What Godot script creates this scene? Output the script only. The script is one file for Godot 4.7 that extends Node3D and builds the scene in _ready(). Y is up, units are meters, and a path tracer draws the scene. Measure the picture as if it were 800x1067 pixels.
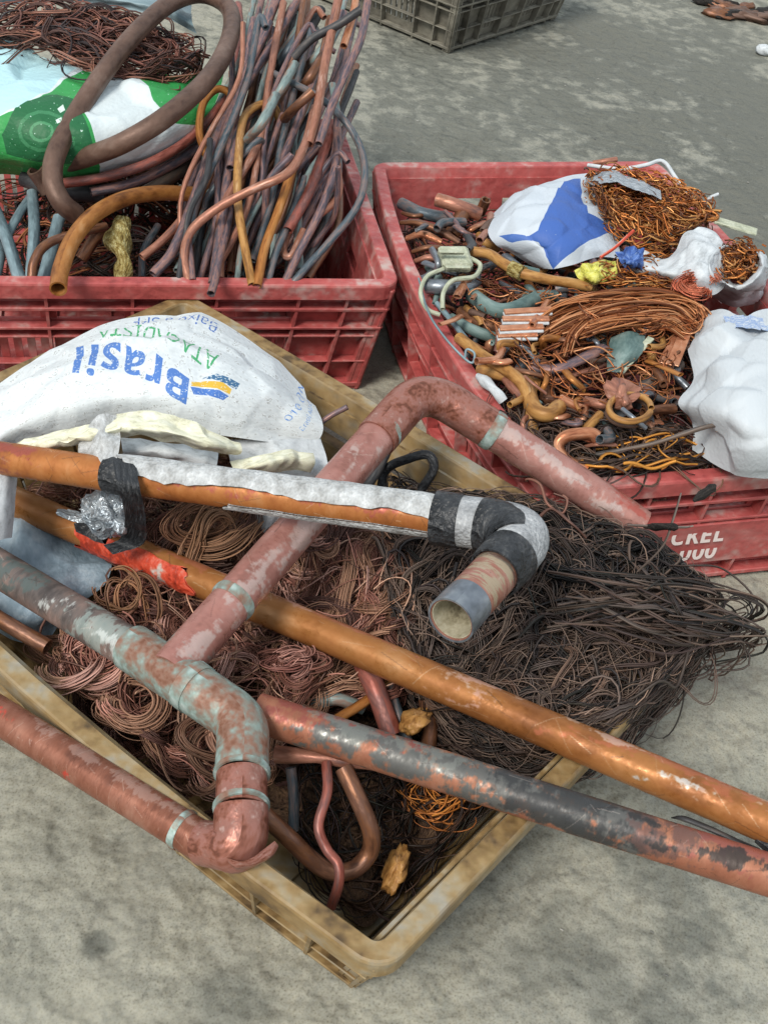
extends Node3D

var M := {}
var taken := {}
var rng := RandomNumberGenerator.new()

# ---------------------------------------------------------------- bookkeeping
func numbered(called: String) -> String:
	var k: int = taken.get(called, 0)
	taken[called] = k + 1
	return called if k == 0 else "%s_%03d" % [called, k]

func tag(o: Node, label: String, category: String, group := "") -> void:
	o.set_meta("label", label)
	o.set_meta("category", category)
	if group != "":
		o.set_meta("group", group)

func thing(called: String, label: String, category: String, group := "", at := Vector3.ZERO, turn := 0.0) -> Node3D:
	var o := Node3D.new()
	o.name = numbered(called)
	add_child(o)
	o.position = at
	o.rotation.y = turn
	tag(o, label, category, group)
	return o

func part(parent: Node3D, called: String, mesh: Mesh, m: String) -> MeshInstance3D:
	var o := MeshInstance3D.new()
	o.name = called
	o.mesh = mesh
	o.material_override = M[m]
	parent.add_child(o, true)
	return o

func solo(called: String, label: String, category: String, group: String, mesh: Mesh, m: String) -> MeshInstance3D:
	var o := MeshInstance3D.new()
	o.name = numbered(called)
	o.mesh = mesh
	o.material_override = M[m]
	add_child(o)
	tag(o, label, category, group)
	return o

func vv(a: Array) -> PackedVector3Array:
	var p := PackedVector3Array()
	for i in range(0, a.size(), 3):
		p.append(Vector3(a[i], a[i + 1], a[i + 2]))
	return p

func v2(a: Array) -> PackedVector2Array:
	var p := PackedVector2Array()
	for i in range(0, a.size(), 2):
		p.append(Vector2(a[i], a[i + 1]))
	return p

# ---------------------------------------------------------------- mesh tools
class Build:
	var v := PackedVector3Array()
	var n := PackedVector3Array()
	var uv := PackedVector2Array()
	var c := PackedColorArray()
	var ix := PackedInt32Array()
	var coloured := false

	func quad(a: Vector3, b: Vector3, cc: Vector3, d: Vector3, sc := 1.0) -> void:
		var k := v.size()
		var nn := (cc - a).cross(b - a)
		if nn.length_squared() < 1e-18:
			nn = (d - a).cross(cc - a)
		nn = nn.normalized()
		v.append_array([a, b, cc, d])
		n.append_array([nn, nn, nn, nn])
		var w := a.distance_to(b) * sc
		var h := b.distance_to(cc) * sc
		uv.append_array([Vector2(0, 0), Vector2(w, 0), Vector2(w, h), Vector2(0, h)])
		ix.append_array([k, k + 1, k + 2, k, k + 2, k + 3])

	func strand(p: PackedVector3Array, r: float, col: Color) -> void:
		coloured = true
		var m := p.size()
		if m < 2:
			return
		var t := (p[1] - p[0]).normalized()
		var a := t.cross(Vector3(0.13, 0.97, 0.21)).normalized()
		var k0 := v.size()
		for i in m:
			if i > 0:
				t = (p[mini(i + 1, m - 1)] - p[i - 1]).normalized()
				a = (a - t * a.dot(t)).normalized()
			var b := t.cross(a)
			var d1 := a * -0.5 + b * 0.866
			var d2 := a * -0.5 - b * 0.866
			v.append(p[i] + a * r)
			v.append(p[i] + d1 * r)
			v.append(p[i] + d2 * r)
			n.append(a)
			n.append(d1)
			n.append(d2)
			c.append(col)
			c.append(col)
			c.append(col)
			if i > 0:
				var k := k0 + i * 3
				ix.append_array([k - 3, k, k - 2, k - 2, k, k + 1, k - 2, k + 1, k - 1, k - 1, k + 1, k + 2, k - 1, k + 2, k - 3, k - 3, k + 2, k])

	func mesh() -> ArrayMesh:
		var arr := []
		arr.resize(Mesh.ARRAY_MAX)
		arr[Mesh.ARRAY_VERTEX] = v
		arr[Mesh.ARRAY_NORMAL] = n
		if coloured:
			arr[Mesh.ARRAY_COLOR] = c
		elif uv.size() == v.size():
			arr[Mesh.ARRAY_TEX_UV] = uv
		arr[Mesh.ARRAY_INDEX] = ix
		var me := ArrayMesh.new()
		me.add_surface_from_arrays(Mesh.PRIMITIVE_TRIANGLES, arr)
		return me

func smooth(p: PackedVector3Array, sub: int) -> PackedVector3Array:
	var m := p.size()
	if sub <= 1 or m < 3:
		return p
	var o := PackedVector3Array()
	for i in m - 1:
		var a := p[maxi(i - 1, 0)]
		var d := p[mini(i + 2, m - 1)]
		if i == 0:
			a = p[0] * 2.0 - p[1]
		if i == m - 2:
			d = p[m - 1] * 2.0 - p[m - 2]
		for j in sub:
			var t := float(j) / sub
			o.append(p[i].cubic_interpolate(p[i + 1], a, d, t))
	o.append(p[m - 1])
	return o

# straight runs joined by round bends
func bends(p: PackedVector3Array, r: float, seg := 8, run := 0.03) -> PackedVector3Array:
	var o := PackedVector3Array([p[0]])
	for i in range(1, p.size()):
		var target := p[i]
		if i < p.size() - 1:
			var u := (p[i - 1] - p[i]).normalized()
			var w := (p[i + 1] - p[i]).normalized()
			var half := acos(clampf(u.dot(w), -1, 1)) / 2.0
			var cut := minf(r / tan(half), minf(p[i].distance_to(p[i - 1]), p[i].distance_to(p[i + 1])) * 0.49)
			var s := p[i] + u * cut
			var e := p[i] + w * cut
			_run(o, s, run)
			for j in range(1, seg + 1):
				var t := float(j) / seg
				o.append(s.lerp(p[i], t).lerp(p[i].lerp(e, t), t))
		else:
			_run(o, target, run)
	return o

func _run(o: PackedVector3Array, to: Vector3, run: float) -> void:
	var a := o[o.size() - 1]
	var k := maxi(1, int(a.distance_to(to) / run))
	for j in range(1, k + 1):
		o.append(a.lerp(to, float(j) / k))

# hollow tube: outer skin, end rings, inner skin
# opt: wall, sides, rad (radii along it), squash, dent, whole (uv once along it)
func tube(p: PackedVector3Array, r: float, opt := {}) -> ArrayMesh:
	var sides: int = opt.get("sides", 10)
	var wall: float = opt.get("wall", minf(0.0012, r * 0.2))
	var squash: float = opt.get("squash", 1.0)
	var dent: float = opt.get("dent", 0.0)
	var whole: bool = opt.get("whole", false)
	var rad: Array = opt.get("rad", [])
	var m := p.size()
	var bd := Build.new()
	var T := PackedVector3Array()
	var A := PackedVector3Array()
	var ln := PackedFloat32Array()
	var total := 0.0
	for i in m:
		if i > 0:
			total += p[i].distance_to(p[i - 1])
		ln.append(total)
		var t := (p[mini(i + 1, m - 1)] - p[maxi(i - 1, 0)]).normalized()
		T.append(t)
		var a: Vector3
		if i == 0:
			a = Vector3.UP - t * t.y
			if a.length() < 0.15:
				a = Vector3.BACK - t * t.z
		else:
			a = A[i - 1] - t * A[i - 1].dot(t)
		A.append(a.normalized())
	var around: float = 1.0 if whole else maxf(1.0, round(TAU * r / 0.1))
	var ph := rng.randf() * 100.0
	var rows := []
	for i in m:
		rows.append([i, 0.0, 0])
	rows.append([m - 1, 0.0, 1])
	rows.append([m - 1, wall, 1])
	for i in range(m - 1, -1, -1):
		rows.append([i, wall, 2])
	rows.append([0, wall, 3])
	rows.append([0, 0.0, 3])
	for row in rows:
		var i: int = row[0]
		var t := T[i]
		var a := A[i]
		var b := t.cross(a)
		var rr := r
		if rad.size():
			var f := float(i) / maxf(1, m - 1) * (rad.size() - 1)
			var q := mini(int(f), rad.size() - 2) if rad.size() > 1 else 0
			rr = r * lerpf(rad[q], rad[mini(q + 1, rad.size() - 1)], f - q)
		for j in sides + 1:
			var ang := TAU * float(j % sides) / sides
			var d := a * cos(ang) + b * sin(ang)
			var q2 := rr
			if dent > 0.0:
				q2 *= 1.0 + dent * sin(ln[i] * 61.0 + ph + 2.0 * sin(ang)) * sin(ln[i] * 143.0 + ph * 1.7 + ang)
			q2 -= row[1]
			bd.v.append(p[i] + (a * cos(ang) * squash + b * sin(ang)) * q2)
			var nn := d
			if row[2] == 1:
				nn = t
			elif row[2] == 2:
				nn = -d
			elif row[2] == 3:
				nn = -t
			bd.n.append(nn)
			var u: float = ln[i] / total if whole else ln[i] / 0.1
			bd.uv.append(Vector2(u, float(j) / sides * around))
	var w := sides + 1
	for i in rows.size() - 1:
		if rows[i][2] != rows[i + 1][2]:
			continue
		for j in sides:
			var k := i * w + j
			bd.ix.append_array([k, k + w, k + 1, k + 1, k + w, k + w + 1])
	return bd.mesh()

# part of a sleeve round a run: from angle a0 to a1, with a torn edge
func shell(p: PackedVector3Array, r: float, th: float, a0: float, a1: float, tear := 0.15, sd := 1, cells := 14) -> ArrayMesh:
	var f := FastNoiseLite.new()
	f.seed = sd
	f.frequency = 20.0
	var bd := Build.new()
	var m := p.size()
	var total := 0.0
	var w := cells + 1
	var A := Vector3.UP
	var pv := []
	for s in 2:
		total = 0.0
		for i in m:
			if i > 0:
				total += p[i].distance_to(p[i - 1])
			var t := (p[mini(i + 1, m - 1)] - p[maxi(i - 1, 0)]).normalized()
			A = Vector3.UP - t * t.y
			A = A.normalized()
			var b := t.cross(A)
			var e0 := a0 + f.get_noise_2d(total, 3.0) * tear
			var e1 := a1 + f.get_noise_2d(total, 9.0) * tear
			for j in w:
				var ang := lerpf(e0, e1, float(j) / cells)
				var d := A * cos(ang) + b * sin(ang)
				var edge: float = f.get_noise_2d(ang * 0.05, 20.0) * tear * 0.05
				var q := p[i]
				if i == 0 or i == m - 1:
					q += t * edge
				bd.v.append(q + d * (r + (th if s == 0 else 0.0) + f.get_noise_3d(q.x * 3, q.y * 3 + ang * 0.02, q.z * 3) * th * 0.25))
				bd.n.append(d if s == 0 else -d)
				bd.uv.append(Vector2(total / 0.1, ang * r / 0.1))
	var off := m * w
	for s in 2:
		for i in m - 1:
			for j in cells:
				var k := s * off + i * w + j
				bd.ix.append_array([k, k + w, k + 1, k + 1, k + w, k + w + 1])
	for i in m - 1:
		for j in [0, cells]:
			var k: int = i * w + j
			bd.ix.append_array([k, k + w, k + off, k + off, k + w, k + off + w])
	for i in [0, m - 1]:
		for j in cells:
			var k: int = i * w + j
			bd.ix.append_array([k, k + 1, k + off, k + off, k + 1, k + off + 1])
	return bd.mesh()

# a cloth or film sheet through a grid of points
func sheet(g: Array, cols: int, su: int, sv: int, amp: float, freq: float, sd: int, ragged := 0.0) -> ArrayMesh:
	var p := vv(g)
	var rows := p.size() / cols
	var f := FastNoiseLite.new()
	f.seed = sd
	f.frequency = freq * 0.6
	f.fractal_octaves = 2
	var rg := RandomNumberGenerator.new()
	rg.seed = sd
	var fine := PackedVector3Array()
	var lines := []
	for i in rows:
		lines.append(smooth(p.slice(i * cols, (i + 1) * cols), su))
	var w: int = lines[0].size()
	var colsv := []
	for j in w:
		var cp := PackedVector3Array()
		for i in rows:
			cp.append(lines[i][j])
		colsv.append(smooth(cp, sv))
	var h: int = colsv[0].size()
	for i in h:
		for j in w:
			fine.append(colsv[j][i])
	var nn := _normals(fine, w, h)
	# facet seeds, denser for finer crumpling
	var cell := clampf(0.33 / freq, 0.006, 0.04)
	var reach := cell * cell * 16.0
	var bow := 0.32 / cell
	var area := 0.0
	for i in rows - 1:
		for j in cols - 1:
			area += (p[i * cols + j + 1] - p[i * cols + j]).cross(p[i * cols + cols + j] - p[i * cols + j]).length()
	var seeds := []
	for i in clampi(int(area / (cell * cell) * 1.3), 5, 110):
		var s: Vector3 = fine[rg.randi() % fine.size()]
		seeds.append([s, Vector3(rg.randfn(0, 1), rg.randfn(0, 1), rg.randfn(0, 1)) * 0.16, Vector3(rg.randfn(0, 1), rg.randfn(0, 1), rg.randfn(0, 1)) * 0.16])
	for i in h:
		for j in w:
			var k := i * w + j
			var q := fine[k]
			# crumpled film: nearly flat facets that meet in sharp ridges and valleys
			var top := -9.0
			var low := 9.0
			for s in seeds:
				var e: Vector3 = q - s[0]
				var dd := e.length_squared()
				if dd < reach:
					top = maxf(top, e.dot(s[1]) - dd * bow)
					low = minf(low, e.dot(s[2]) + dd * bow)
			var d := (top + low) / cell * 4.0 + f.get_noise_3d(q.x, q.y, q.z) * 0.4
			if top < -8.0:
				d = 0.0
			var edge := minf(minf(i, h - 1 - i) / (h * 0.12), minf(j, w - 1 - j) / (w * 0.12))
			fine[k] = q + nn[k] * d * amp * (0.45 + 0.55 * clampf(edge, 0, 1))
			if ragged > 0.0 and (i == 0 or j == 0 or i == h - 1 or j == w - 1):
				fine[k] += Vector3(f.get_noise_2d(k * 0.7, 4.0), 0, f.get_noise_2d(k * 0.7, 40.0)) * ragged
	nn = _normals(fine, w, h)
	var bd := Build.new()
	bd.v = fine
	bd.n = nn
	for i in h:
		for j in w:
			bd.uv.append(Vector2(float(j) / (w - 1), float(i) / (h - 1)))
	for i in h - 1:
		for j in w - 1:
			var k := i * w + j
			bd.ix.append_array([k, k + 1, k + w, k + 1, k + w + 1, k + w])
	return bd.mesh()

func _normals(p: PackedVector3Array, w: int, h: int) -> PackedVector3Array:
	var o := PackedVector3Array()
	for i in h:
		for j in w:
			var dx := p[i * w + mini(j + 1, w - 1)] - p[i * w + maxi(j - 1, 0)]
			var dy := p[mini(i + 1, h - 1) * w + j] - p[maxi(i - 1, 0) * w + j]
			o.append(dy.cross(dx).normalized())
	return o

# a chamfered block with its own axes: half sizes a, b, c vectors
func block(at: Vector3, x: Vector3, y: Vector3, z: Vector3, ch := 0.12) -> ArrayMesh:
	var bd := Build.new()
	var s := minf(x.length(), minf(y.length(), z.length())) * ch * 2.0
	var ax := [x, y, z]
	var ids := {}
	for i in 3:
		for sg in [-1.0, 1.0]:
			var u: Vector3 = ax[(i + 1) % 3]
			var w: Vector3 = ax[(i + 2) % 3]
			var nrm: Vector3 = ax[i] * sg
			var u1 := u - u.normalized() * s
			var w1 := w - w.normalized() * s
			var q := [at + nrm - u1 - w1, at + nrm + u1 - w1, at + nrm + u1 + w1, at + nrm - u1 + w1]
			if sg > 0:
				bd.quad(q[0], q[3], q[2], q[1], 10.0)
			else:
				bd.quad(q[0], q[1], q[2], q[3], 10.0)
	for i in 3:
		var l: Vector3 = ax[(i + 2) % 3]
		var u: Vector3 = ax[i]
		var w: Vector3 = ax[(i + 1) % 3]
		var l1 := l - l.normalized() * s
		for su in [-1.0, 1.0]:
			for sw in [-1.0, 1.0]:
				var a: Vector3 = at + u * su + (w - w.normalized() * s) * sw
				var b: Vector3 = at + (u - u.normalized() * s) * su + w * sw
				var q := [a - l1, a + l1, b + l1, b - l1]
				if su * sw > 0:
					bd.quad(q[0], q[1], q[2], q[3], 10.0)
				else:
					bd.quad(q[0], q[3], q[2], q[1], 10.0)
	for sx in [-1.0, 1.0]:
		for sy in [-1.0, 1.0]:
			for sz in [-1.0, 1.0]:
				var x1: Vector3 = (x - x.normalized() * s) * sx
				var y1: Vector3 = (y - y.normalized() * s) * sy
				var z1: Vector3 = (z - z.normalized() * s) * sz
				var a: Vector3 = at + x * sx + y1 + z1
				var b: Vector3 = at + x1 + y * sy + z1
				var c: Vector3 = at + x1 + y1 + z * sz
				if sx * sy * sz > 0:
					bd.quad(a, c, b, b, 10.0)
				else:
					bd.quad(a, b, c, c, 10.0)
	return bd.mesh()

# a lumpy solid
func lump(at: Vector3, x: Vector3, y: Vector3, z: Vector3, rough: float, freq: float, sd: int, nu := 22, nv := 14) -> ArrayMesh:
	var f := FastNoiseLite.new()
	f.seed = sd
	f.frequency = freq
	f.fractal_octaves = 3
	var p := PackedVector3Array()
	for i in nv + 1:
		var th := PI * float(i) / nv
		for j in nu + 1:
			var a := TAU * float(j % nu) / nu
			var d := Vector3(sin(th) * cos(a), cos(th), sin(th) * sin(a))
			d *= 1.0 + rough * f.get_noise_3d(d.x, d.y, d.z)
			p.append(at + x * d.x + y * d.y + z * d.z)
	var bd := Build.new()
	bd.v = p
	var w := nu + 1
	for i in nv + 1:
		for j in w:
			var jl := (j - 1 + nu) % nu
			var jr := (j + 1) % nu
			var dx := p[i * w + jr] - p[i * w + jl]
			var dy := p[mini(i + 1, nv) * w + j] - p[maxi(i - 1, 0) * w + j]
			var q := dx.cross(dy)
			if q.length() < 1e-12:
				q = p[i * w + j] - at
			if q.dot(p[i * w + j] - at) < 0:
				q = -q
			bd.n.append(q.normalized())
			bd.uv.append(Vector2(float(j) / nu * 2.0, float(i) / nv))
	for i in nv:
		for j in nu:
			var k := i * w + j
			bd.ix.append_array([k, k + w, k + 1, k + 1, k + w, k + w + 1])
	return bd.mesh()

# ---------------------------------------------------------------- wire
func height_at(h: PackedVector3Array, x: float, z: float) -> float:
	var s := 0.0
	var w := 0.0
	for q in h:
		var d := (q.x - x) * (q.x - x) + (q.z - z) * (q.z - z) + 0.0004
		var g := 1.0 / (d * d)
		s += g * q.y
		w += g
	return s / w

# many wandering locks of thin wire laid over a mound inside a plan outline
func tangle(bd: Build, plan: PackedVector2Array, hts: PackedVector3Array, o: Dictionary) -> void:
	var lo := plan[0]
	var hi := plan[0]
	var mid := Vector2.ZERO
	for q in plan:
		lo = lo.min(q)
		hi = hi.max(q)
		mid += q / plan.size()
	var cols: Array = o.cols
	var deep: float = o.get("deep", 0.05)
	var lift: float = o.get("lift", 0.006)
	var wave: float = o.get("wave", 0.006)
	var step: float = o.get("step", 0.006)
	var curl: float = o.get("curl", 0.25)
	var bias: float = o.get("bias", -99.0)
	for i in o.count:
		var q := Vector2(rng.randf_range(lo.x, hi.x), rng.randf_range(lo.y, hi.y))
		var tries := 0
		while not Geometry2D.is_point_in_polygon(q, plan) and tries < 60:
			q = Vector2(rng.randf_range(lo.x, hi.x), rng.randf_range(lo.y, hi.y))
			tries += 1
		var hd := rng.randf() * TAU
		if bias > -50.0:
			hd = bias + rng.randfn(0.0, o.get("fan", 0.5)) + (PI if rng.randf() < 0.5 else 0.0)
		var k := rng.randf_range(-curl, curl)
		var wf := rng.randf_range(0.15, 0.6)
		var wa := rng.randf_range(0.2, 1.0) * float(o.get("sway", curl * 1.2))
		var ph := rng.randf() * TAU
		var layer: float = lift - deep * pow(rng.randf(), 1.3)
		var steps := int(rng.randf_range(o.steps * 0.5, o.steps * 1.3))
		var path := PackedVector3Array()
		var side := PackedVector3Array()
		var hw := rng.randf_range(0.25, 0.6)
		for j in steps:
			hd += k + sin(j * wf + ph) * wa
			var d := Vector2(cos(hd), sin(hd))
			if not Geometry2D.is_point_in_polygon(q + d * step * 3.0, plan):
				var back := (mid - q).normalized()
				hd += clampf(d.angle_to(back), -0.5, 0.5)
				d = Vector2(cos(hd), sin(hd))
			q += d * step
			var y := height_at(hts, q.x, q.y) + layer + sin(j * hw + ph * 2.0) * wave
			path.append(Vector3(q.x, y, q.y))
			side.append(Vector3(-d.y, 0, d.x))
		var n: int = maxi(1, int(o.n * rng.randf_range(0.5, 1.4)))
		var base: Color = cols[rng.randi() % cols.size()]
		for s in n:
			var rr := sqrt(rng.randf()) * float(o.spread)
			var an := rng.randf() * TAU
			var ox := cos(an) * rr
			var oy := sin(an) * rr * 0.7
			var f1 := rng.randf_range(0.1, 0.35)
			var p1 := rng.randf() * TAU
			var sp := PackedVector3Array()
			var j0 := rng.randi_range(0, mini(4, steps / 4))
			for j in range(j0, steps - rng.randi_range(0, mini(5, steps / 4))):
				var g := 1.0 + 0.5 * sin(j * f1 + p1)
				sp.append(path[j] + side[j] * (ox * g) + Vector3(0, oy * (1.0 + 0.5 * cos(j * f1 * 1.3 + p1)), 0))
			bd.strand(sp, float(o.r) * rng.randf_range(0.55, 1.35), base * rng.randf_range(0.7, 1.35))

# a wound hank: loops about an axis
func hank(bd: Build, at: Vector3, ax: Vector3, rx: float, ry: float, thick: float, turns: int, r: float, cols: Array) -> void:
	ax = ax.normalized()
	var a := ax.cross(Vector3(0.3, 0.2, 0.9)).normalized()
	var b := ax.cross(a)
	var m := 30
	# a few skeins, each of many strands that run side by side and fold over together
	for g in 5:
		var t0 := rng.randf() * TAU
		var span := rng.randf_range(2.4, 5.2) * (1.0 if rng.randf() < 0.5 else -1.0)
		var e1 := rng.randf_range(0.5, 1.15)
		var e2 := rng.randf_range(0.5, 1.15)
		var mv := (a * rng.randfn(0, 1) * rx + b * rng.randfn(0, 1) * ry) * 0.35 + ax * rng.randf_range(-0.4, 0.6) * thick
		var f3 := rng.randf_range(1.2, 3.2)
		var ph := rng.randf() * TAU
		var col: Color = cols[rng.randi() % cols.size()]
		for i in maxi(2, turns / 4):
			var ox := rng.randfn(0, 1) * thick * 0.22
			var oy := rng.randfn(0, 1) * thick * 0.18
			var st := rng.randf_range(-0.25, 0.25)
			var p1 := rng.randf() * TAU
			var p := PackedVector3Array()
			for j in m + 1:
				var f := float(j) / m
				var t := t0 + st + span * f
				var out_ := 1.0 + 0.22 * sin(f * TAU * 0.5 * f3 + ph)
				var rad := a * cos(t) * rx * e1 + b * sin(t) * ry * e2
				p.append(at + mv + rad * out_ + rad.normalized() * (ox + 0.0008 * sin(f * 9.0 + p1)) + ax * (oy + sin(f * f3 * 2.0 + ph) * thick * 0.45))
			bd.strand(p, r * rng.randf_range(0.6, 1.2), col * rng.randf_range(0.7, 1.3))

# a run of many parallel strands along a path
func lock(bd: Build, p: PackedVector3Array, n: int, spread: float, r: float, cols: Array, fray := 0.4, flat := 0.7) -> void:
	for s in n:
		var rr := sqrt(rng.randf()) * spread
		var an := rng.randf() * TAU
		var f1 := rng.randf_range(0.1, 0.4)
		var p1 := rng.randf() * TAU
		var sp := PackedVector3Array()
		var m := p.size()
		var j0 := rng.randi_range(0, m / 6)
		var j1 := m - rng.randi_range(0, m / 6)
		for j in range(j0, j1):
			var t := (p[mini(j + 1, m - 1)] - p[maxi(j - 1, 0)]).normalized()
			var sd := t.cross(Vector3.UP).normalized()
			var up := sd.cross(t)
			var g := 1.0 + fray * sin(j * f1 + p1)
			sp.append(p[j] + sd * cos(an) * rr * g + up * sin(an) * rr * flat * (1.0 + fray * cos(j * f1 * 1.4 + p1)))
		var col: Color = cols[rng.randi() % cols.size()]
		bd.strand(sp, r * rng.randf_range(0.8, 1.25), col * rng.randf_range(0.75, 1.25))

# short chopped wire heaped over a plan outline
func chopped(bd: Build, plan: PackedVector2Array, hts: PackedVector3Array, count: int, length: float, r: float, cols: Array, deep := 0.02) -> void:
	tangle(bd, plan, hts, {"count": count, "n": 1, "spread": 0.0, "r": r, "steps": int(length / 0.004), "step": 0.004, "curl": 0.22, "cols": cols, "deep": deep, "lift": 0.006, "wave": 0.004})

# ---------------------------------------------------------------- textures and materials
func noise_bytes(sd: int, w: int, h: int, freq: float, oct := 4, type := FastNoiseLite.TYPE_SIMPLEX_SMOOTH, ridged := false) -> PackedByteArray:
	var f := FastNoiseLite.new()
	f.seed = sd
	f.noise_type = type
	f.frequency = freq
	f.fractal_octaves = oct
	f.fractal_gain = 0.55
	if ridged:
		f.fractal_type = FastNoiseLite.FRACTAL_RIDGED
	var im := f.get_seamless_image(w, h, false, false, 0.12)
	im.convert(Image.FORMAT_L8)
	return im.get_data()

func lut(cols: Array) -> Array:
	var g := Gradient.new()
	var off := PackedFloat32Array()
	var cc := PackedColorArray()
	for i in cols.size():
		off.append(float(i) / (cols.size() - 1))
		cc.append(cols[i])
	g.offsets = off
	g.colors = cc
	var o := []
	for i in 256:
		var c := g.sample(i / 255.0)
		o.append([c.r8, c.g8, c.b8])
	return o

# blotchy surface colour: coarse and fine noise through a row of colours
func blotch(sd: int, cols: Array, freq := 0.02, size := 256, gain := 1.6) -> ImageTexture:
	var a := noise_bytes(sd, size, size, freq, 5)
	var b := noise_bytes(sd + 50, size, size, freq * 6.0, 3)
	var t := lut(cols)
	var d := PackedByteArray()
	d.resize(size * size * 3)
	for i in size * size:
		var x := clampi(int(((a[i] - 128) * 0.7 + (b[i] - 128) * 0.35) * gain) + 128, 0, 255)
		var c: Array = t[x]
		d[i * 3] = c[0]
		d[i * 3 + 1] = c[1]
		d[i * 3 + 2] = c[2]
	return ImageTexture.create_from_image(Image.create_from_data(size, size, false, Image.FORMAT_RGB8, d))

func bump(sd: int, freq: float, strength: float, size := 256, oct := 5, ridged := false) -> ImageTexture:
	var a := noise_bytes(sd, size, size, freq, oct, FastNoiseLite.TYPE_SIMPLEX_SMOOTH, ridged)
	var im := Image.create_from_data(size, size, false, Image.FORMAT_L8, a)
	im.convert(Image.FORMAT_RGBA8)
	im.bump_map_to_normal_map(strength)
	return ImageTexture.create_from_image(im)

func mat(called: String, tex: Texture2D, rough: float, metal := 0.0, nrm: Texture2D = null, ns := 0.5, scale := 1.0) -> StandardMaterial3D:
	var m := StandardMaterial3D.new()
	m.resource_name = called
	m.albedo_texture = tex
	m.roughness = rough
	m.metallic = metal
	m.metallic_specular = 0.4
	m.uv1_scale = Vector3(scale, scale, scale)
	if nrm:
		m.normal_enabled = true
		m.normal_texture = nrm
		m.normal_scale = ns
	m.cull_mode = BaseMaterial3D.CULL_DISABLED
	M[called] = m
	return m

func world_mapped(m: StandardMaterial3D, scale: float) -> void:
	m.uv1_triplanar = true
	m.uv1_world_triplanar = true
	m.uv1_scale = Vector3(scale, scale, scale)

func plain(called: String, c: Color, rough: float, metal := 0.0) -> StandardMaterial3D:
	var m := StandardMaterial3D.new()
	m.resource_name = called
	m.albedo_color = c
	m.roughness = rough
	m.metallic = metal
	m.cull_mode = BaseMaterial3D.CULL_DISABLED
	M[called] = m
	return m

func wire_mat(called: String, rough: float, metal: float) -> void:
	var m := plain(called, Color.WHITE, rough, metal)
	m.vertex_color_use_as_albedo = true

# skin of one pipe: u once along it, v once round it (0 = top)
# layers: [colour, u0, u1, v0, v width, noise amount, strength]
func pipe_skin(called: String, sd: int, base: Array, layers: Array, rough: float, metal: float, long := 4.0) -> void:
	var w := 1024
	var h := 128
	var a := noise_bytes(sd, w, h, 0.012, 5)
	var b := noise_bytes(sd + 9, w, h, 0.03, 5)
	var c := noise_bytes(sd + 21, w, h, 0.11, 3)
	var t := lut(base)
	var d := PackedByteArray()
	d.resize(w * h * 3)
	for y in h:
		var vv_ := float(y) / h
		for x in w:
			var i := y * w + x
			var u := float(x) / w
			var g: Array = t[clampi(int((a[i] - 128) * 0.8 + (a[y * w + (x / 6 + 400) % w] - 128) * 0.8 + (c[i] - 128) * 0.18) + 128, 0, 255)]
			var r := float(g[0])
			var gg := float(g[1])
			var bb := float(g[2])
			var li := 0
			for l in layers:
				li += 1
				var du := minf(u - l[1], l[2] - u) * 22.0
				if du < -2.0:
					continue
				var dv := absf(vv_ - l[3])
				dv = minf(dv, 1.0 - dv)
				var m := minf(minf(du, (l[4] - dv) * 9.0), 1.0)
				var k := (y * w + (x + li * 173) % w)
				var k2 := (y * w + ((x / 4) + li * 311) % w)
				m = clampf((m - 0.4 + ((b[k] - 128) * 0.45 + (b[k2] - 128) * 0.9 + (c[k] - 128) * 0.25) / 70.0 * l[5]) * 1.7, 0.0, 1.0) * l[6]
				if m > 0.0:
					var q: Color = l[0]
					r = lerpf(r, q.r * 255.0, m)
					gg = lerpf(gg, q.g * 255.0, m)
					bb = lerpf(bb, q.b * 255.0, m)
			d[i * 3] = int(r)
			d[i * 3 + 1] = int(gg)
			d[i * 3 + 2] = int(bb)
	# scratches and nicks
	for s in 150:
		var x := rng.randf() * w
		var y := rng.randf() * h
		var an := rng.randfn(0.0, 0.5)
		var pale := rng.randf() < 0.6
		var a2 := rng.randf_range(0.12, 0.42)
		for q in rng.randi_range(4, 46):
			x += cos(an)
			y += sin(an)
			var i := (int(y + h) % h) * w + int(x + w) % w
			for e in 3:
				var to: float = [205.0, 188.0, 176.0][e] if pale else [52.0, 40.0, 34.0][e]
				d[i * 3 + e] = int(lerpf(d[i * 3 + e], to, a2))
	# gloss: dull where the crust lies
	var rb := PackedByteArray()
	rb.resize(w * h)
	for i in w * h:
		rb[i] = clampi(int((rough + ((b[i] - 128) * 0.0022 + (c[i] - 128) * 0.0012)) * 255.0), 60, 240)
	var tex := ImageTexture.create_from_image(Image.create_from_data(w, h, false, Image.FORMAT_RGB8, d))
	var m2 := mat(called, tex, 1.0, metal, pipe_relief, 0.05, 1.0)
	m2.roughness_texture = ImageTexture.create_from_image(Image.create_from_data(w, h, false, Image.FORMAT_L8, rb))
	m2.roughness_texture_channel = BaseMaterial3D.TEXTURE_CHANNEL_RED

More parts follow.
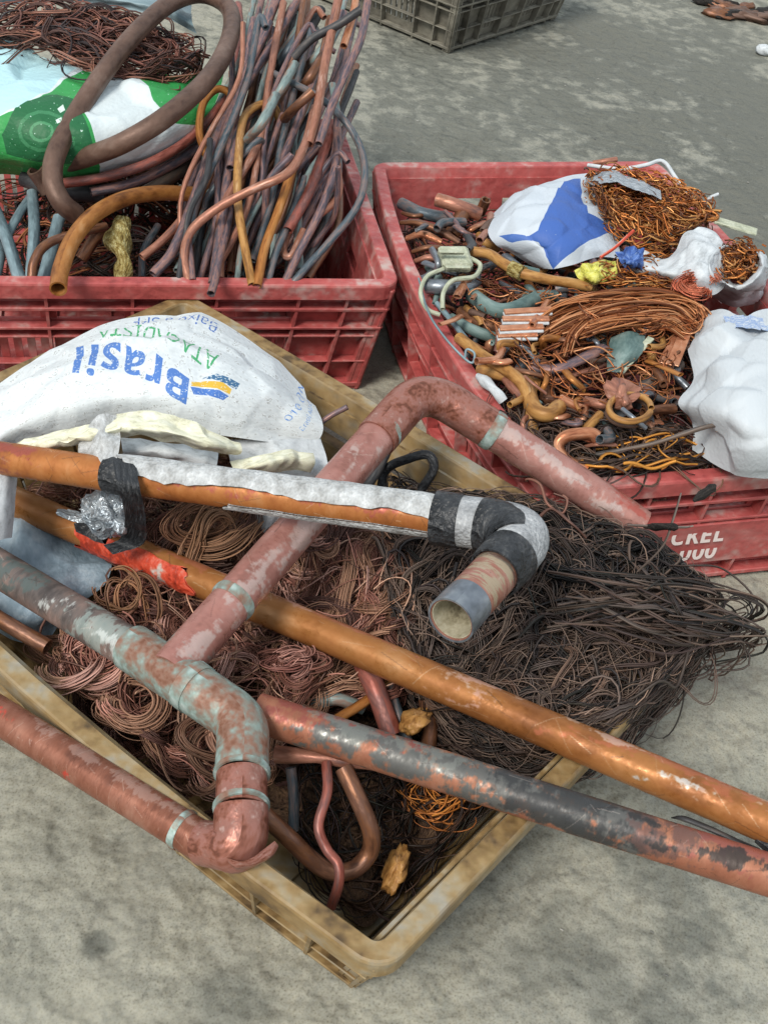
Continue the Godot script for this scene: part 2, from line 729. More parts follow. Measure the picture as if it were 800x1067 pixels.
# print letters into a picture: at = where the text starts, right and up = one em along each
func letter(im: Image, text: String, font: Font, at: Vector2, right: Vector2, up: Vector2, col: Color, wear: PackedByteArray, worn := 70) -> void:
	var tm := TextMesh.new()
	tm.text = text
	tm.font = font
	tm.font_size = 64
	tm.pixel_size = 1.0 / 64.0
	tm.depth = 0.0
	tm.curve_step = 2.0
	tm.horizontal_alignment = HORIZONTAL_ALIGNMENT_LEFT
	tm.vertical_alignment = VERTICAL_ALIGNMENT_BOTTOM
	var arr := tm.get_mesh_arrays()
	var v: PackedVector3Array = arr[Mesh.ARRAY_VERTEX]
	var n: PackedVector3Array = arr[Mesh.ARRAY_NORMAL]
	var ix: PackedInt32Array = arr[Mesh.ARRAY_INDEX]
	var w := im.get_width()
	var h := im.get_height()
	for i in range(0, ix.size(), 3):
		if n[ix[i]].z < 0.5:
			continue
		var a := at + right * v[ix[i]].x + up * v[ix[i]].y
		var b := at + right * v[ix[i + 1]].x + up * v[ix[i + 1]].y
		var c := at + right * v[ix[i + 2]].x + up * v[ix[i + 2]].y
		fill_tri(im, a, b, c, col, wear, worn)

func fill_tri(im: Image, a: Vector2, b: Vector2, c: Vector2, col: Color, wear: PackedByteArray, worn: int) -> void:
	var w := im.get_width()
	var h := im.get_height()
	var lo := a.min(b).min(c).floor()
	var hi := a.max(b).max(c).ceil()
	var den := (b - a).cross(c - a)
	if absf(den) < 1e-6:
		return
	for y in range(maxi(0, int(lo.y)), mini(h - 1, int(hi.y)) + 1):
		for x in range(maxi(0, int(lo.x)), mini(w - 1, int(hi.x)) + 1):
			var p := Vector2(x + 0.5, y + 0.5)
			var s := (p - a).cross(c - a) / den
			var t := (b - a).cross(p - a) / den
			if s >= -0.01 and t >= -0.01 and s + t <= 1.01:
				if wear[(y % 256) * 256 + x % 256] > worn:
					im.set_pixel(x, y, col)

func fill_poly(im: Image, pts: Array, col: Color, wear: PackedByteArray, worn := 70) -> void:
	var p := v2(pts)
	var tr := Geometry2D.triangulate_polygon(p)
	for i in range(0, tr.size(), 3):
		fill_tri(im, p[tr[i]], p[tr[i + 1]], p[tr[i + 2]], col, wear, worn)

# ---------------------------------------------------------------- plastic crate
# walls: 0 = +z, 1 = -z, 2 = +x, 3 = -x; s runs along the wall, o outwards
class Crate:
	var L: float
	var W: float
	var H: float
	var taper := 0.028
	var bulge := [0.0, 0.0, 0.0, 0.0]

	func at(wall: int, s: float, y: float, o: float) -> Vector3:
		var hx := L / 2.0
		var hz := W / 2.0
		var half := hx if wall < 2 else hz
		var t := taper * (1.0 - y / H)
		var f := s / half
		var out_ := o - t + float(bulge[wall]) * (1.0 - f * f) * 1.0
		var along := s * (half - t) / half
		match wall:
			0: return Vector3(along, y, hz + out_)
			1: return Vector3(-along, y, -hz - out_)
			2: return Vector3(hx + out_, y, -along)
		return Vector3(-hx - out_, y, along)

	func piece(wall: int, s0: float, s1: float, y0: float, y1: float, o0: float, o1: float) -> ArrayMesh:
		var bd := Build.new()
		into(bd, wall, s0, s1, y0, y1, o0, o1)
		return bd.mesh()

	func into(bd: Build, wall: int, s0: float, s1: float, y0: float, y1: float, o0: float, o1: float) -> void:
		var k := maxi(1, int(absf(s1 - s0) / 0.09)) if absf(float(bulge[wall])) > 0.001 else 1
		for i in k:
			var a := lerpf(s0, s1, float(i) / k)
			var b := lerpf(s0, s1, float(i + 1) / k)
			var e := minf(0.0008, (o1 - o0) * 0.25)
			bd.quad(at(wall, a, y0 + e, o1), at(wall, a, y1 - e, o1), at(wall, b, y1 - e, o1), at(wall, b, y0 + e, o1), 10.0)
			bd.quad(at(wall, b, y0, o0), at(wall, b, y1, o0), at(wall, a, y1, o0), at(wall, a, y0, o0), 10.0)
			bd.quad(at(wall, a, y1 - e, o1), at(wall, a, y1, o1 - e), at(wall, b, y1, o1 - e), at(wall, b, y1 - e, o1), 10.0)
			bd.quad(at(wall, a, y1, o1 - e), at(wall, a, y1, o0), at(wall, b, y1, o0), at(wall, b, y1, o1 - e), 10.0)
			bd.quad(at(wall, a, y0, o0), at(wall, a, y0, o1 - e), at(wall, b, y0, o1 - e), at(wall, b, y0, o0), 10.0)
			bd.quad(at(wall, a, y0, o1 - e), at(wall, a, y0 + e, o1), at(wall, b, y0 + e, o1), at(wall, b, y0, o1 - e), 10.0)
		bd.quad(at(wall, s0, y0, o0), at(wall, s0, y1, o0), at(wall, s0, y1, o1), at(wall, s0, y0, o1), 10.0)
		bd.quad(at(wall, s1, y0, o1), at(wall, s1, y1, o1), at(wall, s1, y1, o0), at(wall, s1, y0, o0), 10.0)

	# closed profile swept round the top
	func ring(prof: Array, rc: float) -> ArrayMesh:
		var bd := Build.new()
		var path := []
		var hx := L / 2.0
		var hz := W / 2.0
		var corners := [[hx - rc, hz - rc, 0.0], [-hx + rc, hz - rc, PI / 2], [-hx + rc, -hz + rc, PI], [hx - rc, -hz + rc, 3 * PI / 2]]
		var order := [0, 3, 1, 2]
		for ci in 4:
			var c: Array = corners[ci]
			for j in 7:
				var a: float = c[2] + PI / 2 * j / 6.0
				path.append([Vector3(c[0] + cos(a) * rc, 0, c[1] + sin(a) * rc), Vector3(cos(a), 0, sin(a)), 0.0])
			var nx: Array = corners[(ci + 1) % 4]
			var a1: float = c[2] + PI / 2
			var d := Vector3(cos(a1), 0, sin(a1))
			var p0 := Vector3(c[0], 0, c[1]) + d * rc
			var p1 := Vector3(nx[0], 0, nx[1]) + d * rc
			for j in range(1, 8):
				var f := j / 8.0
				path.append([p0.lerp(p1, f) + d * float(bulge[order[ci]]) * (1.0 - pow(2 * f - 1, 2)), d, 0.0])
		var m := path.size()
		for e in prof.size():
			var q0: Vector2 = prof[e]
			var q1: Vector2 = prof[(e + 1) % prof.size()]
			for i in m:
				var a: Array = path[i]
				var b: Array = path[(i + 1) % m]
				bd.quad(a[0] + a[1] * q0.x + Vector3(0, q0.y, 0), b[0] + b[1] * q0.x + Vector3(0, q0.y, 0), b[0] + b[1] * q1.x + Vector3(0, q1.y, 0), a[0] + a[1] * q1.x + Vector3(0, q1.y, 0), 10.0)
		return bd.mesh()

func crate(called: String, label: String, at: Vector3, turn: float, L: float, W: float, H: float, m: String, bulge: Array, taper := 0.028, plaque := -1, rows := [], sides := [0, 1, 2, 3]) -> Node3D:
	var t := thing(called, label, "crate", "plastic crates on the concrete floor", at, turn)
	var c := Crate.new()
	c.L = L
	c.W = W
	c.H = H
	c.bulge = bulge
	c.taper = taper
	part(t, "rim", c.ring([Vector2(-0.0132, H - 0.0012), Vector2(-0.0122, H), Vector2(-0.0018, H), Vector2(-0.0006, H - 0.0008), Vector2(0, H - 0.0025), Vector2(-0.001, H - 0.0155), Vector2(-0.004, H - 0.0155), Vector2(-0.0035, H - 0.005), Vector2(-0.0105, H - 0.005), Vector2(-0.0125, H - 0.012), Vector2(-0.0164, H - 0.012)], 0.0195), m)
	var k := H
	for w in sides:
		var half: float = (L if w < 2 else W) / 2.0 - 0.004
		var cz := 0.085
		var nwin := 5 if w < 2 else 3
		if L < W:
			nwin = 8 - nwin
		var span := 2.0 * (half - cz)
		var s0 := -half + cz
		var s1 := half - cz
		var skin := Build.new()
		for g in [-1, 1]:
			c.into(skin, w, minf(g * half, g * (half - cz)), maxf(g * half, g * (half - cz)), 0.0, H - 0.011, -0.0162, -0.0132)
		c.into(skin, w, s0, s1, 0.74 * k, H - 0.011, -0.0162, -0.0132)
		c.into(skin, w, s0, s1, 0.5 * k, 0.635 * k, -0.0162, -0.0132)
		c.into(skin, w, s0, s1, 0.0, 0.16 * k, -0.0162, -0.0132)
		var wall := part(t, "wall", skin.mesh(), m)
		for y in [[0.755, 0.785, -0.0015], [0.59, 0.615, -0.0015], [0.51, 0.53, -0.003], [0.27, 0.285, -0.003], [0.03, 0.07, -0.002]]:
			part(wall, "rail", c.piece(w, -half, half, y[0] * k, y[1] * k, -0.0125, y[2]), m)
		var ribs := [-half + 0.002, -half + 0.04, -half + cz, half - 0.002, half - 0.04, half - cz]
		for i in range(1, nwin):
			ribs.append(s0 + span * i / nwin)
		for s in ribs:
			part(wall, "rib", c.piece(w, s - 0.0014, s + 0.0014, 0.0, H - 0.008, -0.0128, -0.0022), m)
		for i in nwin:
			var a := s0 + span * i / nwin
			var b := s0 + span * (i + 1) / nwin
			part(wall, "window_post", c.piece(w, a - (0.0 if i == 0 else 0.007), a + 0.007, 0.635 * k, 0.74 * k, -0.0161, -0.0133), m)
			if i == nwin / 2:
				part(wall, "plate", c.piece(w, a + 0.003, b - 0.003, 0.16 * k, 0.5 * k, -0.0162, -0.0132), m)
			else:
				var nb := 6
				for j in nb:
					var u := lerpf(a, b, (j + 0.5) / nb)
					part(wall, "bar", c.piece(w, u - 0.0036, u + 0.0036, 0.16 * k, 0.5 * k, -0.0162, -0.0132), m)
		if w == plaque:
			part(wall, "name_plate", c.piece(w, -0.098, 0.098, 0.2 * k, 0.575 * k, -0.0128, -0.0008), m)
			for row in rows:
				var tm := TextMesh.new()
				tm.text = row[0]
				tm.font = row[4]
				tm.font_size = 64
				tm.pixel_size = float(row[2]) / 64.0
				tm.depth = 0.0006
				var o := part(wall, "lettering", tm, "white_print")
				o.transform = Transform3D(Basis(Vector3.RIGHT, -atan(c.taper / H)), c.at(w, row[3], row[1], -0.0004))
	# bottom: a slab and cross slats
	var bd := Build.new()
	var ix := L / 2 - c.taper - 0.016
	var iz := W / 2 - c.taper - 0.016
	part(t, "base", block(Vector3(0, 0.005, 0), Vector3(ix, 0, 0), Vector3(0, 0.0028, 0), Vector3(0, 0, iz), 0.1), m)
	for i in 9:
		part(t, "base_slat", block(Vector3(lerpf(-ix, ix, (i + 0.5) / 9.0), 0.0098, 0), Vector3(ix / 14.0, 0, 0), Vector3(0, 0.0018, 0), Vector3(0, 0, iz - 0.004), 0.1), m)
	return t

# box on legs of its own frame: flat strip from a to b
func strip(a: Vector3, b: Vector3, wide: float, thick: float, roll := 0.0) -> ArrayMesh:
	var x := (b - a) / 2.0
	var t := x.normalized()
	var s := t.cross(Vector3.UP).normalized().rotated(t, roll)
	var u := s.cross(t)
	return block((a + b) / 2.0, x, u * thick / 2.0, s * wide / 2.0, 0.25)

# curved flat band along a path
func band(p: PackedVector3Array, wide: float, thick: float, roll := 0.0) -> ArrayMesh:
	return tube(p, wide / 2.0, {"sides": 12, "squash": thick / wide, "wall": thick * 0.2})

# rows of [x, y, z, x, y, z, ..., radius, material number, kind number]
func pieces(called: String, label: String, category: String, group: String, mats: Array, rows: Array) -> void:
	var kinds := [{"sides": 10, "dent": 0.1}, {"sides": 10, "squash": 0.45, "dent": 0.12}, {"sides": 12, "dent": 0.05, "wall": 0.0015}]
	for r in rows:
		var n: int = r.size() - 3
		solo(called, label % HUE[mats[r[n + 1]]], category, group, tube(smooth(vv(r.slice(0, n)), 5), r[n], kinds[r[n + 2]]), mats[r[n + 1]])

const HUE := {"copper_brown": "brown copper", "copper_salmon": "salmon pink", "copper_slate": "slate grey", "hose_brown": "dull brown", "copper_orange": "orange copper", "teal_plastic": "teal", "copper_mauve": "mauve grey", "ochre_tube": "ochre", "dark_tube": "blackish", "steel": "silver", "copper_bright": "bright copper", "copper_verdigris": "greenish grey", "copper_red": "reddish"}
var M_bump: ImageTexture
var pipe_relief: ImageTexture

func _ready() -> void:
	rng.seed = 4711
	# camera, sky, sun, exposure
	var cam := Camera3D.new()
	cam.name = "camera"
	cam.transform = Transform3D(Basis(Vector3(0.9891,0.1125,-0.0953), Vector3(-0.1474,0.7547,-0.6393), Vector3(0,0.6464,0.763)), Vector3(0, 0.67577, 0))
	cam.fov = 46.226
	cam.near = 0.02
	cam.far = 60.0
	add_child(cam)
	cam.current = true
	var env := Environment.new()
	env.background_mode = Environment.BG_SKY
	var sky := Sky.new()
	var sm := ProceduralSkyMaterial.new()
	sm.sky_top_color = Color8(214, 226, 236)
	sm.sky_horizon_color = Color8(226, 230, 232)
	sm.sky_curve = 0.2
	sm.ground_bottom_color = Color8(120, 120, 112)
	sm.ground_horizon_color = Color8(190, 192, 190)
	sm.sun_angle_max = 1.0
	sky.sky_material = sm
	env.background_energy_multiplier = 0.85
	env.sky = sky
	env.tonemap_mode = Environment.TONE_MAPPER_LINEAR
	env.tonemap_exposure = 1.3
	env.sdfgi_enabled = true
	env.ssao_enabled = true
	env.ssil_enabled = true
	var we := WorldEnvironment.new()
	we.name = "daylight"
	we.environment = env
	add_child(we)
	var sun := DirectionalLight3D.new()
	sun.name = "sun"
	sun.light_energy = 0.75
	sun.light_angular_distance = 18.0
	sun.light_color = Color8(255, 250, 242)
	sun.shadow_enabled = true
	sun.look_at_from_position(Vector3(-0.9, 2.0, 0.9), Vector3(0, 0, -0.6))
	add_child(sun)
	# materials
	M_bump = bump(3, 0.05, 6.0)
	var pr := Image.create_from_data(1024, 128, false, Image.FORMAT_L8, noise_bytes(4, 1024, 128, 0.07, 5))
	pr.convert(Image.FORMAT_RGBA8)
	pr.bump_map_to_normal_map(5.0)
	pipe_relief = ImageTexture.create_from_image(pr)
	var grit := bump(5, 0.12, 8.0)
	var weave := bump(8, 0.03, 10.0, 256, 4, true)
	mat("yellow_plastic", blotch(11, [Color8(80,64,44), Color8(116,93,60), Color8(138,113,74), Color8(148,125,88), Color8(152,137,110), Color8(150,143,128)], 0.02, 256, 1.8), 0.5, 0, grit, 0.12, 0.5)
	mat("red_plastic", blotch(12, [Color8(126,58,56), Color8(160,74,72), Color8(172,82,79), Color8(180,94,90), Color8(184,138,132), Color8(186,164,156)], 0.02, 256, 1.5), 0.42, 0, grit, 0.1, 0.5)
	mat("grey_plastic", blotch(13, [Color8(70,68,60), Color8(104,100,90), Color8(126,122,110), Color8(150,146,132)], 0.015, 256, 1.6), 0.7, 0, grit, 0.15, 0.5)
	world_mapped(M["yellow_plastic"], 2.6)
	world_mapped(M["red_plastic"], 2.6)
	world_mapped(M["grey_plastic"], 2.6)
	mat("hose_brown", blotch(14, [Color8(74,54,46), Color8(96,74,63), Color8(108,84,72), Color8(122,100,88)], 0.008, 256, 1.5), 0.5, 0.25, M_bump, 0.12, 0.5)
	mat("hose_grey", blotch(15, [Color8(58,56,54), Color8(86,80,76), Color8(104,92,84), Color8(120,96,80)], 0.008, 256, 1.5), 0.5, 0.25, M_bump, 0.12, 0.5)
	mat("copper_orange", blotch(16, [Color8(110,66,32), Color8(156,100,50), Color8(176,118,62), Color8(188,136,86)], 0.008, 256, 1.5), 0.42, 0.35, M_bump, 0.12, 0.5)
	mat("copper_salmon", blotch(17, [Color8(104,80,76), Color8(146,98,82), Color8(170,118,98), Color8(148,100,80), Color8(180,140,124)], 0.008, 256, 1.5), 0.42, 0.35, M_bump, 0.12, 0.5)
	mat("copper_brown", blotch(18, [Color8(66,44,34), Color8(100,66,48), Color8(130,88,62), Color8(112,80,66), Color8(146,106,84)], 0.008, 256, 1.5), 0.42, 0.4, M_bump, 0.12, 0.5)
	mat("copper_mauve", blotch(19, [Color8(72,70,78), Color8(106,90,96), Color8(150,112,102), Color8(112,94,98), Color8(84,84,92), Color8(140,120,118)], 0.008, 256, 1.5), 0.45, 0.3, M_bump, 0.12, 0.5)
	mat("copper_slate", blotch(20, [Color8(52,60,66), Color8(82,92,98), Color8(126,108,104), Color8(92,100,106), Color8(70,82,90), Color8(134,124,120)], 0.008, 256, 1.5), 0.45, 0.3, M_bump, 0.12, 0.5)
	mat("copper_verdigris", blotch(21, [Color8(78,84,84), Color8(110,122,120), Color8(128,146,144), Color8(142,118,106), Color8(104,112,112)], 0.008, 256, 1.5), 0.55, 0.2, M_bump, 0.12, 0.5)
	mat("copper_red", blotch(22, [Color8(96,50,42), Color8(134,74,62), Color8(158,94,82), Color8(120,84,80), Color8(170,116,104)], 0.008, 256, 1.5), 0.45, 0.35, M_bump, 0.12, 0.5)
	mat("copper_bright", blotch(23, [Color8(150,92,66), Color8(188,124,90), Color8(206,146,112), Color8(216,170,142)], 0.012, 256, 1.5), 0.3, 0.6, M_bump, 0.15, 0.6)
	mat("dark_tube", blotch(24, [Color8(34,34,36), Color8(52,52,54), Color8(66,66,68), Color8(92,86,82)], 0.008, 256, 1.5), 0.5, 0.2, M_bump, 0.12, 0.5)
	mat("steel", blotch(25, [Color8(92,98,104), Color8(116,122,130), Color8(136,142,148), Color8(164,168,170)], 0.012, 256, 1.3), 0.34, 0.55, M_bump, 0.1, 0.6)
	mat("teal_plastic", blotch(26, [Color8(70,92,90), Color8(90,112,109), Color8(108,128,124), Color8(128,146,142)], 0.008, 256, 1.5), 0.55, 0, M_bump, 0.12, 0.5)
	mat("aqua_tube", blotch(27, [Color8(78,92,98), Color8(102,120,126), Color8(122,142,148), Color8(146,166,172)], 0.008, 256, 1.5), 0.5, 0.1, M_bump, 0.12, 0.5)
	mat("pale_plastic", blotch(28, [Color8(128,132,112), Color8(158,162,140), Color8(176,180,158), Color8(190,192,174)], 0.02, 256, 1.6), 0.6, 0, M_bump, 0.5, 1.0)
	mat("ochre_tube", blotch(29, [Color8(120,82,42), Color8(158,112,60), Color8(178,134,78), Color8(150,108,66), Color8(190,154,108)], 0.008, 256, 1.5), 0.5, 0.06, M_bump, 0.12, 0.5)
	mat("brass_crust", blotch(30, [Color8(84,66,30), Color8(138,118,62), Color8(172,158,104), Color8(196,190,150)], 0.05, 256, 1.6), 0.7, 0.15, grit, 0.8, 1.0)
	mat("white_cloth", blotch(31, [Color8(166,170,172), Color8(188,193,196), Color8(198,203,206), Color8(208,212,215)], 0.01, 256, 1.6), 0.6, 0, grit, 0.06, 2.0)
	mat("cream_cloth", blotch(32, [Color8(186,182,156), Color8(212,210,184), Color8(224,222,198), Color8(232,230,212)], 0.01, 256, 1.6), 0.65, 0, grit, 0.06, 2.0)
	mat("blue_film", blotch(33, [Color8(118,138,152), Color8(142,162,176), Color8(160,180,194), Color8(184,200,210)], 0.01, 256, 1.6), 0.3, 0, grit, 0.1, 1.0)
	mat("black_tape", blotch(34, [Color8(24,26,28), Color8(38,40,43), Color8(50,52,55), Color8(78,78,78)], 0.02, 256, 1.6), 0.42, 0, weave, 0.5, 1.0)
	mat("grey_wrap", blotch(35, [Color8(112,114,116), Color8(142,144,146), Color8(162,164,166), Color8(188,190,190)], 0.02, 256, 1.6), 0.65, 0, grit, 0.3, 1.0)
	mat("foam_grey", blotch(36, [Color8(140,140,138), Color8(164,165,164), Color8(182,184,184), Color8(206,208,208)], 0.03, 256, 1.6), 0.8, 0, grit, 0.3, 1.0)
	mat("red_tape", blotch(37, [Color8(150,52,34), Color8(196,70,46), Color8(206,92,70), Color8(190,176,168)], 0.012, 256, 2.2), 0.5, 0, weave, 0.3, 1.0)
	mat("foil", blotch(38, [Color8(120,130,138), Color8(160,170,178), Color8(190,198,204), Color8(216,222,226)], 0.03, 256, 1.6), 0.28, 0.5, weave, 0.9, 1.0)
	mat("teal_fitting", blotch(39, [Color8(120,80,62), Color8(140,106,90), Color8(134,132,122), Color8(140,160,153), Color8(168,182,177)], 0.014, 256, 1.9), 0.5, 0.2, M_bump, 0.2, 0.6)
	mat("pink_fitting", blotch(40, [Color8(104,62,48), Color8(140,88,72), Color8(158,108,96), Color8(150,104,92), Color8(180,146,136)], 0.025, 256, 1.9), 0.36, 0.4, M_bump, 0.2, 0.6)
	mat("blue_print", blotch(41, [Color8(46,72,132), Color8(62,94,160), Color8(80,112,176), Color8(130,154,196)], 0.02, 256, 1.6), 0.6, 0, weave, 0.3, 1.0)
	mat("pale_blue", blotch(45, [Color8(206,211,214), Color8(196,204,212), Color8(120,146,190), Color8(150,170,204), Color8(206,211,214)], 0.03, 256, 2.2), 0.6, 0, grit, 0.06, 1.0)
	mat("beige_lining", blotch(46, [Color8(120,112,92), Color8(158,150,126), Color8(176,168,144), Color8(188,182,160)], 0.02, 256, 1.6), 0.6, 0.1, M_bump, 0.1, 1.0)
	mat("yellow_cloth", blotch(42, [Color8(140,136,50), Color8(190,186,80), Color8(206,202,104), Color8(214,212,140)], 0.02, 256, 1.6), 0.65, 0, weave, 0.4, 1.0)
	mat("dark_brown", blotch(44, [Color8(58,44,34), Color8(78,58,44), Color8(92,70,52), Color8(108,84,62)], 0.05, 256, 1.6), 0.9, 0, grit, 0.8, 1.0)  # blotchy dark brown for the sheet on the yellow crate base
	mat("burnt", blotch(43, [Color8(18,16,15), Color8(30,27,25), Color8(44,40,37), Color8(66,60,54)], 0.04, 256, 1.6), 0.7, 0, grit, 0.8, 1.0)
	wire_mat("wire_dull", 0.55, 0.25)
	wire_mat("wire_bright", 0.4, 0.55)
	wire_mat("wire_burnt", 0.6, 0.1)
	pipe_skin("skin_a", 61, [Color8(136,92,82), Color8(164,114,104), Color8(178,130,120), Color8(188,146,136)], [[Color8(196,184,178), 0.0, 0.45, 0.1, 0.14, 1.2, 0.6], [Color8(200,190,184), 0.5, 0.95, 0.1, 0.1, 1.2, 0.6], [Color8(188,110,52), 0.52, 0.66, 0.9, 0.2, 0.8, 0.7], [Color8(214,140,84), 0.55, 0.7, 0.15, 0.05, 0.6, 0.8], [Color8(146,168,160), 0.0, 0.04, 0.5, 0.6, 0.8, 0.7], [Color8(170,60,48), 0.9, 1.0, 0.8, 0.3, 0.8, 0.5]], 0.4, 0.4)
	pipe_skin("skin_b", 62, [Color8(66,60,58), Color8(100,90,86), Color8(128,108,100), Color8(144,122,116)], [[Color8(160,178,172), 0.72, 1.0, 0.1, 0.25, 1.2, 0.6], [Color8(82,94,92), 0.1, 0.55, 0.05, 0.2, 1.0, 0.8], [Color8(176,104,72), 0.0, 0.14, 0.0, 0.3, 0.8, 0.9], [Color8(200,204,200), 0.6, 0.95, 0.12, 0.04, 1.1, 0.7]], 0.55, 0.2)
	pipe_skin("skin_c", 63, [Color8(104,64,50), Color8(128,80,62), Color8(142,94,76), Color8(154,110,92)], [[Color8(186,64,50), 0.45, 0.5, 0.85, 0.05, 1.0, 0.8], [Color8(190,70,56), 0.72, 0.77, 0.9, 0.04, 1.2, 0.8], [Color8(176,148,138), 0.0, 0.6, 0.05, 0.12, 1.3, 0.5], [Color8(150,60,50), 0.1, 0.5, 0.2, 0.08, 1.1, 0.5]], 0.45, 0.35)
	pipe_skin("skin_d", 64, [Color8(130,76,40), Color8(156,94,48), Color8(170,108,58), Color8(178,122,76)], [[Color8(150,76,66), 0.0, 0.2, 0.95, 0.18, 0.9, 0.85], [Color8(158,80,70), 0.45, 1.0, 0.93, 0.22, 0.9, 0.85], [Color8(128,70,58), 0.0, 0.15, 0.1, 0.15, 0.9, 0.7]], 0.46, 0.28)
	pipe_skin("skin_e", 65, [Color8(124,76,40), Color8(148,94,50), Color8(162,108,60), Color8(172,124,80)], [[Color8(176,104,84), 0.3, 0.62, 0.9, 0.1, 1.2, 0.55], [Color8(196,150,138), 0.28, 0.55, 0.88, 0.04, 1.1, 0.75], [Color8(200,158,146), 0.69, 0.73, 0.9, 0.2, 1.4, 0.7], [Color8(176,100,74), 0.8, 1.0, 0.9, 0.2, 1.0, 0.6], [Color8(206,180,170), 0.7, 0.98, 0.97, 0.04, 1.5, 0.6], [Color8(190,190,190), 0.92, 0.98, 0.03, 0.04, 1.2, 0.8]], 0.46, 0.28)
	pipe_skin("skin_f", 66, [Color8(132,84,64), Color8(148,94,72), Color8(158,106,82), Color8(166,118,96)], [[Color8(138,72,64), 0.0, 0.3, 0.93, 0.2, 0.8, 0.8], [Color8(92,94,92), 0.09, 0.76, 0.02, 0.28, 0.8, 0.95], [Color8(60,60,60), 0.45, 0.78, 0.0, 0.34, 0.7, 0.9], [Color8(128,130,124), 0.12, 0.46, 0.97, 0.1, 1.2, 0.6], [Color8(140,72,64), 0.2, 0.3, 0.85, 0.08, 1.0, 0.8], [Color8(100,76,72), 0.7, 0.86, 0.95, 0.3, 0.9, 0.7], [Color8(148,82,74), 0.8, 1.0, 0.9, 0.2, 1.0, 0.7], [Color8(50,50,50), 0.74, 1.0, 0.07, 0.09, 1.1, 0.8], [Color8(222,222,218), 0.752, 0.768, 0.86, 0.1, 0.3, 1.0]], 0.46, 0.28)
	pipe_skin("skin_g", 67, [Color8(120,74,58), Color8(150,100,84), Color8(160,112,98), Color8(176,132,118)], [[Color8(168,158,132), 0.2, 0.7, 0.95, 0.2, 1.1, 0.8], [Color8(90,84,78), 0.0, 0.3, 0.1, 0.3, 1.0, 0.6]], 0.4, 0.35)
	# ground

	var fs := 2048
	var n1 := noise_bytes(201, fs, fs, 0.006, 5)
	var n2 := noise_bytes(202, fs, fs, 0.03, 5)
	var n3 := noise_bytes(203, fs, fs, 0.25, 3)
	var n4 := noise_bytes(204, fs, fs, 0.02, 4, FastNoiseLite.TYPE_SIMPLEX_SMOOTH, true)
	var stains := [[0.4790,0.2367,0.2079,0.75], [0.5519,0.3056,0.1764,0.80], [0.4150,0.3569,0.1336,0.70], [0.5001,0.4054,0.1265,0.85], [0.3657,0.2664,0.0367,0.35], [0.3439,0.3836,0.0703,0.70], [0.4514,0.2900,0.0299,0.50], [0.5172,0.4782,0.0821,0.75], [0.4233,0.8823,0.0165,0.50], [0.4326,0.8858,0.0140,0.45], [0.4533,0.8683,0.0110,0.60], [0.4496,0.8550,0.0114,0.50], [0.4101,0.8818,0.0095,0.45], [0.3074,0.8945,0.0041,0.60], [0.3413,0.9025,0.0089,0.50], [0.2904,0.8692,0.0098,0.15], [0.2910,0.9008,0.0090,0.20], [0.4943,0.7043,0.0138,0.30], [0.3987,0.8607,0.0050,0.30], [0.5486,0.1894,0.0395,0.40], [0.4815,0.7719,0.0182,0.20], [0.4444,0.8865,0.0140,0.60], [0.4567,0.8821,0.0094,0.60]]
	var fd := PackedByteArray()
	fd.resize(fs * fs * 3)
	var wet := PackedFloat32Array()
	wet.resize(fs * fs)
	for s in stains:
		var r: float = s[2] * fs * 1.5
		var cx: float = s[0] * fs
		var cy: float = s[1] * fs
		for y in range(maxi(0, int(cy - r)), mini(fs, int(cy + r))):
			for x in range(maxi(0, int(cx - r)), mini(fs, int(cx + r))):
				var d := Vector2(x - cx, y - cy).length() / r
				if d < 1.0:
					var i := y * fs + x
					var g := (1.0 - d) * 1.3 + ((n1[i] - 128) * 0.8 + (n2[i] - 128) * 0.8 + (n3[i] - 128) * 0.4) / 128.0 - 0.25
					wet[i] = maxf(wet[i], clampf(g * 1.5, 0.0, 1.0) * s[3])
	for i in fs * fs:
		var k := ((n1[i] - 128) * 0.4 + (n2[i] - 128) * 0.3 + (n3[i] - 128) * 0.45) / 128.0
		var v := 1.0 + k * 0.11
		var w := wet[i]
		if n4[i] > 205:
			v *= 0.93
		v = lerpf(v, v * 0.6 + 0.02, w)
		fd[i * 3] = clampi(int((163.0 - 6.0 * w + k * 8.0) * v), 0, 255)
		fd[i * 3 + 1] = clampi(int((161.0 - 1.0 * w + k * 5.0) * v), 0, 255)
		fd[i * 3 + 2] = clampi(int((148.0 + 3.0 * w) * v), 0, 255)
	var ftex := ImageTexture.create_from_image(Image.create_from_data(fs, fs, false, Image.FORMAT_RGB8, fd))
	var fm := mat("concrete", ftex, 0.85, 0.0, bump(206, 0.07, 7.0, 1024, 6), 0.4)
	fm.detail_enabled = true
	fm.detail_blend_mode = BaseMaterial3D.BLEND_MODE_MUL
	fm.detail_uv_layer = BaseMaterial3D.DETAIL_UV_2
	fm.detail_albedo = blotch(207, [Color8(150, 146, 138), Color8(214, 212, 207), Color8(240, 239, 237), Color8(244, 244, 242), Color8(255, 255, 255)], 0.22, 1024, 1.35)
	fm.uv2_scale = Vector3(5.0, 5.0, 5.0)
	var fst := SurfaceTool.new()
	fst.begin(Mesh.PRIMITIVE_TRIANGLES)
	for c in [[0, 0], [1, 0], [1, 1], [0, 0], [1, 1], [0, 1]]:
		var u := Vector2(c[0] * 13 - 6, c[1] * 13 - 6)
		fst.set_normal(Vector3.UP)
		fst.set_uv(u)
		fst.set_uv2(u)
		fst.add_vertex(Vector3(-0.9 + u.x * 2.5, 0, -2.6 + u.y * 2.5))
	fst.generate_tangents()
	var ground := MeshInstance3D.new()
	ground.name = "ground"
	ground.mesh = fst.commit()
	ground.material_override = fm
	ground.set_meta("kind", "structure")
	add_child(ground)

	# crumbs of dirt on the concrete
	var crumbs := Build.new()
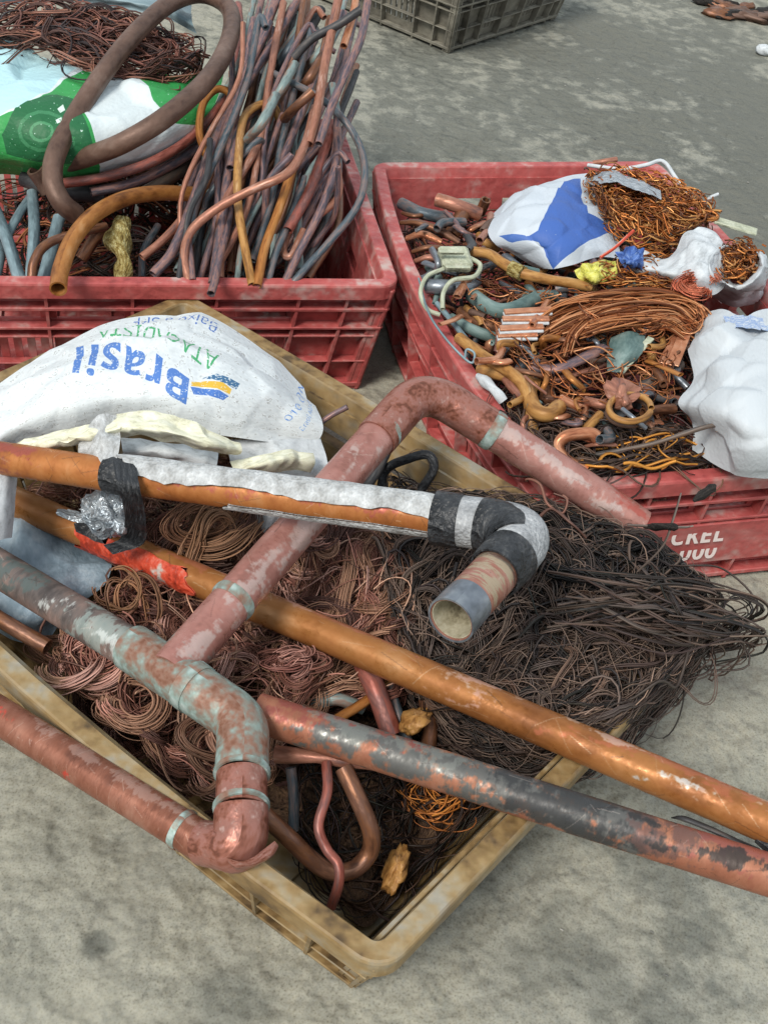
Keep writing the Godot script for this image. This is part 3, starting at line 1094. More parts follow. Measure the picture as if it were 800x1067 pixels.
	for i in 260:
		var q := Vector3(rng.randf_range(-0.6, 0.7), 0.0012, rng.randf_range(-2.0, -0.25))
		var s := rng.randf_range(0.0004, 0.0013)
		var tone := rng.randf_range(0.08, 0.4)
		crumbs.strand(PackedVector3Array([q - Vector3(s, 0, s * 0.4), q + Vector3(0, s * 0.3, 0), q + Vector3(s, 0, s * 0.5)]), s * 0.6, Color(tone, tone * 0.97, tone * 0.88))
	var cm := solo("floor_crumbs", "scattered small crumbs of grit on the concrete floor", "grit", "", crumbs.mesh(), "wire_burnt")
	cm.set_meta("kind", "stuff")
	# crates
	var fnt := SystemFont.new()
	fnt.font_names = PackedStringArray(["Droid Sans"])
	fnt.font_weight = 700
	plain("white_print", Color8(222, 208, 203), 0.6)
	var yellow := crate("plastic_crate", "ochre yellow crate in front, heaped with burnt wire and long copper pipes", Vector3(-0.0858,0.001,-0.6166), -0.6151, 0.55, 0.368, 0.112, "yellow_plastic", [0.013, 0.004, 0.0, 0.0], 0.035)
	var redl := crate("plastic_crate", "red crate full of bent copper tubes under a green printed sack", Vector3(-0.3290,0.001,-1.0616), 0.2756, 0.55, 0.365, 0.129, "red_plastic", [0.0, 0.0, 0.0, 0.0], 0.02)
	var redr := crate("plastic_crate", "red crate with white lettering, full of fittings, sacks and copper wire", Vector3(0.1838,0.001,-1.011), 0.3488, 0.3403, 0.55, 0.129, "red_plastic", [0.0, 0.0, 0.0, 0.024], 0.014, 0, [["CKEL", 0.0615, 0.021, -0.024, fnt], ["FUND-000", 0.0405, 0.021, -0.05, fnt]])
	crate("plastic_crate", "dusty grey crate standing alone on the floor behind the others", Vector3(-0.1175,0.001,-2.2078), -0.6195, 0.55, 0.365, 0.13, "grey_plastic", [0.0, 0.0, 0.0, 0.0])
	# ---- the big pipes across the yellow crate
	var frame := thing("copper_pipe", "soldered copper pipe frame with a tee, a pink arm and green stained elbows", "pipe", "", Vector3.ZERO)
	part(frame, "arm", tube(bends(vv([-0.1101,0.1346,-0.4664, 0.014,0.1885,-0.7207, 0.1874,0.1228,-0.681]), 0.034, 12, 0.02), 0.0135, {"sides": 28, "whole": true, "dent": 0.004, "wall": 0.0012, "rad": [1,1,1,1,1,1,1,1,1,1,1,1,1,1,1,1.0,0.98,0.86]}), "skin_a")
	part(frame, "collar", tube(vv([-0.0853,0.1454,-0.5172, -0.0845,0.1457,-0.5188, -0.0837,0.1461,-0.5204, -0.083,0.1464,-0.522, -0.0822,0.1467,-0.5236]), 0.0146, {"sides": 28, "wall": 0.0015, "rad": [0.95,1.0,1.0,1.0,0.95], "dent": 0.01}), "teal_fitting")
	part(frame, "collar", tube(vv([-0.0109,0.1777,-0.6698, -0.0099,0.1781,-0.6717, -0.009,0.1785,-0.6736, -0.0081,0.1789,-0.6755, -0.0071,0.1793,-0.6774]), 0.0147, {"sides": 28, "wall": 0.0015, "rad": [0.95,1.0,1.0,1.0,0.95], "dent": 0.01}), "teal_fitting")
	part(frame, "elbow", tube(bends(vv([-0.0127,0.1769,-0.6659, 0.014,0.1885,-0.7207, 0.0652,0.1691,-0.709]), 0.034, 14, 0.012), 0.0148, {"sides": 28, "wall": 0.001, "dent": 0.01}), "pink_fitting")
	part(frame, "solder_ring", tube(vv([0.0647,0.1693,-0.7091, 0.0667,0.1685,-0.7086, 0.0686,0.1678,-0.7082, 0.0705,0.1671,-0.7077, 0.0725,0.1663,-0.7073]), 0.015, {"sides": 28, "wall": 0.0015, "rad": [0.95,1.0,1.0,1.0,0.95], "dent": 0.01}), "teal_fitting")
	part(frame, "run", tube(vv([-0.3015,0.0905,-0.5978, -0.2908,0.0928,-0.5906, -0.2801,0.095,-0.5833, -0.2694,0.0973,-0.5761, -0.2587,0.0996,-0.5688, -0.2479,0.1018,-0.5616, -0.2372,0.1041,-0.5544, -0.2265,0.1064,-0.5471, -0.2158,0.1086,-0.5399, -0.2051,0.1109,-0.5326, -0.1944,0.1132,-0.5254, -0.1837,0.1154,-0.5182, -0.173,0.1177,-0.5109, -0.1623,0.12,-0.5037, -0.1515,0.1222,-0.4964, -0.1408,0.1245,-0.4892, -0.1301,0.1268,-0.4819]), 0.0125, {"sides": 28, "whole": true, "dent": 0.004}), "skin_b")
	part(frame, "tee", tube(vv([-0.1393,0.1238,-0.49, -0.1334,0.1253,-0.4856, -0.1275,0.1268,-0.4812, -0.1216,0.1282,-0.4768, -0.1157,0.1297,-0.4724, -0.1098,0.1312,-0.468, -0.104,0.1326,-0.4636, -0.0981,0.1341,-0.4592, -0.0922,0.1356,-0.4548]), 0.0146, {"sides": 28, "wall": 0.0014, "dent": 0.015}), "teal_fitting")
	part(frame, "collar", tube(vv([-0.0981,0.1356,-0.4588, -0.096,0.1356,-0.4574, -0.0938,0.1356,-0.4559, -0.0916,0.1356,-0.4545]), 0.0156, {"sides": 28, "wall": 0.0014}), "teal_fitting")
	part(frame, "elbow", tube(bends(vv([-0.0935,0.1356,-0.4556, -0.0614,0.1346,-0.4377, -0.056,0.1326,-0.4035]), 0.024, 14, 0.01), 0.0149, {"sides": 28, "wall": 0.0014, "dent": 0.01}), "teal_fitting")
	part(frame, "solder_ring", tube(vv([-0.0563,0.1326,-0.4054, -0.0562,0.1326,-0.4046, -0.056,0.1326,-0.4038, -0.0559,0.1326,-0.403, -0.0558,0.1326,-0.4022]), 0.0158, {"sides": 28, "wall": 0.0015, "rad": [0.95,1.0,1.0,1.0,0.95], "dent": 0.01}), "teal_fitting")
	part(frame, "link", tube(vv([-0.056,0.1326,-0.4035, -0.0551,0.1317,-0.3986, -0.0542,0.1307,-0.3938, -0.0533,0.1297,-0.3889, -0.0525,0.1287,-0.384]), 0.0140, {"sides": 28, "dent": 0.015}), "pink_fitting")
	part(frame, "solder_ring", tube(vv([-0.0528,0.1297,-0.3857, -0.0527,0.1297,-0.385, -0.0525,0.1297,-0.3842, -0.0524,0.1297,-0.3835, -0.0522,0.1297,-0.3827]), 0.0156, {"sides": 28, "wall": 0.0015, "rad": [0.95,1.0,1.0,1.0,0.95], "dent": 0.01}), "teal_fitting")
	part(frame, "elbow", tube(bends(vv([-0.0526,0.1287,-0.3846, -0.0485,0.1209,-0.3633, -0.0704,0.1081,-0.3729]), 0.020, 14, 0.01), 0.0146, {"sides": 28, "wall": 0.0014, "dent": 0.02, "rad": [1,1,1,1,1,1.0,0.95,0.86,0.84]}), "pink_fitting")
	part(frame, "run", tube(vv([-0.0704,0.1081,-0.3729, -0.0815,0.108,-0.3783, -0.0925,0.1078,-0.3837, -0.1036,0.1076,-0.3892, -0.1146,0.1074,-0.3946, -0.1256,0.1072,-0.4, -0.1367,0.107,-0.4054, -0.1477,0.1069,-0.4108, -0.1587,0.1067,-0.4162, -0.1698,0.1065,-0.4216, -0.1808,0.1063,-0.427, -0.1918,0.1061,-0.4324, -0.2029,0.1059,-0.4378, -0.2139,0.1058,-0.4432, -0.225,0.1056,-0.4486, -0.236,0.1054,-0.454, -0.247,0.1052,-0.4594]), 0.0108, {"sides": 28, "whole": true, "dent": 0.004}), "skin_c")
	part(frame, "collar", tube(vv([-0.081,0.108,-0.3781, -0.0821,0.1079,-0.3787, -0.0832,0.1079,-0.3792, -0.0843,0.1079,-0.3797, -0.0855,0.1079,-0.3803]), 0.0117, {"sides": 28, "wall": 0.0015, "rad": [0.95,1.0,1.0,1.0,0.95], "dent": 0.01}), "teal_fitting")
	part(frame, "torn_lip", sheet([-0.0615,0.1228,-0.3609, -0.0546,0.1268,-0.3542, -0.0471,0.1297,-0.3512, -0.0406,0.1307,-0.354, -0.0356,0.1307,-0.3601, -0.0315,0.1297,-0.3663, -0.0572,0.1219,-0.3576, -0.0509,0.1248,-0.3509, -0.0448,0.1258,-0.3507, -0.0382,0.1268,-0.353, -0.0327,0.1268,-0.3592, -0.0297,0.1258,-0.3662, -0.0552,0.1179,-0.3582, -0.0489,0.1199,-0.3521, -0.044,0.1199,-0.353, -0.0384,0.1209,-0.3556, -0.0334,0.1209,-0.3618, -0.0307,0.1209,-0.3676], 6, 5, 5, 0.0008, 40.0, 5), "pink_fitting")
	var long_pipe := thing("copper_pipe", "long orange copper pipe crossing the whole yellow crate, with red tape near its left", "pipe", "", Vector3.ZERO)
	part(long_pipe, "tube", tube(vv([-0.3218,0.068,-0.6827, -0.3078,0.0698,-0.6759, -0.2937,0.0716,-0.6692, -0.2796,0.0734,-0.6625, -0.2655,0.0753,-0.6558, -0.2514,0.0771,-0.6491, -0.2374,0.0789,-0.6424, -0.2233,0.0807,-0.6357, -0.2092,0.0826,-0.629, -0.1951,0.0844,-0.6222, -0.181,0.0862,-0.6155, -0.1669,0.088,-0.6088, -0.1529,0.0899,-0.6021, -0.1388,0.0917,-0.5954, -0.1247,0.0935,-0.5887, -0.1106,0.0953,-0.582, -0.0965,0.0972,-0.5752, -0.0825,0.099,-0.5685, -0.0684,0.1008,-0.5618, -0.0543,0.1026,-0.5551, -0.0402,0.1045,-0.5484, -0.0261,0.1063,-0.5417, -0.0121,0.1081,-0.535, 0.002,0.1099,-0.5283, 0.0161,0.1118,-0.5215, 0.0302,0.1136,-0.5148, 0.0443,0.1154,-0.5081, 0.0584,0.1172,-0.5014, 0.0724,0.1191,-0.4947, 0.0865,0.1209,-0.488, 0.1006,0.1227,-0.4813, 0.1147,0.1245,-0.4745, 0.1288,0.1264,-0.4678, 0.1428,0.1282,-0.4611, 0.1569,0.13,-0.4544, 0.171,0.1318,-0.4477, 0.1851,0.1337,-0.441, 0.1992,0.1355,-0.4343, 0.2133,0.1373,-0.4276, 0.2273,0.1391,-0.4208, 0.2414,0.141,-0.4141]), 0.0114, {"sides": 28, "whole": true, "dent": 0.006}), "skin_e")
	part(long_pipe, "red_tape", shell(vv([-0.2081,0.0827,-0.6284, -0.2044,0.0832,-0.6267, -0.2007,0.0837,-0.6249, -0.197,0.0841,-0.6231, -0.1933,0.0846,-0.6214, -0.1896,0.0851,-0.6196, -0.1859,0.0856,-0.6179, -0.1822,0.0861,-0.6161, -0.1785,0.0865,-0.6143, -0.1748,0.087,-0.6126, -0.1712,0.0875,-0.6108, -0.1675,0.088,-0.6091, -0.1638,0.0884,-0.6073, -0.1601,0.0889,-0.6055, -0.1564,0.0894,-0.6038, -0.1527,0.0899,-0.602, -0.149,0.0904,-0.6003, -0.1453,0.0908,-0.5985, -0.1416,0.0913,-0.5968, -0.138,0.0918,-0.595, -0.1343,0.0923,-0.5932, -0.1306,0.0928,-0.5915, -0.1269,0.0932,-0.5897, -0.1232,0.0937,-0.588, -0.1195,0.0942,-0.5862]), 0.0116, 0.0012, 0.55, 2.5, 0.35, 21), "red_tape")
	part(long_pipe, "white_tape", shell(vv([-0.2228,0.0808,-0.6354, -0.2192,0.0813,-0.6337, -0.2155,0.0817,-0.632, -0.2119,0.0822,-0.6302, -0.2083,0.0827,-0.6285, -0.2046,0.0832,-0.6268, -0.201,0.0836,-0.625, -0.1974,0.0841,-0.6233, -0.1937,0.0846,-0.6216, -0.1901,0.085,-0.6198, -0.1865,0.0855,-0.6181, -0.1828,0.086,-0.6164, -0.1792,0.0865,-0.6146]), 0.0116, 0.001, -0.9, 0.5, 0.4, 22), "foil")
	part(long_pipe, "black_tape", shell(vv([-0.2048,0.0831,-0.6269, -0.2029,0.0834,-0.626, -0.2011,0.0836,-0.6251, -0.1992,0.0839,-0.6242, -0.1973,0.0841,-0.6233, -0.1954,0.0843,-0.6224, -0.1936,0.0846,-0.6215, -0.1917,0.0848,-0.6206, -0.1898,0.0851,-0.6197, -0.188,0.0853,-0.6188, -0.1861,0.0856,-0.6179, -0.1842,0.0858,-0.617, -0.1823,0.086,-0.6162]), 0.0128, 0.0016, -1.6, 0.9, 0.3, 23), "black_tape")
	var dark_pipe := thing("copper_pipe", "copper pipe with grey and black crust lying lowest, nearest the viewer", "pipe", "", Vector3.ZERO)
	part(dark_pipe, "tube", tube(vv([-0.0563,0.1228,-0.4557, -0.0488,0.123,-0.454, -0.0413,0.1232,-0.4523, -0.0338,0.1234,-0.4507, -0.0263,0.1236,-0.449, -0.0188,0.1238,-0.4473, -0.0113,0.124,-0.4456, -0.0038,0.1242,-0.4439, 0.0037,0.1244,-0.4422, 0.0112,0.1246,-0.4406, 0.0187,0.1248,-0.4389, 0.0262,0.125,-0.4372, 0.0338,0.1252,-0.4355, 0.0413,0.1254,-0.4338, 0.0488,0.1256,-0.4321, 0.0563,0.1258,-0.4305, 0.0638,0.126,-0.4288, 0.0713,0.1262,-0.4271, 0.0788,0.1264,-0.4254, 0.0863,0.1266,-0.4237, 0.0938,0.1268,-0.422, 0.1013,0.1269,-0.4204, 0.1088,0.1271,-0.4187, 0.1163,0.1273,-0.417, 0.1238,0.1275,-0.4153, 0.1313,0.1277,-0.4136, 0.1388,0.1279,-0.4119, 0.1463,0.1281,-0.4103, 0.1538,0.1283,-0.4086, 0.1613,0.1285,-0.4069, 0.1688,0.1287,-0.4052, 0.1763,0.1289,-0.4035, 0.1838,0.1291,-0.4018, 0.1914,0.1293,-0.4002, 0.1989,0.1295,-0.3985, 0.2064,0.1297,-0.3968, 0.2139,0.1299,-0.3951, 0.2214,0.1301,-0.3934, 0.2289,0.1303,-0.3917, 0.2364,0.1305,-0.3901, 0.2439,0.1307,-0.3884]), 0.0117, {"sides": 28, "whole": true, "dent": 0.004}), "skin_f")
	solo("metal_strap", "dark grey flattened metal strap between the two pipe ends at right", "strap", "", tube(smooth(vv([0.1893,0.117,-0.4289, 0.1926,0.1268,-0.4219, 0.2074,0.1268,-0.4174, 0.2229,0.1268,-0.4112, 0.2341,0.1248,-0.4094]), 6), 0.0030, {"sides": 14, "squash": 0.5, "rad": [0.3,1,1,1,0.9]}), "dark_tube")
	solo("rubber_plug", "black rubber lump wedged at the right picture edge between two pipes", "plug", "", tube(smooth(vv([0.2301,0.1346,-0.4109, 0.2362,0.1346,-0.4082, 0.2436,0.1346,-0.4045]), 6), 0.0053, {"sides": 16, "rad": [0.6,1,1], "wall": 0.004}), "black_tape")
	var sleeved := thing("copper_pipe", "copper pipe with torn grey foam sleeve and black taped elbow, open end facing the viewer", "pipe", "", Vector3.ZERO)
	part(sleeved, "tube", tube(vv([-0.2887,0.1493,-0.6184, -0.2752,0.1521,-0.615, -0.2617,0.1549,-0.6117, -0.2482,0.1578,-0.6083, -0.2347,0.1606,-0.605, -0.2212,0.1634,-0.6016, -0.2077,0.1662,-0.5983, -0.1942,0.169,-0.5949, -0.1807,0.1718,-0.5916, -0.1715,0.1735,-0.5898, -0.1623,0.1752,-0.588, -0.1531,0.1769,-0.5863, -0.1438,0.1785,-0.5845, -0.1346,0.1802,-0.5828, -0.1254,0.1819,-0.581, -0.1162,0.1836,-0.5793, -0.107,0.1852,-0.5775, -0.0978,0.1869,-0.5758, -0.0886,0.1886,-0.574, -0.0793,0.1903,-0.5722, -0.0701,0.1919,-0.5705, -0.0609,0.1936,-0.5687, -0.0517,0.1953,-0.567, -0.0425,0.197,-0.5652, -0.0333,0.1986,-0.5635, -0.0241,0.2003,-0.5617, -0.0148,0.202,-0.56, -0.0056,0.2037,-0.5582, 0.0036,0.2053,-0.5565, 0.0128,0.207,-0.5547, 0.022,0.2087,-0.5529, 0.0312,0.2104,-0.5512, 0.0404,0.212,-0.5494]), 0.0112, {"sides": 28, "whole": true, "dent": 0.008}), "skin_d")
	part(sleeved, "foam_sleeve", shell(vv([-0.1648,0.1747,-0.5885, -0.1597,0.1757,-0.5876, -0.1547,0.1766,-0.5866, -0.1497,0.1775,-0.5857, -0.1447,0.1784,-0.5847, -0.1397,0.1793,-0.5837, -0.1347,0.1802,-0.5828, -0.1296,0.1811,-0.5818, -0.1246,0.182,-0.5809, -0.1196,0.1829,-0.5799, -0.1146,0.1839,-0.579, -0.1096,0.1848,-0.578, -0.1046,0.1857,-0.5771, -0.0995,0.1866,-0.5761, -0.0945,0.1875,-0.5751, -0.0895,0.1884,-0.5742, -0.0845,0.1893,-0.5732, -0.0795,0.1902,-0.5723, -0.0745,0.1912,-0.5713, -0.0694,0.1921,-0.5704, -0.0644,0.193,-0.5694, -0.0594,0.1939,-0.5684, -0.0544,0.1948,-0.5675, -0.0494,0.1957,-0.5665, -0.0444,0.1966,-0.5656, -0.0393,0.1975,-0.5646, -0.0343,0.1985,-0.5637, -0.0293,0.1994,-0.5627, -0.0243,0.2003,-0.5618, -0.0193,0.2012,-0.5608, -0.0142,0.2021,-0.5598, -0.0092,0.203,-0.5589, -0.0042,0.2039,-0.5579, 0.0008,0.2048,-0.557, 0.0058,0.2058,-0.556, 0.0108,0.2067,-0.5551, 0.0159,0.2076,-0.5541, 0.0209,0.2085,-0.5532, 0.0259,0.2094,-0.5522, 0.0309,0.2103,-0.5512, 0.0359,0.2112,-0.5503]), 0.0114, 0.0032, -1.75, 0.85, 0.35, 31), "foam_grey")
	part(sleeved, "foam_sleeve", shell(vv([-0.0976,0.1869,-0.5757, -0.0921,0.188,-0.5747, -0.0865,0.189,-0.5736, -0.0809,0.19,-0.5725, -0.0754,0.191,-0.5715, -0.0698,0.192,-0.5704, -0.0642,0.193,-0.5694, -0.0587,0.194,-0.5683, -0.0531,0.195,-0.5672, -0.0475,0.1961,-0.5662, -0.042,0.1971,-0.5651, -0.0364,0.1981,-0.5641, -0.0308,0.1991,-0.563, -0.0253,0.2001,-0.562, -0.0197,0.2011,-0.5609, -0.0142,0.2021,-0.5598, -0.0086,0.2031,-0.5588, -0.003,0.2041,-0.5577, 0.0025,0.2052,-0.5567, 0.0081,0.2062,-0.5556, 0.0137,0.2072,-0.5545, 0.0192,0.2082,-0.5535, 0.0248,0.2092,-0.5524, 0.0304,0.2102,-0.5514, 0.0359,0.2112,-0.5503]), 0.0113, 0.0013, 1.75, 2.3, 0.15, 37), "foam_grey")
	part(sleeved, "black_tape", tube(vv([-0.1807,0.1718,-0.5916, -0.1767,0.1726,-0.5908, -0.1727,0.1733,-0.59, -0.1688,0.174,-0.5893, -0.1648,0.1747,-0.5885, -0.1608,0.1755,-0.5878]), 0.0126, {"sides": 24, "dent": 0.03, "rad": [0.97,1.02,1.0,1.02,1.0]}), "black_tape")
	part(sleeved, "elbow", tube(bends(vv([0.0327,0.2106,-0.5509, 0.0888,0.2208,-0.5402, 0.0681,0.2235,-0.4992]), 0.030, 14, 0.008), 0.0157, {"sides": 28, "wall": 0.002, "dent": 0.015}), "grey_wrap")
	part(sleeved, "black_tape", tube(vv([0.0308,0.2103,-0.5513, 0.0346,0.211,-0.5505, 0.0385,0.2117,-0.5498, 0.0424,0.2124,-0.5491, 0.0463,0.2131,-0.5483]), 0.0166, {"sides": 28, "dent": 0.01}), "black_tape")
	part(sleeved, "black_tape", tube(vv([0.0579,0.2153,-0.5457, 0.0617,0.2161,-0.5444, 0.0651,0.2168,-0.5428, 0.068,0.2175,-0.541, 0.0705,0.2182,-0.5391, 0.0726,0.2188,-0.5369, 0.0743,0.2194,-0.5345, 0.0755,0.22,-0.5318, 0.0763,0.2205,-0.529, 0.0767,0.221,-0.5259, 0.0767,0.2215,-0.5227]), 0.0171, {"sides": 28, "dent": 0.015, "rad": [0.97,1,1.02,1,1.02,1,0.97]}), "black_tape")
	part(sleeved, "black_tape", tube(vv([0.0753,0.2226,-0.5135, 0.0734,0.2228,-0.5098, 0.0716,0.2231,-0.5062, 0.0697,0.2233,-0.5025, 0.0679,0.2236,-0.4989, 0.066,0.2238,-0.4952]), 0.0162, {"sides": 28, "dent": 0.015, "rad": [1.03,1.04,1.0,1.01,0.96]}), "black_tape")
	part(sleeved, "outlet", tube(vv([0.073,0.2229,-0.509, 0.0701,0.2233,-0.5032, 0.0671,0.2237,-0.4974, 0.0642,0.224,-0.4916, 0.0612,0.2244,-0.4857, 0.0583,0.2248,-0.4799, 0.0553,0.2252,-0.4741, 0.0524,0.2256,-0.4683, 0.0494,0.226,-0.4624, 0.0465,0.2263,-0.4566, 0.0435,0.2267,-0.4508]), 0.0134, {"sides": 32, "whole": true, "wall": 0.0013}), "skin_g")
	part(sleeved, "lining", tube(vv([0.0661,0.2238,-0.4953, 0.0616,0.2244,-0.4866, 0.0572,0.2249,-0.4778, 0.0528,0.2255,-0.469, 0.0483,0.2261,-0.4603, 0.0439,0.2267,-0.4515]), 0.0120, {"sides": 32, "wall": 0.0004}), "beige_lining")
	part(sleeved, "end_collar", tube(vv([0.0526,0.2255,-0.4686, 0.0502,0.2258,-0.464, 0.0479,0.2261,-0.4595, 0.0456,0.2264,-0.4549, 0.0433,0.2267,-0.4504]), 0.0138, {"sides": 32, "wall": 0.0011, "rad": [0.98,1,1,1]}), "steel")
	solo("foil_scrap", "crumpled silver foil and tape scrap between the taped pipes", "foil", "", sheet([-0.2081,0.1228,-0.6187, -0.1946,0.1346,-0.6202, -0.1775,0.1395,-0.614, -0.2038,0.1268,-0.6026, -0.184,0.1464,-0.5909, -0.1686,0.1395,-0.5976, -0.197,0.1199,-0.5959, -0.1752,0.1395,-0.5812, -0.1633,0.1268,-0.5937, -0.1891,0.1101,-0.5969, -0.1745,0.115,-0.5926, -0.1648,0.113,-0.593], 3, 9, 9, 0.005, 40.0, 55, 0.002), "foil")
	solo("tape_strip", "black tape strip hanging from the sleeved pipe down to the pipe below", "tape", "", sheet([-0.1738,0.1914,-0.5823, -0.1596,0.1895,-0.5843, -0.1663,0.1885,-0.5634, -0.1526,0.1865,-0.5661, -0.1642,0.1591,-0.5705, -0.152,0.1542,-0.5762, -0.1726,0.1209,-0.5884, -0.1569,0.1189,-0.5882, -0.1829,0.117,-0.5826, -0.1752,0.114,-0.5779], 2, 8, 8, 0.003, 40.0, 56), "black_tape")
	# ---- white sack over the left of the yellow crate
	var wear := noise_bytes(77, 256, 256, 0.06, 4)
	var fb := SystemFont.new()
	fb.font_names = PackedStringArray(["Droid Sans"])
	fb.font_weight = 700
	var fr := SystemFont.new()
	fr.font_names = PackedStringArray(["Droid Sans"])
	var sk := Image.create(1536, 768, false, Image.FORMAT_RGB8)
	var dirt := noise_bytes(78, 512, 512, 0.02, 5)
	var dirt2 := noise_bytes(79, 512, 512, 0.09, 3)
	for y in 768:
		for x in 1536:
			var i := (y % 512) * 512 + x % 512
			var g := clampf((dirt[i] - 150) / 50.0, 0.0, 1.0) * clampf((dirt2[i] - 110) / 60.0, 0.0, 1.0) * 0.4
			var base := 0.85 + (dirt[i] - 128) * 0.0004
			sk.set_pixel(x, y, Color(base - 0.02, base, base + 0.005).lerp(Color(0.36, 0.34, 0.31), g))
	letter(sk, "Brasil", fb, Vector2(1040.8,360.2), Vector2(-178.1,-112.3), Vector2(-25.0,260.5), Color8(80,120,186), wear, 64)
	letter(sk, "ATACADISTA", fr, Vector2(1141.6,233.2), Vector2(-84.7,-36.8), Vector2(-25.2,123.2), Color8(70,158,104), wear, 70)
	letter(sk, "Baixo a SPF", fr, Vector2(1138.5,15.2), Vector2(-65.2,-6.3), Vector2(-15.5,96.3), Color8(78,112,178), wear, 85)
	letter(sk, "010 CON", fr, Vector2(1420.8,558.9), Vector2(31.1,-141.9), Vector2(-28.5,-26.1), Color8(96,140,204), wear, 90)
	letter(sk, "Brasil Atacad", fr, Vector2(1472.7,617.1), Vector2(10.6,-86.6), Vector2(-22.8,-20.5), Color8(104,148,206), wear, 100)
	fill_poly(sk, [1020.2,478.4, 1070.2,477.1, 1132.0,474.9, 1170.8,497.6, 1148.1,532.3, 1085.9,522.2, 1031.7,531.2], Color8(74,116,186), wear, 60)
	fill_poly(sk, [1027.8,434.3, 1085.6,417.9, 1147.1,419.5, 1181.8,448.0, 1174.5,483.2, 1124.2,465.3, 1070.2,464.8, 1024.0,471.3], Color8(214,172,62), wear, 60)
	fill_poly(sk, [1070.2,399.5, 1124.0,369.7, 1177.6,381.4, 1215.8,392.5, 1200.8,438.9, 1170.2,428.1, 1116.4,407.4], Color8(62,104,140), wear, 90)
	mat("sack_print", ImageTexture.create_from_image(sk), 0.55, 0.0, grit, 0.06, 1.0)
	var sack := thing("white_sack", "white woven sack with upside down blue and green print over the yellow crate", "sack", "", Vector3.ZERO)
	part(sack, "body", sheet([-0.3273,0.1248,-0.677, -0.2969,0.1395,-0.7159, -0.2629,0.1493,-0.7607, -0.2259,0.1542,-0.8045, -0.1758,0.1562,-0.8215, -0.1215,0.1493,-0.8026, -0.0757,0.1346,-0.7763, -0.3125,0.1395,-0.6432, -0.2775,0.1591,-0.6749, -0.2407,0.1758,-0.7043, -0.2035,0.1836,-0.736, -0.1599,0.1836,-0.7482, -0.1106,0.1738,-0.74, -0.0633,0.1444,-0.7367, -0.3002,0.1444,-0.6123, -0.2635,0.166,-0.6454, -0.2273,0.1856,-0.6614, -0.1886,0.1954,-0.6797, -0.1467,0.1954,-0.6873, -0.1028,0.1797,-0.6992, -0.0555,0.1464,-0.716, -0.2893,0.1444,-0.5837, -0.258,0.162,-0.632, -0.2199,0.1787,-0.6466, -0.183,0.1875,-0.6573, -0.1417,0.1856,-0.6651, -0.1002,0.1689,-0.683, -0.054,0.1424,-0.7073, -0.2893,0.1248,-0.5772, -0.259,0.1395,-0.633, -0.218,0.1542,-0.647, -0.1837,0.164,-0.6581, -0.1403,0.164,-0.6599, -0.1004,0.1542,-0.6728, -0.0586,0.1346,-0.6987], 7, 22, 22, 0.004, 10.0, 71), "sack_print")
	part(sack, "side_fold", sheet([-0.2954,0.1366,-0.597, -0.2716,0.1542,-0.6087, -0.2605,0.1562,-0.626, -0.2553,0.1493,-0.6364, -0.285,0.1297,-0.5675, -0.2632,0.1395,-0.5807, -0.2502,0.1424,-0.5902, -0.2476,0.1346,-0.6035, -0.2824,0.1052,-0.5525, -0.2605,0.115,-0.5656, -0.2498,0.115,-0.5757, -0.2465,0.1101,-0.5839], 4, 9, 9, 0.003, 14.0, 72), "white_cloth")
	part(sack, "corner_flap", sheet([-0.1186,0.1493,-0.6749, -0.0861,0.1493,-0.683, -0.0558,0.1385,-0.7073, -0.1134,0.1395,-0.664, -0.0806,0.1395,-0.6742, -0.0448,0.1297,-0.684, -0.1046,0.1248,-0.6568, -0.0813,0.1248,-0.6623, -0.0573,0.1228,-0.676, -0.0944,0.1101,-0.6497, -0.0813,0.1111,-0.6462, -0.0712,0.1101,-0.6529, -0.0891,0.0974,-0.6465, -0.0816,0.0974,-0.6396, -0.0779,0.0974,-0.6468], 3, 18, 12, 0.003, 16.0, 73), "white_cloth")
	part(sack, "hem_fold", sheet([-0.1849,0.1895,-0.6326, -0.1683,0.1914,-0.6385, -0.1454,0.1914,-0.6377, -0.1231,0.1836,-0.6398, -0.1051,0.166,-0.6515, -0.1814,0.1914,-0.6198, -0.1641,0.1944,-0.6223, -0.1418,0.1934,-0.6218, -0.1191,0.1836,-0.6267, -0.1026,0.166,-0.6455, -0.1795,0.1875,-0.6171, -0.1617,0.1914,-0.6173, -0.1402,0.1895,-0.6179, -0.1187,0.1797,-0.6256, -0.1039,0.162,-0.6459, -0.1817,0.1738,-0.6286, -0.1641,0.1758,-0.6314, -0.1433,0.1738,-0.6316, -0.122,0.1679,-0.636, -0.1085,0.1562,-0.6502], 5, 20, 12, 0.003, 24.0, 76), "cream_cloth")
	part(sack, "hem_fold", sheet([-0.2556,0.1562,-0.6272, -0.2306,0.1699,-0.626, -0.2052,0.1797,-0.63, -0.1826,0.1875,-0.6337, -0.2498,0.1601,-0.6148, -0.2245,0.1738,-0.6115, -0.1989,0.1836,-0.6133, -0.1779,0.1914,-0.6164, -0.2514,0.1503,-0.6208, -0.2267,0.162,-0.6201, -0.2022,0.1699,-0.6222, -0.1822,0.1758,-0.6258], 4, 20, 12, 0.003, 24.0, 77), "cream_cloth")
	part(sack, "hem_fold", sheet([-0.1109,0.1493,-0.6497, -0.0918,0.1562,-0.6543, -0.0738,0.1522,-0.6706, -0.0573,0.1424,-0.6806, -0.1057,0.1542,-0.636, -0.0876,0.162,-0.6368, -0.0703,0.1562,-0.6552, -0.0554,0.1424,-0.672, -0.1052,0.1424,-0.6423, -0.0872,0.1464,-0.6461, -0.0701,0.1424,-0.6595, -0.0577,0.1346,-0.6724], 4, 20, 12, 0.003, 24.0, 78), "cream_cloth")
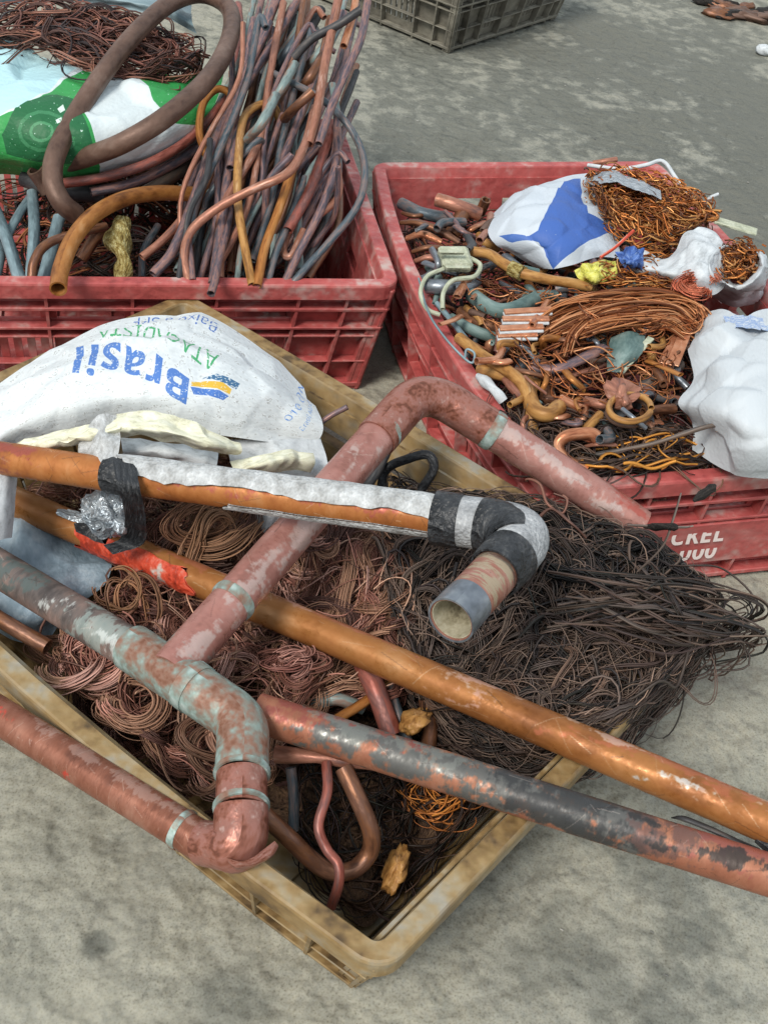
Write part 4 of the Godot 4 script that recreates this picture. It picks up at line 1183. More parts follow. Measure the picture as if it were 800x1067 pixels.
	part(sack, "inner_fold", sheet([-0.1881,0.1562,-0.6507, -0.1647,0.1601,-0.649, -0.1416,0.1581,-0.6506, -0.1206,0.1503,-0.6572, -0.1795,0.166,-0.6244, -0.1574,0.1699,-0.6247, -0.1366,0.164,-0.631, -0.1184,0.1522,-0.6398, -0.1798,0.1493,-0.6287, -0.1597,0.1493,-0.6335, -0.1394,0.1464,-0.6379, -0.1233,0.1385,-0.6451], 4, 10, 8, 0.003, 20.0, 79), "white_cloth")
	part(sack, "torn_flap", sheet([-0.2074,0.1738,-0.6233, -0.1961,0.1856,-0.6308, -0.185,0.1875,-0.6331, -0.2057,0.1718,-0.6124, -0.1892,0.1875,-0.6062, -0.1764,0.1885,-0.6102, -0.2016,0.166,-0.6063, -0.185,0.1816,-0.5902, -0.1741,0.1856,-0.5918, -0.1895,0.1718,-0.5915, -0.1792,0.1777,-0.5825, -0.1737,0.1797,-0.5853], 3, 8, 8, 0.002, 30.0, 74), "foam_grey")
	solo("plastic_film", "blue grey plastic film lying under the pipes at left of the yellow crate", "film", "", sheet([-0.3111,0.0562,-0.6303, -0.2697,0.064,-0.6582, -0.2334,0.0621,-0.6576, -0.1965,0.0562,-0.6496, -0.2967,0.0562,-0.592, -0.2596,0.068,-0.6077, -0.2243,0.068,-0.6053, -0.1894,0.0582,-0.6081, -0.2876,0.0513,-0.5842, -0.2471,0.0611,-0.5588, -0.2217,0.0621,-0.5631, -0.2057,0.0503,-0.5859, -0.2784,0.0317,-0.5814, -0.2514,0.0386,-0.5593, -0.2303,0.0415,-0.5534, -0.2171,0.0366,-0.5664], 4, 24, 24, 0.005, 12.0, 75), "blue_film")
	solo("thin_copper_pipe", "thin bright copper pipe on the blue plastic film at the left edge", "pipe", "", tube(smooth(vv([-0.2686,0.0905,-0.5449, -0.2368,0.0905,-0.5273, -0.2015,0.0856,-0.5141]), 4), 0.0053, {"sides": 16}), "copper_brown")
	# ---- wire heaped in the yellow crate
	var mound := vv([-0.2526,0.068,-0.698, -0.1815,0.0807,-0.5091, -0.1566,0.0807,-0.5583, -0.1267,0.0905,-0.649, -0.0468,0.0807,-0.5276, -0.0886,0.0709,-0.5822, -0.0355,0.0807,-0.5836, 0.0066,0.1003,-0.611, -0.0312,0.1052,-0.6379, 0.0183,0.1003,-0.7222, 0.1111,0.1209,-0.6522, 0.1706,0.1248,-0.6206, 0.23,0.1228,-0.6066, 0.111,0.1199,-0.5319, 0.159,0.1209,-0.5081, 0.0656,0.0905,-0.5411, -0.0937,0.0758,-0.4515, -0.1474,0.0807,-0.4753, 0.0559,0.1248,-0.6353, -0.1607,0.0758,-0.6007])
	var red := Build.new()
	var red_plan := v2([-0.1978,-0.5226, -0.1848,-0.5660, -0.1605,-0.6003, -0.1906,-0.6353, -0.2744,-0.6952, -0.2555,-0.7111, -0.1248,-0.7307, -0.0513,-0.6884, 0.0027,-0.6455, 0.0330,-0.6116, 0.0338,-0.5304, -0.0258,-0.5107, -0.0397,-0.4844, -0.0437,-0.4534, -0.0717,-0.4304, -0.1247,-0.4569, -0.1703,-0.4910])
	tangle(red, red_plan, mound, {"count": 250, "n": 34, "spread": 0.005, "r": 0.00036, "steps": 28, "step": 0.0042, "curl": 0.2, "sway": 0.5, "cols": [Color(0.2159,0.0931,0.0648), Color(0.3325,0.1441,0.1070), Color(0.1620,0.0685,0.0482), Color(0.4452,0.2086,0.1559), Color(0.1119,0.0513,0.0395), Color(0.2961,0.1559,0.0976), Color(0.5149,0.2874,0.2307), Color(0.3813,0.2086,0.1329)], "deep": 0.045, "lift": 0.004, "wave": 0.006})
	tangle(red, red_plan, mound, {"count": 240, "n": 2, "spread": 0.002, "r": 0.00045, "steps": 30, "step": 0.005, "curl": 0.2, "sway": 0.35, "cols": [Color(0.2159,0.0931,0.0648), Color(0.3325,0.1441,0.1070), Color(0.1620,0.0685,0.0482), Color(0.4452,0.2086,0.1559), Color(0.1119,0.0513,0.0395), Color(0.2961,0.1559,0.0976), Color(0.5149,0.2874,0.2307), Color(0.3813,0.2086,0.1329), Color(0.4342,0.2623,0.1878)], "deep": 0.012, "lift": 0.007, "wave": 0.006})
	tangle(red, red_plan, mound, {"count": 60, "n": 1, "spread": 0.001, "r": 0.0009, "steps": 24, "step": 0.005, "curl": 0.25, "sway": 0.5, "cols": [Color(0.4910,0.2874,0.1946), Color(0.3050,0.1384,0.0887), Color(0.1559,0.0762,0.0545)], "deep": 0.008, "lift": 0.007, "wave": 0.008})
	for i in 22:
		var q := Vector2.ZERO
		while not Geometry2D.is_point_in_polygon(q, red_plan):
			q = Vector2(rng.randf_range(-0.35, 0.1), rng.randf_range(-0.8, -0.4))
		hank(red, Vector3(q.x, height_at(mound, q.x, q.y) + 0.002, q.y), Vector3(rng.randfn(0, 0.4), 1, rng.randfn(0, 0.4)), rng.randf_range(0.007, 0.013), rng.randf_range(0.006, 0.011), 0.006, 40, 0.0004, [Color(0.4452,0.2086,0.1559), Color(0.1119,0.0513,0.0395), Color(0.2961,0.1559,0.0976), Color(0.5149,0.2874,0.2307), Color(0.3813,0.2086,0.1329)])
	var rw := solo("reddish_wire", "tangled dull reddish stranded wire in the middle of the yellow crate", "wire", "", red.mesh(), "wire_dull")
	rw.set_meta("kind", "stuff")
	var dark := Build.new()
	var loops := [Color(0.1221,0.0802,0.0612), Color(0.1878,0.1274,0.0976), Color(0.0612,0.0423,0.0343)]
	var dark_plan := v2([-0.0059,-0.7343, 0.0477,-0.6879, 0.1317,-0.6846, 0.1867,-0.6585, 0.2247,-0.6245, 0.2416,-0.5954, 0.2073,-0.5461, 0.1631,-0.4901, 0.1118,-0.4662, 0.0607,-0.4990, 0.0269,-0.5375, 0.0083,-0.5870, -0.0041,-0.6440])
	tangle(dark, dark_plan, mound, {"count": 760, "n": 3, "spread": 0.003, "r": 0.00048, "steps": 40, "step": 0.005, "curl": 0.14, "sway": 0.3, "cols": [Color(0.0482,0.0319,0.0252), Color(0.0723,0.0452,0.0343), Color(0.0273,0.0212,0.0176), Color(0.1170,0.0762,0.0578), Color(0.0176,0.0144,0.0130), Color(0.1620,0.1119,0.0844), Color(0.0545,0.0343,0.0273), Color(0.0887,0.0648,0.0545)], "deep": 0.06, "lift": 0.004, "wave": 0.008})
	tangle(dark, dark_plan, mound, {"count": 150, "n": 8, "spread": 0.0028, "r": 0.00045, "steps": 34, "step": 0.005, "curl": 0.15, "sway": 0.36, "cols": [Color(0.0482,0.0319,0.0252), Color(0.0723,0.0452,0.0343), Color(0.0273,0.0212,0.0176), Color(0.1170,0.0762,0.0578), Color(0.0176,0.0144,0.0130), Color(0.1620,0.1119,0.0844), Color(0.0545,0.0343,0.0273), Color(0.0887,0.0648,0.0545), Color(0.1559,0.0931,0.0648)], "deep": 0.02, "lift": 0.008, "wave": 0.008})
	tangle(dark, dark_plan, mound, {"count": 220, "n": 1, "spread": 0.001, "r": 0.0003, "steps": 34, "step": 0.005, "curl": 0.18, "sway": 0.4, "cols": [Color(0.1878,0.1274,0.0976), Color(0.1070,0.0723,0.0578), Color(0.2623,0.1746,0.1274)], "deep": 0.012, "lift": 0.009, "wave": 0.009})
	tangle(dark, dark_plan, mound, {"count": 46, "n": 1, "spread": 0.001, "r": 0.0011, "steps": 26, "step": 0.005, "curl": 0.3, "sway": 0.4, "cols": [Color(0.0452,0.0319,0.0273), Color(0.1170,0.0802,0.0612), Color(0.0212,0.0176,0.0160)], "deep": 0.008, "lift": 0.009, "wave": 0.009})
	tangle(dark, v2([0.0475,-0.6651, 0.1384,-0.6698, 0.1996,-0.6469, 0.2332,-0.6100, 0.1948,-0.5880, 0.1102,-0.6075]), mound, {"count": 170, "n": 4, "spread": 0.003, "r": 0.0006, "steps": 34, "step": 0.005, "curl": 0.12, "sway": 0.22, "cols": [Color(0.0130,0.0110,0.0103), Color(0.0194,0.0152,0.0137), Color(0.0091,0.0080,0.0080)], "deep": 0.015, "lift": 0.006, "wave": 0.008})
	lock(dark, smooth(vv([0.1557,0.1478,-0.5565, 0.1863,0.1382,-0.5577, 0.2124,0.1416,-0.5477, 0.2411,0.1422,-0.5552, 0.248,0.084,-0.5824, 0.2215,0.0905,-0.5754]), 6), 1, 0.0022, 0.0007, [Color(0.1170,0.0762,0.0578), Color(0.0482,0.0319,0.0252)])
	lock(dark, smooth(vv([0.1669,0.1446,-0.5843, 0.1813,0.1392,-0.581, 0.1916,0.1452,-0.5645, 0.2116,0.1226,-0.5713, 0.2322,0.0809,-0.5838, 0.1692,0.0905,-0.55]), 6), 1, 0.0022, 0.0007, [Color(0.0273,0.0212,0.0176), Color(0.0887,0.0648,0.0545)])
	lock(dark, smooth(vv([0.1314,0.1487,-0.5869, 0.1726,0.1422,-0.5955, 0.2075,0.1534,-0.5813, 0.2585,0.1202,-0.595, 0.2744,0.1082,-0.5939, 0.2366,0.0905,-0.5915]), 6), 1, 0.0022, 0.0007, [Color(0.1620,0.1119,0.0844), Color(0.0482,0.0319,0.0252)])
	lock(dark, smooth(vv([0.1313,0.1435,-0.5506, 0.1633,0.1389,-0.5656, 0.1895,0.1536,-0.5601, 0.2407,0.1061,-0.6209, 0.2273,0.0812,-0.6135, 0.1904,0.0905,-0.5965]), 6), 1, 0.0022, 0.0007, [Color(0.0887,0.0648,0.0545), Color(0.0482,0.0319,0.0252)])
	lock(dark, smooth(vv([0.1637,0.1458,-0.5679, 0.1933,0.1484,-0.5805, 0.2268,0.1427,-0.6004, 0.2578,0.1402,-0.6001, 0.2779,0.098,-0.6288, 0.2229,0.0905,-0.6131]), 6), 2, 0.0022, 0.0007, [Color(0.0482,0.0319,0.0252), Color(0.1170,0.0762,0.0578)])
	lock(dark, smooth(vv([0.1897,0.1364,-0.6204, 0.1898,0.1593,-0.5665, 0.2039,0.1435,-0.5607, 0.2251,0.1174,-0.5915, 0.2374,0.083,-0.6178, 0.2054,0.0905,-0.5763]), 6), 5, 0.0022, 0.0007, [Color(0.0273,0.0212,0.0176), Color(0.1620,0.1119,0.0844)])
	lock(dark, smooth(vv([0.1106,0.1413,-0.5377, 0.1448,0.157,-0.5415, 0.1892,0.1414,-0.5765, 0.237,0.1217,-0.6, 0.2618,0.0817,-0.6135, 0.2045,0.0905,-0.582]), 6), 1, 0.0022, 0.0007, [Color(0.0273,0.0212,0.0176), Color(0.1620,0.1119,0.0844)])
	lock(dark, smooth(vv([0.1831,0.1379,-0.5943, 0.1912,0.1409,-0.5985, 0.1958,0.1524,-0.5888, 0.2106,0.1295,-0.5883, 0.2226,0.1089,-0.5921, 0.1739,0.0905,-0.5916]), 6), 2, 0.0022, 0.0007, [Color(0.0176,0.0144,0.0130), Color(0.1170,0.0762,0.0578)])
	lock(dark, smooth(vv([0.1409,0.142,-0.5998, 0.1635,0.1493,-0.5616, 0.1909,0.1386,-0.548, 0.2289,0.1087,-0.5822, 0.2285,0.1062,-0.5595, 0.1976,0.0905,-0.5544]), 6), 2, 0.0022, 0.0007, [Color(0.0482,0.0319,0.0252), Color(0.0545,0.0343,0.0273)])
	lock(dark, smooth(vv([0.1301,0.1489,-0.5619, 0.1626,0.1544,-0.5589, 0.197,0.1532,-0.5609, 0.2444,0.1185,-0.5835, 0.2569,0.0946,-0.581, 0.2013,0.0905,-0.5744]), 6), 2, 0.0022, 0.0007, [Color(0.0887,0.0648,0.0545), Color(0.0273,0.0212,0.0176)])
	lock(dark, smooth(vv([0.1731,0.1442,-0.5699, 0.1916,0.157,-0.5562, 0.2218,0.1389,-0.577, 0.247,0.1382,-0.5885, 0.2321,0.1094,-0.5903, 0.2038,0.0905,-0.5934]), 6), 1, 0.0022, 0.0007, [Color(0.1170,0.0762,0.0578), Color(0.0545,0.0343,0.0273)])
	lock(dark, smooth(vv([0.1369,0.1379,-0.555, 0.158,0.152,-0.5487, 0.1831,0.1527,-0.5581, 0.221,0.1254,-0.6094, 0.2023,0.097,-0.6208, 0.175,0.0905,-0.608]), 6), 1, 0.0022, 0.0007, [Color(0.1170,0.0762,0.0578), Color(0.0723,0.0452,0.0343)])
	lock(dark, smooth(vv([0.1543,0.1438,-0.5679, 0.1661,0.1607,-0.5538, 0.1852,0.1537,-0.5625, 0.2162,0.1117,-0.588, 0.1912,0.1092,-0.5777, 0.1815,0.0905,-0.5682]), 6), 5, 0.0022, 0.0007, [Color(0.0887,0.0648,0.0545), Color(0.0273,0.0212,0.0176)])
	lock(dark, smooth(vv([0.141,0.1297,-0.5801, 0.1668,0.1471,-0.5574, 0.2009,0.1372,-0.5672, 0.2419,0.1213,-0.6099, 0.26,0.0917,-0.6145, 0.2283,0.0905,-0.6013]), 6), 1, 0.0022, 0.0007, [Color(0.0176,0.0144,0.0130), Color(0.0887,0.0648,0.0545)])
	lock(dark, smooth(vv([0.1489,0.1377,-0.5513, 0.1671,0.1508,-0.5575, 0.1922,0.1433,-0.5826, 0.221,0.1235,-0.5975, 0.2376,0.0947,-0.6139, 0.2026,0.0905,-0.6037]), 6), 1, 0.0022, 0.0007, [Color(0.1620,0.1119,0.0844), Color(0.0545,0.0343,0.0273)])
	lock(dark, smooth(vv([0.187,0.1325,-0.6307, 0.1857,0.1523,-0.5858, 0.1915,0.1516,-0.5666, 0.2094,0.1199,-0.588, 0.2142,0.0893,-0.6079, 0.158,0.0905,-0.5772]), 6), 1, 0.0022, 0.0007, [Color(0.0176,0.0144,0.0130), Color(0.1620,0.1119,0.0844)])
	lock(dark, smooth(vv([0.1894,0.1393,-0.5885, 0.1974,0.1443,-0.5682, 0.2083,0.1419,-0.5606, 0.2347,0.11,-0.6156, 0.2268,0.0893,-0.6169, 0.1855,0.0905,-0.5827]), 6), 1, 0.0022, 0.0007, [Color(0.0887,0.0648,0.0545), Color(0.0176,0.0144,0.0130)])
	lock(dark, smooth(vv([0.1527,0.1462,-0.591, 0.174,0.1545,-0.5821, 0.2043,0.1374,-0.6014, 0.2342,0.1245,-0.6153, 0.2089,0.1061,-0.609, 0.1861,0.0905,-0.5949]), 6), 1, 0.0022, 0.0007, [Color(0.0273,0.0212,0.0176), Color(0.0887,0.0648,0.0545)])
	lock(dark, smooth(vv([0.1309,0.1366,-0.5646, 0.1606,0.1536,-0.5606, 0.1964,0.1498,-0.5747, 0.245,0.1104,-0.5965, 0.2601,0.1009,-0.589, 0.2242,0.0905,-0.5743]), 6), 1, 0.0022, 0.0007, [Color(0.0482,0.0319,0.0252), Color(0.1170,0.0762,0.0578)])
	lock(dark, smooth(vv([0.1726,0.1391,-0.5898, 0.1847,0.159,-0.557, 0.2105,0.1397,-0.5678, 0.2383,0.1206,-0.5865, 0.2258,0.0894,-0.6038, 0.194,0.0905,-0.5861]), 6), 1, 0.0022, 0.0007, [Color(0.0545,0.0343,0.0273), Color(0.0176,0.0144,0.0130)])
	lock(dark, smooth(vv([0.1302,0.1405,-0.5558, 0.1678,0.1492,-0.5607, 0.2129,0.1385,-0.5867, 0.2686,0.1112,-0.6307, 0.2648,0.0827,-0.6297, 0.2415,0.0905,-0.603]), 6), 1, 0.0022, 0.0007, [Color(0.0482,0.0319,0.0252), Color(0.0273,0.0212,0.0176)])
	lock(dark, smooth(vv([0.1634,0.1462,-0.5443, 0.1953,0.1427,-0.5668, 0.2255,0.1459,-0.5787, 0.2552,0.1425,-0.569, 0.2608,0.0893,-0.6131, 0.2179,0.0905,-0.589]), 6), 1, 0.0022, 0.0007, [Color(0.0545,0.0343,0.0273), Color(0.0887,0.0648,0.0545)])
	lock(dark, smooth(vv([0.1223,0.1311,-0.574, 0.1468,0.1389,-0.577, 0.172,0.1442,-0.5815, 0.202,0.1343,-0.5948, 0.1904,0.0934,-0.6252, 0.1813,0.0905,-0.5985]), 6), 5, 0.0022, 0.0007, [Color(0.1620,0.1119,0.0844), Color(0.0887,0.0648,0.0545)])
	lock(dark, smooth(vv([0.1392,0.1396,-0.6085, 0.167,0.159,-0.5787, 0.2054,0.1437,-0.5891, 0.2459,0.1295,-0.6068, 0.2637,0.0882,-0.6313, 0.2065,0.0905,-0.6039]), 6), 1, 0.0022, 0.0007, [Color(0.1170,0.0762,0.0578), Color(0.0545,0.0343,0.0273)])
	lock(dark, smooth(vv([0.1395,0.1314,-0.5697, 0.1559,0.1533,-0.5428, 0.1847,0.1328,-0.5612, 0.217,0.1101,-0.5919, 0.2048,0.1065,-0.5818, 0.182,0.0905,-0.5764]), 6), 1, 0.0022, 0.0007, [Color(0.0545,0.0343,0.0273), Color(0.0482,0.0319,0.0252)])
	lock(dark, smooth(vv([0.1786,0.1313,-0.564, 0.1833,0.159,-0.5307, 0.2036,0.1422,-0.5451, 0.2314,0.1135,-0.5876, 0.2159,0.1053,-0.5776, 0.2041,0.0905,-0.561]), 6), 2, 0.0022, 0.0007, [Color(0.0545,0.0343,0.0273), Color(0.1170,0.0762,0.0578)])
	lock(dark, smooth(vv([0.1167,0.1464,-0.5439, 0.1536,0.1497,-0.546, 0.1936,0.1446,-0.5564, 0.2393,0.1277,-0.5751, 0.2368,0.0836,-0.6012, 0.2305,0.0905,-0.585]), 6), 1, 0.0022, 0.0007, [Color(0.0887,0.0648,0.0545), Color(0.1170,0.0762,0.0578)])
	lock(dark, smooth(vv([0.1603,0.1478,-0.5838, 0.1803,0.1451,-0.572, 0.2006,0.1415,-0.5653, 0.2344,0.1127,-0.6138, 0.2208,0.1063,-0.6106, 0.1834,0.0905,-0.593]), 6), 2, 0.0022, 0.0007, [Color(0.0723,0.0452,0.0343), Color(0.0273,0.0212,0.0176)])
	lock(dark, smooth(vv([0.1753,0.1364,-0.5712, 0.1893,0.1552,-0.5515, 0.2166,0.1381,-0.5733, 0.2549,0.1075,-0.6374, 0.2664,0.1057,-0.6234, 0.2294,0.0905,-0.607]), 6), 2, 0.0022, 0.0007, [Color(0.0176,0.0144,0.0130), Color(0.1170,0.0762,0.0578)])
	lock(dark, smooth(vv([0.1641,0.1342,-0.5725, 0.1782,0.1394,-0.5864, 0.1938,0.1401,-0.6012, 0.2057,0.1434,-0.5818, 0.2206,0.0945,-0.6204, 0.1899,0.0905,-0.592]), 6), 5, 0.0022, 0.0007, [Color(0.0273,0.0212,0.0176), Color(0.0545,0.0343,0.0273)])
	lock(dark, smooth(vv([0.1246,0.1488,-0.5534, 0.1694,0.1377,-0.5706, 0.2141,0.1321,-0.5816, 0.2552,0.1357,-0.5782, 0.268,0.0968,-0.6127, 0.2105,0.0905,-0.5802]), 6), 2, 0.0022, 0.0007, [Color(0.0723,0.0452,0.0343), Color(0.1620,0.1119,0.0844)])
	lock(dark, smooth(vv([0.1139,0.1345,-0.5506, 0.1503,0.1387,-0.561, 0.188,0.14,-0.5707, 0.237,0.1076,-0.5875, 0.2449,0.0897,-0.5903, 0.2193,0.0905,-0.5809]), 6), 1, 0.0022, 0.0007, [Color(0.0273,0.0212,0.0176), Color(0.1620,0.1119,0.0844)])
	lock(dark, smooth(vv([0.1519,0.1318,-0.5948, 0.1735,0.1503,-0.5831, 0.1998,0.1523,-0.5878, 0.2359,0.1287,-0.609, 0.2289,0.0812,-0.6444, 0.2046,0.0905,-0.6077]), 6), 5, 0.0022, 0.0007, [Color(0.0273,0.0212,0.0176), Color(0.1620,0.1119,0.0844)])
	lock(dark, smooth(vv([0.108,0.1406,-0.5527, 0.1497,0.1408,-0.5413, 0.1905,0.142,-0.5333, 0.2377,0.1358,-0.563, 0.2601,0.0846,-0.6004, 0.2115,0.0905,-0.5699]), 6), 1, 0.0022, 0.0007, [Color(0.0545,0.0343,0.0273), Color(0.0176,0.0144,0.0130)])
	lock(dark, smooth(vv([0.1618,0.1453,-0.5917, 0.1782,0.1583,-0.5684, 0.201,0.1515,-0.5689, 0.2411,0.108,-0.6226, 0.2205,0.1033,-0.6073, 0.2242,0.0905,-0.6091]), 6), 1, 0.0022, 0.0007, [Color(0.0482,0.0319,0.0252), Color(0.1170,0.0762,0.0578)])
	lock(dark, smooth(vv([0.1192,0.1381,-0.562, 0.1611,0.14,-0.5864, 0.2017,0.1496,-0.599, 0.2534,0.1272,-0.6175, 0.2703,0.0847,-0.6504, 0.2238,0.0905,-0.6197]), 6), 1, 0.0022, 0.0007, [Color(0.0723,0.0452,0.0343), Color(0.0176,0.0144,0.0130)])
	lock(dark, smooth(vv([0.1715,0.1367,-0.5832, 0.1747,0.1578,-0.5742, 0.1863,0.153,-0.5902, 0.2032,0.1292,-0.6032, 0.2191,0.0914,-0.6277, 0.1808,0.0905,-0.6181]), 6), 1, 0.0022, 0.0007, [Color(0.0723,0.0452,0.0343), Color(0.0273,0.0212,0.0176)])
	lock(dark, smooth(vv([0.1506,0.1453,-0.5966, 0.1808,0.1403,-0.5825, 0.2098,0.1381,-0.5697, 0.2395,0.1411,-0.5793, 0.2514,0.0937,-0.6115, 0.2044,0.0905,-0.5774]), 6), 5, 0.0022, 0.0007, [Color(0.0887,0.0648,0.0545), Color(0.0176,0.0144,0.0130)])
	lock(dark, smooth(vv([0.1094,0.1297,-0.6074, 0.1496,0.1589,-0.5746, 0.2041,0.1362,-0.5967, 0.2506,0.1328,-0.5782, 0.2672,0.0866,-0.6085, 0.2118,0.0905,-0.5843]), 6), 2, 0.0022, 0.0007, [Color(0.1170,0.0762,0.0578), Color(0.0273,0.0212,0.0176)])
	lock(dark, smooth(vv([0.1363,0.1418,-0.5918, 0.1737,0.147,-0.5668, 0.2166,0.134,-0.5648, 0.2554,0.1378,-0.5671, 0.2709,0.0857,-0.6143, 0.2478,0.0905,-0.573]), 6), 1, 0.0022, 0.0007, [Color(0.1620,0.1119,0.0844), Color(0.1170,0.0762,0.0578)])
	lock(dark, smooth(vv([0.1656,0.1299,-0.5681, 0.1827,0.1496,-0.5523, 0.2078,0.1445,-0.5614, 0.2443,0.1124,-0.591, 0.2523,0.0815,-0.6086, 0.217,0.0905,-0.5777]), 6), 5, 0.0022, 0.0007, [Color(0.0545,0.0343,0.0273), Color(0.1170,0.0762,0.0578)])
	lock(dark, smooth(vv([0.1874,0.1402,-0.5657, 0.202,0.1563,-0.5459, 0.2297,0.1392,-0.5626, 0.2572,0.1285,-0.5834, 0.256,0.0891,-0.602, 0.2478,0.0905,-0.5972]), 6), 2, 0.0022, 0.0007, [Color(0.0545,0.0343,0.0273), Color(0.0273,0.0212,0.0176)])
	lock(dark, smooth(vv([0.1939,0.1314,-0.6323, 0.2061,0.1602,-0.6029, 0.2381,0.1377,-0.6287, 0.2654,0.119,-0.6174, 0.2482,0.0985,-0.6029, 0.2294,0.0905,-0.6053]), 6), 1, 0.0022, 0.0007, [Color(0.0723,0.0452,0.0343), Color(0.0887,0.0648,0.0545)])
	lock(dark, smooth(vv([0.1355,0.1371,-0.5599, 0.1582,0.1552,-0.535, 0.1894,0.1431,-0.5428, 0.2301,0.1133,-0.579, 0.2216,0.0902,-0.5858, 0.1814,0.0905,-0.5495]), 6), 2, 0.0022, 0.0007, [Color(0.1170,0.0762,0.0578), Color(0.0482,0.0319,0.0252)])
	lock(dark, smooth(vv([0.1266,0.133,-0.5949, 0.1501,0.1524,-0.5561, 0.1787,0.1487,-0.5463, 0.2217,0.114,-0.5936, 0.2338,0.1051,-0.5846, 0.1714,0.0905,-0.5679]), 6), 5, 0.0022, 0.0007, [Color(0.1170,0.0762,0.0578), Color(0.0887,0.0648,0.0545)])
	lock(dark, smooth(vv([0.1449,0.1471,-0.5644, 0.1672,0.1453,-0.5789, 0.191,0.1406,-0.5931, 0.2224,0.111,-0.6069, 0.2262,0.0973,-0.6009, 0.1891,0.0905,-0.5922]), 6), 1, 0.0022, 0.0007, [Color(0.1620,0.1119,0.0844), Color(0.0887,0.0648,0.0545)])
	lock(dark, smooth(vv([0.1145,0.1334,-0.5483, 0.141,0.1485,-0.553, 0.1745,0.1397,-0.5796, 0.2037,0.1406,-0.5689, 0.1899,0.1042,-0.5803, 0.1658,0.0905,-0.5914]), 6), 1, 0.0022, 0.0007, [Color(0.0723,0.0452,0.0343), Color(0.0482,0.0319,0.0252)])
	lock(dark, smooth(vv([0.1361,0.136,-0.5895, 0.1662,0.1556,-0.5663, 0.2091,0.135,-0.5864, 0.2422,0.1402,-0.5745, 0.2441,0.1063,-0.5876, 0.2043,0.0905,-0.5865]), 6), 1, 0.0022, 0.0007, [Color(0.1170,0.0762,0.0578), Color(0.0723,0.0452,0.0343)])
	lock(dark, smooth(vv([0.1359,0.1345,-0.6048, 0.1665,0.1597,-0.5557, 0.2091,0.1416,-0.5567, 0.2637,0.1054,-0.5925, 0.2389,0.0846,-0.5763, 0.2459,0.0905,-0.5745]), 6), 2, 0.0022, 0.0007, [Color(0.0723,0.0452,0.0343), Color(0.1170,0.0762,0.0578)])
	lock(dark, smooth(vv([0.1705,0.1366,-0.572, 0.1796,0.1549,-0.5606, 0.1956,0.1523,-0.5713, 0.2238,0.1202,-0.6134, 0.2301,0.1012,-0.6148, 0.1784,0.0905,-0.5982]), 6), 2, 0.0022, 0.0007, [Color(0.0545,0.0343,0.0273), Color(0.0273,0.0212,0.0176)])
	lock(dark, smooth(vv([0.1901,0.135,-0.624, 0.1938,0.1545,-0.578, 0.2123,0.1341,-0.5817, 0.2226,0.1431,-0.5847, 0.233,0.086,-0.6269, 0.1843,0.0905,-0.5865]), 6), 1, 0.0022, 0.0007, [Color(0.0723,0.0452,0.0343), Color(0.1170,0.0762,0.0578)])
	lock(dark, smooth(vv([0.1384,0.13,-0.5658, 0.1547,0.1434,-0.5557, 0.175,0.1415,-0.5604, 0.2018,0.1202,-0.5765, 0.2039,0.0871,-0.6026, 0.1509,0.0905,-0.5645]), 6), 5, 0.0022, 0.0007, [Color(0.0723,0.0452,0.0343), Color(0.0273,0.0212,0.0176)])
	lock(dark, smooth(vv([0.1543,0.1448,-0.5527, 0.1765,0.1493,-0.5703, 0.2002,0.1509,-0.5885, 0.2266,0.142,-0.5964, 0.2264,0.098,-0.6186, 0.2145,0.0905,-0.6148]), 6), 5, 0.0022, 0.0007, [Color(0.0545,0.0343,0.0273), Color(0.1170,0.0762,0.0578)])
	lock(dark, smooth(vv([0.1096,0.1334,-0.5562, 0.1361,0.1572,-0.5462, 0.1762,0.1325,-0.5858, 0.2144,0.1197,-0.6006, 0.2228,0.0848,-0.6268, 0.1877,0.0905,-0.605]), 6), 1, 0.0022, 0.0007, [Color(0.0273,0.0212,0.0176), Color(0.0545,0.0343,0.0273)])
	lock(dark, smooth(vv([0.148,0.1336,-0.6156, 0.1706,0.138,-0.5812, 0.189,0.1502,-0.5441, 0.2158,0.1429,-0.5515, 0.2241,0.0877,-0.5973, 0.1758,0.0905,-0.5505]), 6), 1, 0.0022, 0.0007, [Color(0.0482,0.0319,0.0252), Color(0.0723,0.0452,0.0343)])
	lock(dark, smooth(vv([0.1788,0.1339,-0.6211, 0.1846,0.1444,-0.5962, 0.1908,0.1518,-0.5742, 0.2028,0.1402,-0.5627, 0.2115,0.0838,-0.6065, 0.1824,0.0905,-0.5799]), 6), 5, 0.0022, 0.0007, [Color(0.0887,0.0648,0.0545), Color(0.0545,0.0343,0.0273)])
	lock(dark, smooth(vv([0.1287,0.1323,-0.5778, 0.1522,0.1489,-0.5542, 0.18,0.1473,-0.5518, 0.2251,0.1055,-0.6065, 0.2067,0.0955,-0.596, 0.1819,0.0905,-0.572]), 6), 1, 0.0022, 0.0007, [Color(0.1170,0.0762,0.0578), Color(0.0482,0.0319,0.0252)])
	lock(dark, smooth(vv([0.1657,0.1317,-0.565, 0.1896,0.1404,-0.5639, 0.2118,0.152,-0.5592, 0.2492,0.1275,-0.5893, 0.261,0.0982,-0.5994, 0.225,0.0905,-0.5912]), 6), 1, 0.0022, 0.0007, [Color(0.0723,0.0452,0.0343), Color(0.1620,0.1119,0.0844)])
	lock(dark, smooth(vv([0.1449,0.1356,-0.5667, 0.1677,0.1505,-0.546, 0.1946,0.1502,-0.5451, 0.2415,0.1106,-0.6128, 0.2429,0.0973,-0.6075, 0.2169,0.0905,-0.5958]), 6), 1, 0.0022, 0.0007, [Color(0.0723,0.0452,0.0343), Color(0.0482,0.0319,0.0252)])
